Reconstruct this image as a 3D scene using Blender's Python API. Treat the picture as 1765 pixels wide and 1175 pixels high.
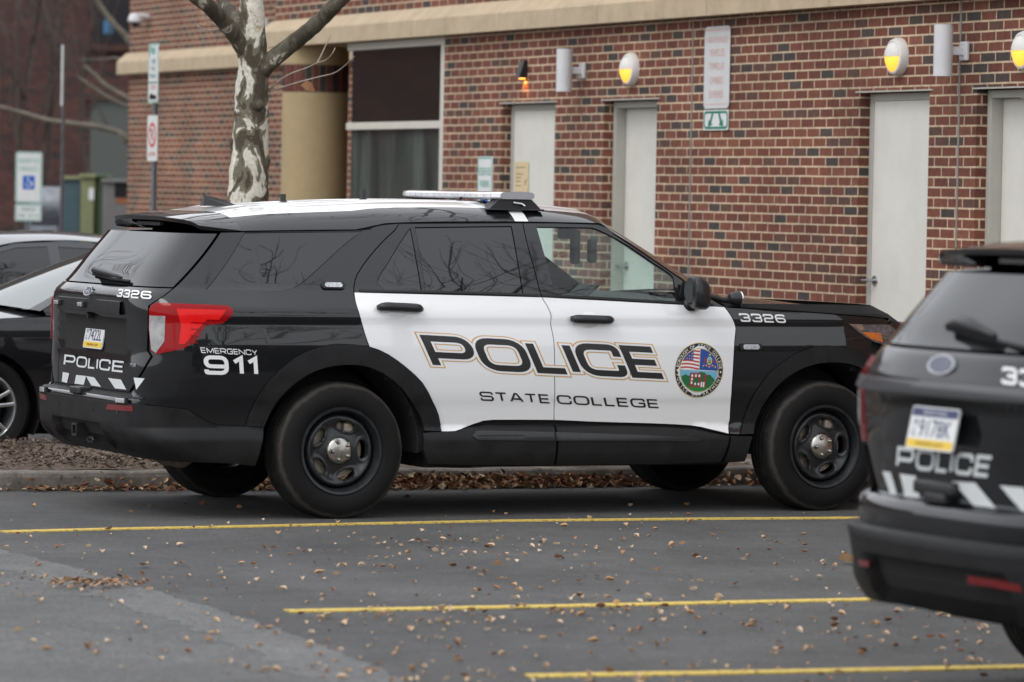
import bpy, bmesh, math, random
from math import sin, cos, pi, radians, sqrt, atan2, hypot
from mathutils import Vector, Matrix, geometry
for o in list(bpy.data.objects): bpy.data.objects.remove(o)
sc = bpy.context.scene
COL = sc.collection
# ------------------------------------------------------------------ camera
CAM_H, CAM_PITCH, CAM_ROLL = 1.81, .0342, .0187
cd = bpy.data.cameras.new('camera'); cam = bpy.data.objects.new('camera', cd); COL.objects.link(cam)
_f = Vector((0, cos(CAM_PITCH), -sin(CAM_PITCH))); _r = Vector((1, 0, 0)); _u = _r.cross(_f)
_r2 = _r*cos(CAM_ROLL)+_u*sin(CAM_ROLL); _u2 = -_r*sin(CAM_ROLL)+_u*cos(CAM_ROLL)
m = Matrix.Identity(4)
for i in range(3):
    m[i][0], m[i][1], m[i][2] = _r2[i], _u2[i], -_f[i]
m[2][3] = CAM_H
cam.matrix_world = m
cd.sensor_width = 36; cd.lens = 36*7500/1765; cd.clip_start = .5; cd.clip_end = 2000
cd.dof.use_dof = True; cd.dof.focus_distance = 24.6; cd.dof.aperture_fstop = 3.2
sc.camera = cam
# ------------------------------------------------------------------ light
SUN_EL, SUN_AZ = radians(48), radians(222)
w = bpy.data.worlds.new('World'); sc.world = w; w.use_nodes = True
nt = w.node_tree; bg = nt.nodes['Background']
sky = nt.nodes.new('ShaderNodeTexSky'); sky.sky_type = 'NISHITA'; sky.sun_disc = False
sky.sun_elevation = SUN_EL; sky.sun_rotation = SUN_AZ; sky.dust_density = 1.5; sky.air_density = 1.0; sky.ozone_density = 1
hs = nt.nodes.new('ShaderNodeHueSaturation'); hs.inputs['Saturation'].default_value = .16
cl = nt.nodes.new('ShaderNodeMix'); cl.data_type = 'RGBA'; cl.inputs[0].default_value = .75; cl.inputs[7].default_value = (10.6, 10.9, 11.5, 1)   # flat cloud layer
nt.links.new(sky.outputs[0], hs.inputs['Color']); nt.links.new(hs.outputs[0], cl.inputs[6]); nt.links.new(cl.outputs[2], bg.inputs['Color'])
bg.inputs['Strength'].default_value = .15
sd = bpy.data.lights.new('sun', 'SUN'); so = bpy.data.objects.new('sun', sd); COL.objects.link(so)
sd.energy = .8; sd.angle = radians(25); sd.color = (1, .97, .93)
sdir = Vector((sin(SUN_AZ)*cos(SUN_EL), cos(SUN_AZ)*cos(SUN_EL), sin(SUN_EL)))
so.rotation_euler = sdir.to_track_quat('Z', 'Y').to_euler()
vs = sc.view_settings; vs.view_transform = 'Standard'; vs.look = 'None'; vs.gamma = 1; vs.exposure = 0.08
rnd = random.Random(7)
# ------------------------------------------------------------------ materials
MATS = {}
def mat(name, col, rough=.6, metal=0, spec=.5, coat=0, var=0, vscale=8, bump=0, bscale=60, emit=None, dirt=0, rvar=0, island=0):
    if name in MATS: return MATS[name]
    M = bpy.data.materials.new(name); M.use_nodes = True; t = M.node_tree; N = t.nodes; L = t.links
    b = N['Principled BSDF']
    c = tuple(col)+(1,)
    b.inputs['Base Color'].default_value = c; b.inputs['Roughness'].default_value = rough; b.inputs['Metallic'].default_value = metal
    b.inputs['Specular IOR Level'].default_value = spec
    if coat: b.inputs['Coat Weight'].default_value = coat; b.inputs['Coat Roughness'].default_value = .02
    tc = N.new('ShaderNodeTexCoord')
    if var or dirt or rvar:
        n = N.new('ShaderNodeTexNoise'); n.inputs['Scale'].default_value = vscale; n.inputs['Detail'].default_value = 8; n.inputs['Roughness'].default_value = .65
        L.new(tc.outputs['Object'], n.inputs['Vector'])
        if var:
            mr = N.new('ShaderNodeMapRange'); mr.inputs[1].default_value = .3; mr.inputs[2].default_value = .7; mr.inputs[3].default_value = 1-var; mr.inputs[4].default_value = 1+var
            L.new(n.outputs[0], mr.inputs[0])
            mx = N.new('ShaderNodeVectorMath'); mx.operation = 'SCALE'; mx.inputs[0].default_value = col
            L.new(mr.outputs[0], mx.inputs['Scale']); L.new(mx.outputs[0], b.inputs['Base Color'])
        if rvar:
            mr = N.new('ShaderNodeMapRange'); mr.inputs[1].default_value = .35; mr.inputs[2].default_value = .7; mr.inputs[3].default_value = max(rough-rvar, .02); mr.inputs[4].default_value = rough+rvar
            L.new(n.outputs[0], mr.inputs[0]); L.new(mr.outputs[0], b.inputs['Roughness'])
    if bump:
        n2 = N.new('ShaderNodeTexNoise'); n2.inputs['Scale'].default_value = bscale; n2.inputs['Detail'].default_value = 6
        L.new(tc.outputs['Object'], n2.inputs['Vector'])
        bp = N.new('ShaderNodeBump'); bp.inputs['Strength'].default_value = bump; bp.inputs['Distance'].default_value = .01
        L.new(n2.outputs[0], bp.inputs['Height']); L.new(bp.outputs[0], b.inputs['Normal'])
    if emit: b.inputs['Emission Color'].default_value = tuple(emit[:3])+(1,); b.inputs['Emission Strength'].default_value = emit[3]
    MATS[name] = M; return M
def ramp(N, stops, interp='LINEAR'):
    r = N.new('ShaderNodeValToRGB'); r.color_ramp.interpolation = interp
    e = r.color_ramp.elements
    while len(e) < len(stops): e.new(.5)
    for el, (p, c) in zip(e, stops): el.position = p; el.color = tuple(c)+(1,) if len(c) == 3 else c
    return r
def paint(name, col, rough=.35, coatr=.02, dirtc=(.16, .15, .13), low=.62):
    """car paint: clear coat over colour, road film thickening towards the sills"""
    M = mat(name, col, rough, coat=1); t = M.node_tree; N = t.nodes; L = t.links; b = N['Principled BSDF']
    b.inputs['Coat Roughness'].default_value = coatr; b.inputs['Specular IOR Level'].default_value = .12 if max(col) < .1 else .5
    tc = N.new('ShaderNodeTexCoord'); sx = N.new('ShaderNodeSeparateXYZ'); L.new(tc.outputs['Object'], sx.inputs[0])
    n = N.new('ShaderNodeTexNoise'); n.inputs['Scale'].default_value = 5; n.inputs['Detail'].default_value = 9; n.inputs['Roughness'].default_value = .7; L.new(tc.outputs['Object'], n.inputs['Vector'])
    mr = N.new('ShaderNodeMapRange'); mr.inputs[1].default_value = low; mr.inputs[2].default_value = .40; mr.inputs[3].default_value = 0; mr.inputs[4].default_value = .35; L.new(sx.outputs[2], mr.inputs[0])
    mu = N.new('ShaderNodeMath'); mu.operation = 'MULTIPLY'; L.new(mr.outputs[0], mu.inputs[0]); L.new(n.outputs[0], mu.inputs[1])
    ad = N.new('ShaderNodeMath'); ad.operation = 'MULTIPLY_ADD'; L.new(n.outputs[0], ad.inputs[0]); ad.inputs[1].default_value = .012; L.new(mu.outputs[0], ad.inputs[2])
    mx = N.new('ShaderNodeMix'); mx.data_type = 'RGBA'; mx.inputs[6].default_value = tuple(col)+(1,); mx.inputs[7].default_value = tuple(dirtc)+(1,)
    L.new(ad.outputs[0], mx.inputs[0]); L.new(mx.outputs[2], b.inputs['Base Color'])
    m2 = N.new('ShaderNodeMath'); m2.operation = 'MULTIPLY_ADD'; L.new(ad.outputs[0], m2.inputs[0]); m2.inputs[1].default_value = .5; m2.inputs[2].default_value = coatr; L.new(m2.outputs[0], b.inputs['Coat Roughness'])
    return M
def glassmat(name, tint, refl=1.0):
    M = bpy.data.materials.new(name); M.use_nodes = True; t = M.node_tree; N = t.nodes; L = t.links
    N.remove(N['Principled BSDF']); out = N['Material Output']
    tr = N.new('ShaderNodeBsdfTransparent'); tr.inputs[0].default_value = tuple(tint)+(1,)
    gl = N.new('ShaderNodeBsdfGlossy'); gl.inputs['Roughness'].default_value = .01
    fr = N.new('ShaderNodeFresnel'); ge = N.new('ShaderNodeNewGeometry'); io = N.new('ShaderNodeMapRange'); io.inputs[3].default_value = 1.6; io.inputs[4].default_value = 1/1.6
    L.new(ge.outputs['Backfacing'], io.inputs[0]); L.new(io.outputs[0], fr.inputs[0])
    mx = N.new('ShaderNodeMixShader'); L.new(fr.outputs[0], mx.inputs[0]); L.new(tr.outputs[0], mx.inputs[1]); L.new(gl.outputs[0], mx.inputs[2]); L.new(mx.outputs[0], out.inputs[0])
    MATS[name] = M; return M
def brickmat(name, reds, darks, mortar, darkfrac=.13, w_=.2032, h_=.0677, mo=.0105, axis='xy', flemish=False):
    M = bpy.data.materials.new(name); M.use_nodes = True; t = M.node_tree; N = t.nodes; L = t.links; b = N['Principled BSDF']
    tc = N.new('ShaderNodeTexCoord'); sx = N.new('ShaderNodeSeparateXYZ'); L.new(tc.outputs['Object'], sx.inputs[0])
    ad = N.new('ShaderNodeMath'); ad.operation = 'ADD'; L.new(sx.outputs[0], ad.inputs[0]); L.new(sx.outputs[1], ad.inputs[1])
    cb = N.new('ShaderNodeCombineXYZ'); L.new(ad.outputs[0], cb.inputs[0]); L.new(sx.outputs[2], cb.inputs[1])
    # slight waviness of the laid courses
    nz = N.new('ShaderNodeTexNoise'); nz.inputs['Scale'].default_value = 3; L.new(cb.outputs[0], nz.inputs['Vector'])
    vm = N.new('ShaderNodeVectorMath'); vm.operation = 'MULTIPLY_ADD'; L.new(nz.outputs[1], vm.inputs[0]); vm.inputs[1].default_value = (.006, .004, 0); L.new(cb.outputs[0], vm.inputs[2])
    br = N.new('ShaderNodeTexBrick'); L.new(vm.outputs[0], br.inputs['Vector'])
    br.offset = .5; br.squash = 1
    for k, v in (('Scale', 1), ('Mortar Size', mo/2), ('Mortar Smooth', .15), ('Bias', 0), ('Brick Width', w_), ('Row Height', h_)): br.inputs[k].default_value = v
    br.inputs['Color1'].default_value = (0, 0, 0, 1); br.inputs['Color2'].default_value = (1, 1, 1, 1); br.inputs['Mortar'].default_value = (.5, .5, .5, 1)
    st = [(0, darks[0]), (darkfrac*.6, darks[1]), (darkfrac, reds[0])]+[(darkfrac+(1-darkfrac)*(i+1)/len(reds), c) for i, c in enumerate(reds[1:])]
    rp = ramp(N, st, 'CONSTANT'); L.new(br.outputs[0], rp.inputs[0])
    n2 = N.new('ShaderNodeTexNoise'); n2.inputs['Scale'].default_value = 22; n2.inputs['Detail'].default_value = 8; L.new(cb.outputs[0], n2.inputs['Vector'])
    n3 = N.new('ShaderNodeTexNoise'); n3.inputs['Scale'].default_value = 1.1; n3.inputs['Detail'].default_value = 5; L.new(cb.outputs[0], n3.inputs['Vector'])
    av = N.new('ShaderNodeMath'); av.operation = 'ADD'; L.new(n2.outputs[0], av.inputs[0]); L.new(n3.outputs[0], av.inputs[1])
    mr = N.new('ShaderNodeMapRange'); mr.inputs[1].default_value = .7; mr.inputs[2].default_value = 1.3; mr.inputs[3].default_value = .64; mr.inputs[4].default_value = 1.32; L.new(av.outputs[0], mr.inputs[0])
    mx = N.new('ShaderNodeMix'); mx.data_type = 'RGBA'; L.new(br.outputs[1], mx.inputs[0]); L.new(rp.outputs[0], mx.inputs[6]); mx.inputs[7].default_value = tuple(mortar)+(1,)
    vs_ = N.new('ShaderNodeVectorMath'); vs_.operation = 'SCALE'; L.new(mx.outputs[2], vs_.inputs[0]); L.new(mr.outputs[0], vs_.inputs['Scale'])
    L.new(vs_.outputs[0], b.inputs['Base Color']); b.inputs['Roughness'].default_value = .85
    bp = N.new('ShaderNodeBump'); bp.inputs['Strength'].default_value = .6; bp.inputs['Distance'].default_value = .006; bp.invert = True
    L.new(br.outputs[1], bp.inputs['Height']); L.new(bp.outputs[0], b.inputs['Normal'])
    MATS[name] = M; return M
# ------------------------------------------------------------------ objects
def obj(name, V, F, m, parent=None, loc=None, smooth=False, mats=None, mi=None, normals=None):
    me = bpy.data.meshes.new(name); me.from_pydata([tuple(v) for v in V], [], F)
    if mats:
        for q in mats: me.materials.append(q)
        me.polygons.foreach_set('material_index', mi)
    elif m: me.materials.append(m)
    if smooth or normals: me.polygons.foreach_set('use_smooth', [True]*len(me.polygons))
    me.update()
    if normals: me.normals_split_custom_set(normals)
    o = bpy.data.objects.new(name, me); COL.objects.link(o)
    if parent: o.parent = parent
    if loc: o.location = loc
    return o
def thing(name, label, cat, loc=(0, 0, 0), rz=0, group=None):
    o = bpy.data.objects.new(name, None); COL.objects.link(o); o.location = loc; o.rotation_euler = (0, 0, rz); o.empty_display_size = .2
    o['label'] = label; o['category'] = cat
    if group: o['group'] = group
    return o
def tag(o, label, cat, group=None):
    o['label'] = label; o['category'] = cat
    if group: o['group'] = group
    return o
def kind(o, k, label=None, cat=None):
    o['kind'] = k
    if label: o['label'] = label
    if cat: o['category'] = cat
    return o
class MB:
    """collects shapes into one mesh"""
    def __init__(s): s.V, s.F, s.M, s.mats = [], [], [], []
    def mi(s, m):
        if m not in s.mats: s.mats.append(m)
        return s.mats.index(m)
    def add(s, V, F, m=None):
        b = len(s.V); s.V += [tuple(v) for v in V]; s.F += [tuple(i+b for i in f) for f in F]
        s.M += [s.mi(m) if m else 0]*len(F)
    def box(s, c, d, m=None, bev=0, rot=None):
        x, y, z = [k/2 for k in d]; 
        if bev:
            bm = bmesh.new(); bmesh.ops.create_cube(bm, size=1); bmesh.ops.scale(bm, vec=d, verts=bm.verts)
            bmesh.ops.bevel(bm, geom=bm.edges[:], offset=min(bev, min(d)*.45), segments=3, affect='EDGES', profile=.5)
            V = [v.co.copy() for v in bm.verts]; bm.verts.index_update(); F = [[v.index for v in f.verts] for f in bm.faces]; bm.free()
        else:
            V = [Vector((a, b_, e)) for a in (-x, x) for b_ in (-y, y) for e in (-z, z)]
            F = [(0, 1, 3, 2), (4, 6, 7, 5), (0, 4, 5, 1), (2, 3, 7, 6), (0, 2, 6, 4), (1, 5, 7, 3)]
        if rot is not None: V = [rot @ v for v in V]
        s.add([v+Vector(c) for v in V], F, m)
    def tube(s, P, R, n=8, m=None, caps=True):
        P = [Vector(p) for p in P]
        if not isinstance(R, (list, tuple)): R = [R]*len(P)
        V, F = [], []; ref = None
        for i, p in enumerate(P):
            t = (P[min(i+1, len(P)-1)]-P[max(i-1, 0)]).normalized()
            if ref is None: ref = t.orthogonal().normalized()
            ref = (ref-t*ref.dot(t)).normalized(); b_ = t.cross(ref)
            for k in range(n):
                a = 2*pi*k/n; V.append(p+(ref*cos(a)+b_*sin(a))*R[i])
        for i in range(len(P)-1):
            for k in range(n): F.append((i*n+k, i*n+(k+1) % n, (i+1)*n+(k+1) % n, (i+1)*n+k))
        if caps: F.append(tuple(range(n-1, -1, -1))); F.append(tuple((len(P)-1)*n+k for k in range(n)))
        s.add(V, F, m)
    def lathe(s, prof, n=48, m=None, axis='y', c=(0, 0, 0), close=False):
        """prof: (r, h) pairs, spun round the axis"""
        V, F = [], []; k = len(prof)
        for i in range(n):
            a = 2*pi*i/n
            for r, h in prof:
                p = {'y': (r*cos(a), h, r*sin(a)), 'z': (r*cos(a), r*sin(a), h), 'x': (h, r*cos(a), r*sin(a))}[axis]
                V.append((p[0]+c[0], p[1]+c[1], p[2]+c[2]))
        for i in range(n):
            j = (i+1) % n
            for q in range(k if close else k-1): F.append((i*k+q, i*k+(q+1) % k, j*k+(q+1) % k, j*k+q))
        s.add(V, F, m)
    def grid(s, rows, m=None, flip=False):
        nr, nc = len(rows), len(rows[0]); V = [v for r in rows for v in r]
        F = []
        for i in range(nr-1):
            for j in range(nc-1):
                f = (i*nc+j, i*nc+j+1, (i+1)*nc+j+1, (i+1)*nc+j); F.append(f[::-1] if flip else f)
        s.add(V, F, m)
    def prism(s, pts, d, m=None, off=(0, 0, 0), ax='y'):
        """flat outline (a,b) given depth d along an axis"""
        n = len(pts)
        def P(a, b, c): return {'y': (a, c, b), 'x': (c, a, b), 'z': (a, b, c)}[ax]
        V = [Vector(P(a, b, 0))+Vector(off) for a, b in pts]+[Vector(P(a, b, d))+Vector(off) for a, b in pts]
        F = [tuple(range(n)), tuple(range(2*n-1, n-1, -1))]+[(i, i+n, (i+1) % n+n, (i+1) % n) for i in range(n)]
        s.add(V, F, m)
    def build(s, name, m=None, parent=None, loc=None, smooth=False, fix=True, auto=None):
        if not s.mats: s.mats = [m]
        o = obj(name, s.V, s.F, None, parent, loc, smooth, mats=s.mats, mi=s.M)
        if fix:
            bm = bmesh.new(); bm.from_mesh(o.data); bmesh.ops.recalc_face_normals(bm, faces=bm.faces[:]); bm.to_mesh(o.data); bm.free()
        if auto is not None:
            o.data.polygons.foreach_set('use_smooth', [True]*len(o.data.polygons)); o.data.set_sharp_from_angle(angle=radians(auto))
        return o
def poly_area(P): return sum(P[i][0]*P[(i+1) % len(P)][1]-P[(i+1) % len(P)][0]*P[i][1] for i in range(len(P)))/2
def in_poly(p, P):
    x, y = p; c = False; j = len(P)-1
    for i in range(len(P)):
        a, b = P[i], P[j]
        if (a[1] > y) != (b[1] > y) and x < (b[0]-a[0])*(y-a[1])/(b[1]-a[1])+a[0]: c = not c
        j = i
    return c
def dedupe(P, e=.003):
    out = []
    for q in P:
        if not out or hypot(q[0]-out[-1][0], q[1]-out[-1][1]) > e: out.append(q)
    while len(out) > 3 and hypot(out[0][0]-out[-1][0], out[0][1]-out[-1][1]) < e: out.pop()
    return out
def inset(P, d):
    if poly_area(P) < 0: P = P[::-1]
    n = len(P); out = []
    for i in range(n):
        a, b, c = Vector(P[i-1]), Vector(P[i]), Vector(P[(i+1) % n])
        e1 = (b-a); e2 = (c-b)
        if e1.length < 1e-6 or e2.length < 1e-6: continue
        e1.normalize(); e2.normalize()
        n1 = Vector((-e1.y, e1.x)); n2 = Vector((-e2.y, e2.x)); q = n1+n2
        k = q.dot(n1)
        out.append(tuple(b+q*(d/max(k, .45))))
    return out
def subdiv(P, res):
    out = []
    for i in range(len(P)):
        a, b = P[i], P[(i+1) % len(P)]; k = max(1, int(math.ceil(hypot(b[0]-a[0], b[1]-a[1])/res)))
        for j in range(k): out.append((a[0]+(b[0]-a[0])*j/k, a[1]+(b[1]-a[1])*j/k))
    return out
def fill(P, holes=(), res=None):
    """triangulate an outline with holes, with interior points every res"""
    V = [Vector(p) for p in P]; E = [(i, (i+1) % len(P)) for i in range(len(P))]
    for h in holes:
        b = len(V); V += [Vector(p) for p in h]; E += [(b+i, b+(i+1) % len(h)) for i in range(len(h))]
    if res:
        xs = [p[0] for p in P]; ys = [p[1] for p in P]; segs = [(V[a], V[b]) for a, b in E]
        y = min(ys)+res/2; row = 0
        while y < max(ys):
            x = min(xs)+res*(.25 if row % 2 else .75)
            while x < max(xs):
                if in_poly((x, y), P) and not any(in_poly((x, y), h) for h in holes):
                    v = Vector((x, y))
                    if all((v-a).length > res*.45 for a, b in segs): V.append(v)
                x += res
            y += res*.9; row += 1
    r = geometry.delaunay_2d_cdt(V, E, [], 0, 1e-6)
    vo, fo = r[0], r[2]; F = []
    for f in fo:
        c = (sum(vo[i].x for i in f)/len(f), sum(vo[i].y for i in f)/len(f))
        if in_poly(c, P) and not any(in_poly(c, h) for h in holes):
            a = [tuple(vo[i]) for i in f]
            F.append(tuple(f) if poly_area(a) > 0 else tuple(f)[::-1])
    return [tuple(v) for v in vo], F
def panel(name, S, P, m, parent=None, off=0., gap=.0028, holes=(), lip=.014, res=.032, mirror=False, side=1, hgap=0., dome=None):
    """a sheet of the body surface with folded edges"""
    P = dedupe(P)
    if gap: P = inset(P, gap)
    elif poly_area(P) < 0: P = P[::-1]
    P = subdiv(P, res); H = [subdiv(inset(h, -hgap) if hgap else h, res) for h in holes]
    v2, F = fill(P, H, res)
    V = []; NV = []
    for s_, z in v2:
        o_ = off+(dome(s_, z) if dome else 0)
        V.append(Vector(S(s_, z, o_))); NV.append(Vector(S.normal(s_, z)))
    LN = [NV[i] for f in F for i in f]
    # lips along open edges
    cnt = {}
    for f in F:
        for i in range(len(f)):
            a, b = f[i], f[(i+1) % len(f)]; cnt[(a, b)] = 1
    base = len(V); low = {}
    for (a, b) in list(cnt):
        if (b, a) not in cnt:
            for q in (a, b):
                if q not in low: low[q] = len(V); V.append(V[q]-NV[q]*lip)
            f = (b, a, low[a], low[b]); F.append(f)
            n = (V[a]-V[b]).cross(V[low[a]]-V[a])
            if n.length > 0: n.normalize()
            LN += [n]*4
    def mk(sd):
        if sd > 0: return obj(name, V, F, m, parent, normals=LN)
        FF = [f[::-1] for f in F]; nn = []; k = 0
        for f in F:
            nn += [Vector((v.x, -v.y, v.z)) for v in LN[k:k+len(f)][::-1]]; k += len(f)
        return obj(name, [(v.x, -v.y, v.z) for v in V], FF, m, parent, normals=nn)
    if mirror: return mk(1), mk(-1)
    return mk(side)
# ------------------------------------------------------------------ lettering (wide square grotesque drawn as strokes)
G = {
 'P': (1.42, [('e', (0, 0)), ('m', (0, 1)), ('r', (1, 1)), ('r', (1, .38)), ('e', (0, .38))]),
 'O': (1.5, ['c', ('r', (0, 0)), ('r', (0, 1)), ('r', (1, 1)), ('r', (1, 0))]),
 'L': (1.02, [('e', (0, 1)), ('m', (0, 0)), ('e', (1, 0))]),
 'I': (0, [('e', (0, 0)), ('e', (0, 1))]),
 'C': (1.38, [('e', (1, .66)), ('r', (1, 1)), ('r', (0, 1)), ('r', (0, 0)), ('r', (1, 0)), ('e', (1, .34))]),
 'E': (1.1, [('e', (1, 1)), ('m', (0, 1)), ('m', (0, 0)), ('e', (1, 0))], [('e', (0, .5)), ('e', (.94, .5))]),
 'S': (1.38, [('e', (1, .74)), ('r', (1, 1)), ('r', (0, 1)), ('r', (0, .5)), ('r', (1, .5)), ('r', (1, 0)), ('r', (0, 0)), ('e', (0, .26))]),
 'T': (1.25, [('e', (0, 1)), ('e', (1, 1))], [('e', (.5, 1)), ('e', (.5, 0))]),
 'A': (1.4, [('e', (0, 0)), ('m', (.42, 1)), ('m', (.58, 1)), ('e', (1, 0))], [('e', (.2, .32)), ('e', (.8, .32))]),
 'G': (1.42, [('e', (1, .7)), ('r', (1, 1)), ('r', (0, 1)), ('r', (0, 0)), ('r', (1, 0)), ('m', (1, .46)), ('e', (.55, .46))]),
 'M': (1.6, [('e', (0, 0)), ('m', (0, 1)), ('m', (.5, .1)), ('m', (1, 1)), ('e', (1, 0))]),
 'R': (1.42, [('e', (0, 0)), ('m', (0, 1)), ('r', (1, 1)), ('r', (1, .42)), ('e', (0, .42))], [('e', (.5, .42)), ('e', (.98, 0))]),
 'N': (1.5, [('e', (0, 0)), ('m', (0, 1)), ('m', (1, 0)), ('e', (1, 1))]),
 'Y': (1.35, [('e', (0, 1)), ('m', (.5, .42)), ('e', (1, 1))], [('e', (.5, .42)), ('e', (.5, 0))]),
 '9': (1.3, [('e', (1, .42)), ('r', (0, .42)), ('r', (0, 1)), ('r', (1, 1)), ('r', (1, 0)), ('r', (0, 0)), ('e', (0, .2))]),
 '1': (.62, [('e', (0, .74)), ('m', (1, 1)), ('e', (1, 0))]),
 '3': (1.3, [('e', (0, .78)), ('r', (0, 1)), ('r', (1, 1)), ('r', (1, .5)), ('e', (.35, .5))], [('e', (.35, .5)), ('r', (1, .5)), ('r', (1, 0)), ('r', (0, 0)), ('e', (0, .22))]),
 '2': (1.3, [('e', (0, .74)), ('r', (0, 1)), ('r', (1, 1)), ('r', (1, .5)), ('r', (0, .5)), ('m', (0, 0)), ('e', (1, 0))]),
 '6': (1.3, [('e', (1, .8)), ('r', (1, 1)), ('r', (0, 1)), ('r', (0, 0)), ('r', (1, 0)), ('r', (1, .54)), ('e', (0, .54))]),
 ' ': (.7, []),
}
def stroke_pts(st, w_, t):
    closed = st and st[0] == 'c'; st = st[1:] if closed else st
    iw = max(w_-t, 1e-4); ih = 1-t
    P = [(k, Vector((t/2+p[0]*iw, t/2+p[1]*ih))) for k, p in st]; out = []; n = len(P)
    for i, (k, p) in enumerate(P):
        if k == 'r':
            a = P[i-1][1]-p; b = P[(i+1) % n][1]-p; r = min(.30, a.length*.5, b.length*.5)
            a.normalize(); b.normalize(); A = p+a*r; B = p+b*r
            for j in range(7):
                q = j/6; c1 = A.lerp(p, .62); c2 = B.lerp(p, .62)
                out.append(A*(1-q)**3+c1*3*q*(1-q)**2+c2*3*q*q*(1-q)+B*q**3)
        else: out.append(p)
    o2 = []
    for p in out:
        if not o2 or (p-o2[-1]).length > .012: o2.append(p)
    if not closed and (o2[-1]-out[-1]).length > 1e-6: o2[-1] = out[-1]
    return o2, closed
def ribbon(P, closed, wd, ext):
    if not closed:
        P = P[:]; a = (P[0]-P[1]).normalized(); b = (P[-1]-P[-2]).normalized(); P[0] = P[0]+a*ext; P[-1] = P[-1]+b*ext
    # resample
    Q = []; n = len(P)
    for i in range(n if closed else n-1):
        a, b = P[i], P[(i+1) % n]; k = max(1, int((b-a).length/.12))
        for j in range(k): Q.append(a.lerp(b, j/k))
    if not closed: Q.append(P[-1])
    n = len(Q); L_, R_ = [], []
    for i in range(n):
        pa = Q[i-1] if (i > 0 or closed) else Q[i]; pb = Q[(i+1) % n] if (i < n-1 or closed) else Q[i]
        e1 = (Q[i]-pa) if (Q[i]-pa).length > 1e-9 else (pb-Q[i]); e2 = (pb-Q[i]) if (pb-Q[i]).length > 1e-9 else e1
        e1 = e1.normalized(); e2 = e2.normalized(); n1 = Vector((-e1.y, e1.x)); n2 = Vector((-e2.y, e2.x)); m_ = n1+n2
        k = max(m_.dot(n1), .5); m_ = m_/k
        L_.append(Q[i]+m_*wd/2); R_.append(Q[i]-m_*wd/2)
    F = [(i, (i+1) % n, n+(i+1) % n, n+i) for i in range(n if closed else n-1)]
    return L_+R_, F
def lettering(name, S, txt, box, parent, layers, t=.19, xs=1.25, gap=.14, side=1, caps_w=None):
    """layers: (material, extra half width, extra end length, height off the panel)"""
    p0, p1, p2 = [Vector(b) for b in box]; pen = 0; items = []
    for ch in txt:
        g = G[ch]; w_ = max(g[0]/xs, t)
        for st in g[1:]:
            if st: items.append((pen, stroke_pts(st, w_, t)))
        pen += w_+gap/xs
    W = pen-gap/xs; mb = MB(); ax = (p1-p0)/W; ay = p2-p0; k = 0
    for (m_, hw, ex, h) in layers:
        for q, (x0, (P, cl)) in enumerate(items):
            V, F = ribbon([v+Vector((x0, 0)) for v in P], cl, t+2*hw, ex)
            W3 = []
            for v in V:
                c = p0+ax*v.x+ay*v.y; W3.append(Vector(S(c.x, c.y, h+.00012*(q % 5))))
            if side < 0: W3 = [Vector((v.x, -v.y, v.z)) for v in W3]
            mb.add(W3, F, m_)
    return mb.build(name, None, parent, fix=False)
_tc = {}
def glyph_mesh(txt):
    if txt not in _tc:
        cu = bpy.data.curves.new('t', 'FONT'); cu.body = txt; cu.size = 1; cu.align_x = 'CENTER'; cu.align_y = 'CENTER'; cu.resolution_u = 3
        o = bpy.data.objects.new('t', cu); COL.objects.link(o); dg = bpy.context.evaluated_depsgraph_get(); dg.update()
        me = bpy.data.meshes.new_from_object(o.evaluated_get(dg))
        V = [v.co.copy() for v in me.vertices]; F = [tuple(p.vertices) for p in me.polygons]
        bpy.data.objects.remove(o); bpy.data.meshes.remove(me)
        x0 = min(v.x for v in V); x1 = max(v.x for v in V); y0 = min(v.y for v in V); y1 = max(v.y for v in V)
        _tc[txt] = ([((v.x-x0)/(x1-x0)-.5, (v.y-y0)/(y1-y0)-.5) for v in V], F, (x1-x0)/(y1-y0))
    return _tc[txt]
def flat_text(mb, txt, c, w_, h_, m_, fn):
    """printed text centred on c, w by h, placed by fn(a, b) -> point"""
    V, F, asp = glyph_mesh(txt)
    mb.add([fn(c[0]+a*w_, c[1]+b*h_) for a, b in V], F, m_)
def rrect(w_, h_, r, n=5, cx=0, cy=0):
    out = []
    for (sx, sy, a0) in ((1, 1, 0), (-1, 1, 90), (-1, -1, 180), (1, -1, 270)):
        for i in range(n):
            a = radians(a0+90*i/(n-1)); out.append((cx+sx*(w_/2-r)+r*cos(a), cy+sy*(h_/2-r)+r*sin(a)))
    return out
# ------------------------------------------------------------------ curved body surfaces
def pchip(xs,ys):
    n=len(xs);h=[xs[i+1]-xs[i] for i in range(n-1)];d=[(ys[i+1]-ys[i])/h[i] for i in range(n-1)]
    m=[d[0]]+[0.0]*(n-2)+[d[-1]]
    for i in range(1,n-1):
        if d[i-1]*d[i]>0:
            a=2*h[i]+h[i-1];b=h[i]+2*h[i-1];m[i]=(a+b)/(a/d[i-1]+b/d[i])
    def f(x):
        if x<=xs[0]: return ys[0]+m[0]*(x-xs[0])
        if x>=xs[-1]: return ys[-1]+m[-1]*(x-xs[-1])
        lo,hi=0,n-1
        while hi-lo>1:
            k=(lo+hi)//2
            if xs[k]<=x: lo=k
            else: hi=k
        t=(x-xs[lo])/h[lo];t2=t*t;t3=t2*t
        return (2*t3-3*t2+1)*ys[lo]+(t3-2*t2+t)*h[lo]*m[lo]+(-2*t3+3*t2)*ys[hi]+(t3-t2)*h[lo]*m[hi]
    return f
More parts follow.
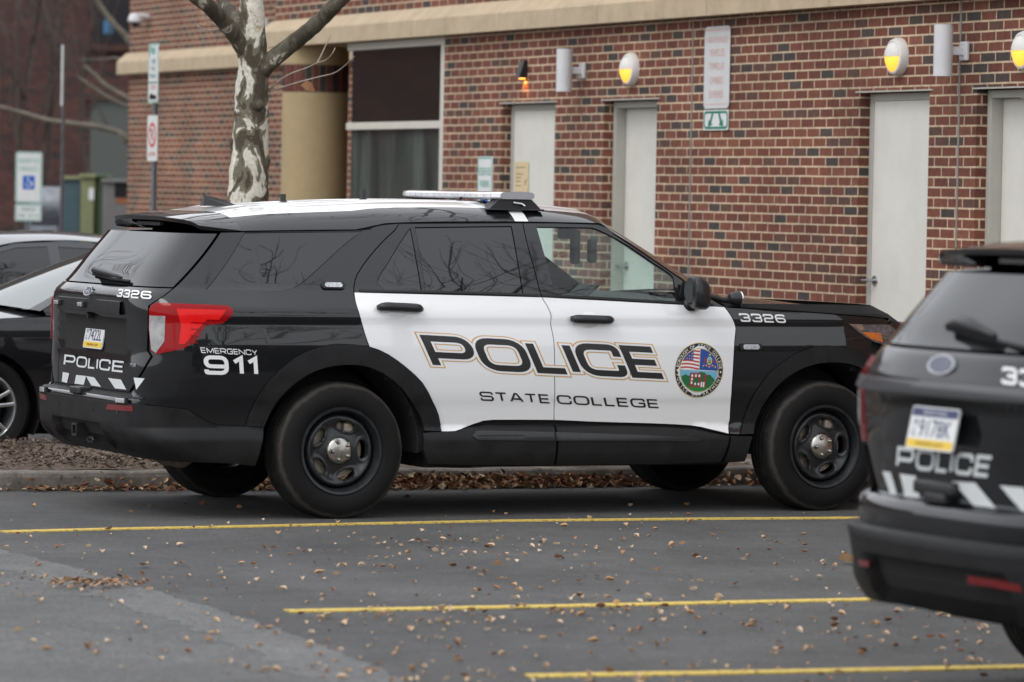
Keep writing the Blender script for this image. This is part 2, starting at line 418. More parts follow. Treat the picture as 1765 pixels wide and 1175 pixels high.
class Shell:
    """right-hand body surface S(s,z): s is x along the flank, turning the rear corner below xa and the front corner above xb"""
    def __init__(self,Y,XR,XF,xa,xb,nr,nf,taper,gtaper):
        self.Y=pchip(*zip(*Y));self.XR=pchip(*zip(*XR));self.XF=pchip(*zip(*XF))
        self.xa,self.xb,self.nr,self.nf=xa,xb,nr,nf
        self.tp=pchip(*zip(*taper));self.gt=pchip(*zip(*gtaper))
        self.kr=.80;self.kf=.95
        self.smin=xa-self.kr*math.pi/2;self.smax=xb+self.kf*math.pi/2
    def w(self,x,z):
        g=min(max((z-1.15)/.12,0),1)
        return self.Y(z)-self.tp(x)-g*self.gt(x)
    def __call__(self,s,z,off=0.0):
        x,y=self.xy(s,z)
        if off:
            nx,ny,nz=self.normal(s,z);return (x+nx*off,y+ny*off,z+nz*off)
        return (x,y,z)
    def xy(self,s,z):
        if s<self.xa:
            th=(self.xa-s)/self.kr;A=self.xa-self.XR(z);n=self.nr;x0=self.xa;sg=-1
        elif s>self.xb:
            th=(s-self.xb)/self.kf;A=self.XF(z)-self.xb;n=self.nf;x0=self.xb;sg=1
        else:
            return s,-self.w(s,z)
        B=self.w(x0,z);c,sn=math.cos(th),math.sin(th)
        A=max(A,.05)
        r=((abs(sn)/A)**n+(abs(c)/B)**n)**(-1.0/n)
        return x0+sg*r*sn,-r*c
    def normal(self,s,z,e=.004):
        a=self.xy(s-e,z);b=self.xy(s+e,z);c=self.xy(s,z-e);d=self.xy(s,z+e)
        u=(b[0]-a[0],b[1]-a[1],0);v=(d[0]-c[0],d[1]-c[1],2*e)
        n=(u[1]*v[2]-u[2]*v[1],u[2]*v[0]-u[0]*v[2],u[0]*v[1]-u[1]*v[0])
        l=math.sqrt(sum(k*k for k in n)) or 1
        return (n[0]/l,n[1]/l,n[2]/l)
S1=Shell(
 Y=[(.20,.86),(.28,.925),(.36,.955),(.44,.962),(.475,.945),(.50,.930),(.56,.936),(.64,.950),(.655,.955),(.72,.9645),(.82,.9715),(.92,.9725),(1.02,.9675),(1.075,.9630),(1.10,.9640),(1.118,.9635),(1.15,.9570),(1.18,.948),(1.205,.939),(1.22,.934),(1.30,.905),(1.45,.842),(1.60,.772),(1.66,.738),(1.74,.69)],
 XR=[(.20,-.80),(.30,-.96),(.36,-1.08),(.43,-1.165),(.52,-1.19),(.64,-1.188),(.656,-1.183),(.668,-1.128),(.80,-1.125),(.95,-1.12),(1.10,-1.122),(1.20,-1.128),(1.232,-1.11),(1.262,-1.075),(1.40,-.965),(1.60,-.80),(1.70,-.72)],
 XF=[(.20,3.72),(.30,3.80),(.45,3.89),(.60,3.93),(.75,3.94),(.90,3.935),(1.0,3.91),(1.08,3.86),(1.15,3.76),(1.22,3.6)],
 xa=-.45,xb=2.95,nr=5.2,nf=3.0,
 taper=[(-.6,.022),(0,.008),(.6,0),(2.0,0),(2.6,.004),(3.2,.022)],
 gtaper=[(-.6,.075),(-.2,.045),(.4,.012),(1.0,0),(1.8,.0),(2.4,.02)])

S2=Shell(
 Y=[(.20,.86),(.28,.925),(.36,.955),(.44,.962),(.475,.945),(.50,.930),(.56,.936),(.64,.950),(.655,.955),(.72,.9645),(.82,.9715),(.92,.9725),(1.02,.9675),(1.075,.9630),(1.10,.9640),(1.118,.9635),(1.15,.9570),(1.18,.948),(1.205,.939),(1.22,.934),(1.30,.905),(1.45,.842),(1.60,.772),(1.66,.738),(1.74,.69)],
 XR=[(.20,-.80),(.30,-.98),(.38,-1.10),(.50,-1.165),(.60,-1.18),(.625,-1.165),(.64,-1.14),(.70,-1.145),(.735,-1.13),(.75,-1.09),(.85,-1.10),(1.0,-1.125),(1.13,-1.135),(1.16,-1.14),(1.22,-1.125),(1.275,-1.10),(1.29,-1.08),(1.40,-.985),(1.60,-.80),(1.70,-.72)],
 XF=[(.20,3.72),(.30,3.80),(.45,3.89),(.60,3.93),(.75,3.94),(.90,3.935),(1.0,3.91),(1.08,3.86),(1.15,3.76),(1.22,3.6)],
 xa=-.45,xb=2.95,nr=3.1,nf=3.0,
 taper=[(-.6,.04),(0,.015),(.6,0),(2.0,0),(2.6,.004),(3.2,.022)],
 gtaper=[(-.6,.075),(-.2,.045),(.4,.012),(1.0,0),(1.8,.0),(2.4,.02)])

# traced panel outlines in car coordinates (s along the flank, z height), metres
DATA = {
 'quarter_panel': [[-0.652, 1.561], [-0.879, 1.264], [-0.918, 1.220], [-0.985, 1.161], [-0.986, 0.917], [-0.964, 0.886], [-1.013, 0.799], [-1.065, 0.720], [-1.094, 0.677], [-1.035, 0.631], [-0.928, 0.620], [-0.828, 0.606], [-0.798, 0.596], [-0.784, 0.583], [-0.749, 0.558], [-0.712, 0.533], [-0.690, 0.522], [-0.663, 0.517], [-0.599, 0.514], [-0.539, 0.512], [-0.522, 0.571], [-0.499, 0.641], [-0.472, 0.701], [-0.436, 0.757], [-0.386, 0.808], [-0.330, 0.853], [-0.274, 0.891], [-0.215, 0.922], [-0.148, 0.943], [-0.083, 0.956], [-0.040, 0.960], [0.006, 0.959], [0.078, 0.955], [0.153, 0.946], [0.142, 0.973], [0.127, 1.015], [0.110, 1.071], [0.093, 1.126], [0.085, 1.161], [0.082, 1.189], [0.083, 1.220], [0.085, 1.248], [0.090, 1.269], [0.096, 1.289], [0.104, 1.313], [0.121, 1.343], [0.158, 1.388], [0.204, 1.436], [0.250, 1.480], [0.296, 1.520], [0.344, 1.558], [0.381, 1.585], [0.417, 1.624], [0.372, 1.621], [0.318, 1.616], [0.280, 1.608], [0.246, 1.599], [0.240, 1.591], [0.182, 1.584], [-0.041, 1.577], [-0.296, 1.571], [-0.498, 1.565]],
 'quarter_glass': [[-0.499, 1.561], [0.188, 1.577], [0.142, 1.549], [0.081, 1.508], [0.014, 1.458], [-0.054, 1.405], [-0.118, 1.355], [-0.175, 1.312], [-0.214, 1.285], [-0.247, 1.267], [-0.284, 1.255], [-0.319, 1.248], [-0.356, 1.245], [-0.383, 1.244], [-0.737, 1.252]],
 'rear_door': [[0.417, 1.624], [0.381, 1.585], [0.344, 1.558], [0.296, 1.520], [0.250, 1.480], [0.204, 1.436], [0.158, 1.388], [0.121, 1.343], [0.104, 1.313], [0.096, 1.289], [0.090, 1.269], [0.085, 1.248], [0.083, 1.220], [0.082, 1.189], [0.085, 1.161], [0.093, 1.126], [0.110, 1.071], [0.127, 1.015], [0.142, 0.973], [0.153, 0.946], [0.212, 0.928], [0.265, 0.904], [0.323, 0.869], [0.378, 0.830], [0.428, 0.791], [0.473, 0.750], [0.509, 0.701], [0.540, 0.652], [0.568, 0.610], [0.588, 0.568], [0.604, 0.515], [0.604, 0.475], [0.643, 0.474], [0.693, 0.476], [0.735, 0.487], [0.774, 0.502], [0.808, 0.514], [0.844, 0.524], [0.867, 0.532], [0.929, 0.537], [1.123, 0.536], [1.307, 0.534], [1.297, 0.647], [1.287, 0.784], [1.283, 0.891], [1.278, 0.979], [1.268, 1.035], [1.259, 1.073], [1.260, 1.100], [1.262, 1.122], [1.254, 1.149], [1.242, 1.177], [1.228, 1.200], [1.214, 1.231], [1.205, 1.285], [1.198, 1.353], [1.187, 1.443], [1.177, 1.531], [1.175, 1.595], [1.176, 1.638]],
 'rear_door_glass': [[0.509, 1.601], [1.098, 1.616], [1.099, 1.234], [0.513, 1.252]],
 'rear_door_vent_glass': [[0.477, 1.596], [0.483, 1.252], [0.278, 1.250], [0.260, 1.268], [0.240, 1.289], [0.233, 1.300], [0.239, 1.316], [0.266, 1.352], [0.307, 1.399], [0.357, 1.461], [0.407, 1.521], [0.446, 1.565]],
 'front_door': [[1.176, 1.638], [1.407, 1.640], [1.651, 1.636], [1.715, 1.614], [1.740, 1.580], [1.815, 1.530], [1.906, 1.471], [2.011, 1.402], [2.113, 1.335], [2.187, 1.287], [2.249, 1.248], [2.318, 1.208], [2.370, 1.180], [2.387, 1.155], [2.408, 1.124], [2.423, 1.098], [2.434, 1.074], [2.438, 1.058], [2.437, 1.040], [2.433, 1.013], [2.428, 0.972], [2.424, 0.902], [2.422, 0.819], [2.420, 0.735], [2.423, 0.645], [2.429, 0.535], [2.410, 0.450], [2.360, 0.462], [2.295, 0.476], [2.244, 0.488], [2.175, 0.498], [2.063, 0.505], [1.921, 0.511], [1.732, 0.517], [1.545, 0.523], [1.402, 0.530], [1.307, 0.534], [1.297, 0.647], [1.287, 0.784], [1.283, 0.891], [1.278, 0.979], [1.268, 1.035], [1.259, 1.073], [1.260, 1.100], [1.262, 1.122], [1.254, 1.149], [1.242, 1.177], [1.228, 1.200], [1.214, 1.231], [1.205, 1.285], [1.198, 1.353], [1.187, 1.443], [1.177, 1.531], [1.175, 1.595]],
 'front_door_glass': [[1.260, 1.613], [1.604, 1.614], [1.635, 1.605], [1.682, 1.586], [1.746, 1.553], [1.818, 1.512], [1.887, 1.467], [1.952, 1.422], [2.012, 1.386], [2.056, 1.356], [2.068, 1.339], [2.067, 1.315], [2.067, 1.255], [2.065, 1.201], [1.857, 1.209], [1.304, 1.229]],
 'fender': [[2.377, 1.176], [2.674, 1.161], [2.980, 1.146], [3.193, 1.132], [3.434, 1.118], [3.492, 1.102], [3.412, 1.009], [3.339, 0.976], [3.334, 0.922], [3.327, 0.876], [3.260, 0.909], [3.190, 0.936], [3.118, 0.950], [3.046, 0.956], [2.984, 0.953], [2.924, 0.942], [2.864, 0.923], [2.804, 0.895], [2.737, 0.856], [2.672, 0.807], [2.618, 0.745], [2.574, 0.678], [2.547, 0.613], [2.526, 0.551], [2.507, 0.490], [2.480, 0.446], [2.414, 0.450], [2.429, 0.535], [2.423, 0.645], [2.420, 0.735], [2.422, 0.819], [2.424, 0.902], [2.428, 0.972], [2.433, 1.013], [2.437, 1.040], [2.438, 1.058], [2.434, 1.074], [2.423, 1.098], [2.408, 1.124], [2.387, 1.155]],
 'headlight': [[3.182, 1.085], [3.258, 1.082], [3.351, 1.078], [3.421, 1.079], [3.480, 1.075], [3.515, 1.057], [3.530, 1.027], [3.538, 0.980], [3.542, 0.939], [3.427, 0.958], [3.382, 0.970], [3.328, 0.988], [3.286, 1.010], [3.248, 1.035], [3.211, 1.063]],
 'headlight_amber': [[3.267, 1.035], [3.398, 1.029], [3.409, 0.975], [3.328, 0.996]],
 'headlight_chrome': [[3.187, 1.083], [3.274, 1.077], [3.285, 1.050], [3.260, 1.043]],
 'rear_arch': [[-0.539, 0.515], [-0.522, 0.571], [-0.499, 0.641], [-0.472, 0.701], [-0.436, 0.757], [-0.386, 0.808], [-0.330, 0.853], [-0.274, 0.891], [-0.215, 0.922], [-0.148, 0.943], [-0.083, 0.956], [-0.040, 0.960], [0.006, 0.959], [0.078, 0.955], [0.153, 0.946], [0.212, 0.928], [0.265, 0.904], [0.323, 0.869], [0.378, 0.830], [0.428, 0.791], [0.473, 0.750], [0.509, 0.701], [0.540, 0.652], [0.568, 0.610], [0.588, 0.568], [0.604, 0.515], [0.604, 0.475], [0.496, 0.472], [0.498, 0.501], [0.485, 0.540], [0.463, 0.580], [0.432, 0.624], [0.392, 0.673], [0.347, 0.722], [0.290, 0.767], [0.230, 0.804], [0.174, 0.828], [0.118, 0.843], [0.063, 0.848], [0.007, 0.847], [-0.048, 0.843], [-0.103, 0.833], [-0.158, 0.816], [-0.212, 0.792], [-0.263, 0.760], [-0.310, 0.723], [-0.354, 0.682], [-0.390, 0.634], [-0.422, 0.566], [-0.445, 0.510]],
 'front_arch': [[2.480, 0.446], [2.507, 0.490], [2.526, 0.551], [2.547, 0.613], [2.574, 0.678], [2.618, 0.745], [2.672, 0.807], [2.737, 0.856], [2.804, 0.895], [2.864, 0.923], [2.924, 0.942], [2.984, 0.953], [3.046, 0.956], [3.118, 0.950], [3.190, 0.936], [3.260, 0.909], [3.327, 0.876], [3.389, 0.842], [3.445, 0.804], [3.496, 0.752], [3.536, 0.708], [3.425, 0.711], [3.362, 0.759], [3.288, 0.811], [3.234, 0.838], [3.180, 0.853], [3.116, 0.862], [3.048, 0.862], [2.975, 0.854], [2.901, 0.836], [2.831, 0.808], [2.768, 0.772], [2.714, 0.729], [2.668, 0.678], [2.633, 0.615], [2.605, 0.550], [2.585, 0.490], [2.560, 0.446]],
 'sill_rear': [[0.486, 0.466], [0.603, 0.470], [0.692, 0.471], [0.727, 0.481], [0.773, 0.492], [0.809, 0.501], [0.845, 0.508], [0.869, 0.513], [0.930, 0.515], [1.122, 0.511], [1.304, 0.505], [1.309, 0.286], [0.756, 0.292], [0.524, 0.301], [0.488, 0.377]],
 'sill_front': [[1.314, 0.505], [1.407, 0.503], [1.546, 0.500], [1.731, 0.495], [1.919, 0.488], [2.058, 0.482], [2.167, 0.474], [2.236, 0.464], [2.289, 0.454], [2.356, 0.446], [2.409, 0.440], [2.402, 0.393], [2.386, 0.336], [2.367, 0.292], [2.031, 0.285], [1.320, 0.286]],
 'sill_fender': [[2.419, 0.440], [2.559, 0.439], [2.547, 0.392], [2.526, 0.294], [2.391, 0.288], [2.401, 0.336], [2.414, 0.393]],
 'sill_groove': [[0.782, 0.448], [0.807, 0.464], [0.803, 0.469], [0.852, 0.473], [1.074, 0.467], [1.291, 0.461], [1.906, 0.444], [2.159, 0.437], [2.219, 0.428], [2.227, 0.418], [2.179, 0.412], [1.907, 0.417], [1.288, 0.422], [0.817, 0.429]],
 'taillight': [[-0.981, 1.143], [-0.975, 1.152], [-0.967, 1.162], [-0.956, 1.169], [-0.946, 1.174], [-0.647, 1.162], [-0.630, 1.154], [-0.615, 1.142], [-0.616, 1.127], [-0.626, 1.109], [-0.645, 1.088], [-0.670, 1.069], [-0.703, 1.065], [-0.733, 1.061], [-0.747, 1.043], [-0.757, 1.021], [-0.768, 0.997], [-0.781, 0.973], [-0.807, 0.950], [-0.831, 0.932], [-0.939, 0.900], [-0.968, 0.918], [-0.981, 1.039]],
 'tl_white': [[-0.977, 1.107], [-0.905, 1.107], [-0.906, 0.970], [-0.942, 0.906], [-0.965, 0.922], [-0.977, 1.039]],
 'tl_bright': [[-0.859, 1.146], [-0.648, 1.142], [-0.682, 1.090], [-0.733, 1.093], [-0.760, 1.055], [-0.824, 0.957], [-0.846, 0.957], [-0.840, 1.060]],
 'tl_dark1': [[-0.831, 1.098], [-0.743, 1.090], [-0.772, 1.042], [-0.842, 1.044]],
 'rear_glass': [[-0.885, 1.263], [-0.660, 1.558]],
 'tailgate': [[-0.888, 1.256], [-0.922, 1.216], [-0.991, 1.158], [-0.993, 0.916], [-0.972, 0.886], [-1.022, 0.798], [-1.078, 0.722], [-1.114, 0.682]],
 'tg_bottom': [[-1.702, 0.662], [-1.317, 0.667], [-1.114, 0.682]],
 'belt_line': [[-2.139, 1.256], [-1.247, 1.264], [-0.914, 1.263], [-0.886, 1.260]],
 'bumper_top': [[-2.040, 0.626], [-1.544, 0.627], [-1.035, 0.627], [-0.928, 0.620], [-0.828, 0.606], [-0.798, 0.596], [-0.784, 0.583], [-0.749, 0.558], [-0.712, 0.533], [-0.690, 0.522], [-0.663, 0.517], [-0.599, 0.514], [-0.539, 0.512], [-0.448, 0.507]],
 'bumper_bot': [[-0.491, 0.300], [-0.603, 0.315], [-0.789, 0.328], [-0.989, 0.328], [-1.449, 0.333], [-1.800, 0.349]],
 'reflector': [[-1.222, 0.612], [-1.040, 0.618], [-1.037, 0.587], [-1.239, 0.583]],
 'step_light': [[-1.186, 0.657], [-1.099, 0.659], [-1.085, 0.639], [-1.184, 0.635]],
 'hitch': [[-1.773, 0.481], [-1.623, 0.488], [-1.726, 0.412], [-1.910, 0.402]],
 'hitch_recess': [[-2.072, 0.483], [-1.328, 0.499], [-1.455, 0.387], [-2.168, 0.387]],
 'plate': [[-1.832, 1.046], [-1.445, 1.051], [-1.487, 0.896], [-1.892, 0.888]],
 'tg_handle': [[-2.137, 1.167], [-1.287, 1.174], [-1.212, 1.107], [-2.157, 1.094]],
 'tg_recess': [[-2.157, 1.090], [-1.205, 1.101], [-1.061, 0.862], [-2.226, 0.811]],
 'light1': [[-2.141, 1.143], [-2.027, 1.147], [-2.033, 1.118], [-2.147, 1.114]],
 'light2': [[-1.542, 1.144], [-1.364, 1.150], [-1.377, 1.117], [-1.547, 1.115]],
 'emblem': [[-1.866, 1.240], [-1.678, 1.244], [-1.598, 1.210], [-1.780, 1.206]],
 'badge': [[-1.102, 0.785], [-1.003, 0.792], [-1.006, 0.771], [-1.102, 0.766]],
 'stripes': [[[-2.157, 0.746], [-2.055, 0.744], [-2.087, 0.687], [-2.170, 0.692]], [[-1.934, 0.740], [-1.749, 0.741], [-1.787, 0.691], [-1.959, 0.690]], [[-1.749, 0.741], [-1.593, 0.740], [-1.463, 0.693], [-1.643, 0.693]], [[-1.355, 0.747], [-1.189, 0.747], [-1.132, 0.696], [-1.254, 0.695]], [[-1.061, 0.752], [-1.019, 0.751], [-1.037, 0.725]]],
 'side_light_r': [[-0.088, 1.291], [0.032, 1.287], [0.025, 1.263], [-0.092, 1.265]],
 'side_light_f': [[2.466, 0.968], [2.595, 0.965], [2.595, 0.932], [2.466, 0.935]],
 'handle_r': [[0.199, 1.155], [0.462, 1.150]],
 'handle_f': [[1.378, 1.106], [1.637, 1.101]],
 'mirror': [[2.118, 1.361], [2.264, 1.303], [2.216, 1.185], [2.081, 1.204]],
 'drip': [[-0.670, 1.561], [-0.296, 1.572], [-0.028, 1.579], [0.182, 1.585], [0.247, 1.602], [0.319, 1.618], [0.417, 1.625], [0.741, 1.635], [1.177, 1.641], [1.652, 1.639], [1.741, 1.583], [1.907, 1.474], [2.114, 1.338], [2.250, 1.251], [2.371, 1.183]],
 'seal': [[2.195, 0.968], [2.041, 0.823], [2.209, 0.666], [2.356, 0.809]],
 'text': {
   'POLICE': [[0.543, 0.830], [2.003, 0.765], [0.450, 1.014]],
   'STATE COLLEGE': [[0.842, 0.648], [1.969, 0.599], [0.821, 0.700]],
   'EMERGENCY': [[-0.753, 0.911], [-0.494, 0.898], [-0.759, 0.941]],
   '911': [[-0.738, 0.795], [-0.489, 0.787], [-0.746, 0.899]],
   '3326F': [[2.471, 1.094], [2.771, 1.087], [2.453, 1.142]],
   '3326R': [[-1.249, 1.198], [-0.977, 1.194], [-1.262, 1.239]],
   'POLICER': [[-2.151, 0.785], [-1.160, 0.786], [-2.142, 0.847]],
   },
 'car2': {
   'plate': [[-1.577, 1.086], [-1.868, 1.091], [-1.778, 0.929], [-1.476, 0.929]],
   'stripes': [[[-1.183, 0.830], [-1.253, 0.833], [-1.290, 0.737], [-1.237, 0.737]], [[-1.327, 0.832], [-1.454, 0.831], [-1.471, 0.733], [-1.352, 0.735]], [[-1.740, 0.829], [-1.917, 0.833], [-2.051, 0.734], [-1.899, 0.730]], [[-2.075, 0.834], [-2.199, 0.835], [-2.276, 0.736], [-2.192, 0.735]]],
   'emblem': [[-1.573, 1.256], [-1.746, 1.264], [-1.791, 1.215], [-1.635, 1.199]],
   'reflector': [[-1.183, 0.513], [-1.287, 0.517], [-1.274, 0.493], [-1.174, 0.488]],
   'taillight': [[-1.277, 1.194], [-1.270, 1.225], [-1.314, 1.112], [-1.250, 0.984]],
   'glass': [[-1.378, 1.298], [-1.277, 1.585]],
   'tail_edge': [[-1.211, 1.275], [-1.269, 1.089], [-1.188, 0.876]],
   'fog': [[-1.980, 0.517], [-2.225, 0.518], [-2.219, 0.490], [-1.967, 0.491]],
   'handle': [[-1.352, 1.166], [-2.207, 1.174], [-2.208, 1.134], [-1.366, 1.125]],
   'rec': [[-1.418, 1.117], [-2.051, 1.126], [-2.031, 1.045], [-1.351, 1.000]],
   'latch': [[-1.498, 0.824], [-1.712, 0.827], [-1.800, 0.730], [-1.552, 0.734]],
   'wiper': [[-1.590, 1.351], [-1.837, 1.363], [-2.143, 1.327]],
   'wedge': [[-1.865, 1.248], [-1.881, 1.218]],
   'text': {
     'POLICER': [[-1.300, 0.853], [-2.010, 0.856], [-1.343, 0.932]],
     '3326R': [[-2.102, 1.186], [-2.265, 1.179], [-2.089, 1.243]],
     },
   },
 'waist': [[0.095, 1.244], [0.512, 1.241], [0.881, 1.235], [1.221, 1.226], [1.528, 1.216], [1.819, 1.203], [2.078, 1.191], [2.362, 1.178]],
 'hood_edge': [[2.321, 1.179], [2.377, 1.178], [2.528, 1.171], [2.675, 1.163], [2.980, 1.148], [3.193, 1.134], [3.341, 1.125], [3.434, 1.118]],
 }
# ------------------------------------------------------------------ car materials
M_BLACK = paint('black_paint', (.0065, .0068, .008), .3, dirtc=(.05, .047, .042))
M_WHITE = paint('white_paint', (.80, .80, .80), .35, dirtc=(.30, .28, .24), low=.60)
M_PLAST = mat('black_plastic', (.0145, .0145, .015), .5, var=.25, vscale=9, bump=.05, bscale=500, rvar=.08)
M_SATIN = mat('satin_black_plastic', (.016, .016, .017), .38, var=.2, vscale=14)
M_TINT = mat('dark_tinted_glass', (.010, .011, .012), .012, spec=.5); MATS['dark_tinted_glass'].node_tree.nodes['Principled BSDF'].inputs['IOR'].default_value = 1.62
M_CLEAR = glassmat('clear_side_glass', (.85, .98, .95))
M_RUB = mat('rubber_seal', (.008, .008, .008), .6)
M_GAP = mat('panel_gap_dark', (.003, .003, .003), .9)
M_TYRE = None
M_STEEL = mat('black_steel_rim', (.013, .014, .016), .36, var=.25, vscale=20, rvar=.08)
M_CAP = mat('stainless_hub_cap', (.42, .40, .37), .30, metal=1, var=.12, vscale=30, rvar=.06)
M_BRAKE = mat('rusty_brake_disc', (.32, .27, .21), .5, metal=.6, var=.3, vscale=30)
M_RED = mat('red_lens', (.27, .003, .005), .08, spec=.22)
M_REDB = mat('bright_red_lens', (.58, .006, .007), .12, spec=.22, emit=(1, .02, .015, .12))
M_REDD = mat('dull_red_reflector', (.15, .010, .012), .25, coat=.6)
M_LENSW = mat('clear_reversing_lens', (.30, .29, .29), .15, coat=.6, var=.3, vscale=22)
M_CHROME = mat('chrome_trim', (.75, .76, .78), .08, metal=1)
M_GREYM = mat('grey_metal_lens', (.45, .46, .48), .25, metal=.5, var=.5, vscale=90)
M_REFLW = mat('reflective_white_film', (.62, .64, .64), .45, var=.06, vscale=60)
M_DBLK = mat('decal_black_film', (.022, .021, .021), .3)
M_DWHITE = mat('decal_white_film', (.78, .78, .77), .4)
M_GOLD = mat('decal_gold_film', (.62, .33, .06), .4)
M_DARKREFL = mat('headlight_inner', (.10, .095, .10), .12, coat=1, var=.5, vscale=30)
M_AMBER = mat('amber_lens', (.62, .15, .02), .15, coat=1)
M_INT = mat('dark_interior_trim', (.022, .022, .023), .7, var=.2, vscale=20)
M_SEAT = mat('grey_seat_fabric', (.045, .045, .047), .85, var=.2, vscale=40)
M_UNDER = mat('underbody_dark', (.010, .010, .010), .9)
M_MUFF = mat('rusty_exhaust', (.14, .105, .075), .7, metal=.3, var=.5, vscale=25)
def tyre_material():
    M = mat('tyre_rubber', (.012, .012, .012), .75); t = M.node_tree; N = t.nodes; L = t.links; b = N['Principled BSDF']
    tc = N.new('ShaderNodeTexCoord'); sx = N.new('ShaderNodeSeparateXYZ'); L.new(tc.outputs['Object'], sx.inputs[0])
    q1 = N.new('ShaderNodeMath'); q1.operation = 'MULTIPLY'; L.new(sx.outputs[0], q1.inputs[0]); L.new(sx.outputs[0], q1.inputs[1])
    q2 = N.new('ShaderNodeMath'); q2.operation = 'MULTIPLY_ADD'; L.new(sx.outputs[2], q2.inputs[0]); L.new(sx.outputs[2], q2.inputs[1]); L.new(q1.outputs[0], q2.inputs[2])
    r_ = N.new('ShaderNodeMath'); r_.operation = 'SQRT'; L.new(q2.outputs[0], r_.inputs[0])
    n = N.new('ShaderNodeTexNoise'); n.inputs['Scale'].default_value = 9; n.inputs['Detail'].default_value = 9; n.inputs['Roughness'].default_value = .7; L.new(tc.outputs['Object'], n.inputs['Vector'])
    rr = N.new('ShaderNodeMath'); rr.operation = 'MULTIPLY_ADD'; L.new(n.outputs[0], rr.inputs[0]); rr.inputs[1].default_value = .05; L.new(r_.outputs[0], rr.inputs[2])
    rp = ramp(N, [(0, (.006, .006, .006)), (.74, (.0065, .0065, .0068)), (.915, (.009, .0088, .0084)), (.958, (.048, .043, .037)), (.985, (.020, .019, .018)), (1, (.012, .012, .0115))])
    dv = N.new('ShaderNodeMath'); dv.operation = 'DIVIDE'; L.new(rr.outputs[0], dv.inputs[0]); dv.inputs[1].default_value = .405; L.new(dv.outputs[0], rp.inputs[0])
    L.new(rp.outputs[0], b.inputs['Base Color']); return M
M_TYRE = tyre_material(); M_TYRE.node_tree.nodes['Principled BSDF'].inputs['Specular IOR Level'].default_value = .2; M_PLAST.node_tree.nodes['Principled BSDF'].inputs['Specular IOR Level'].default_value = .2
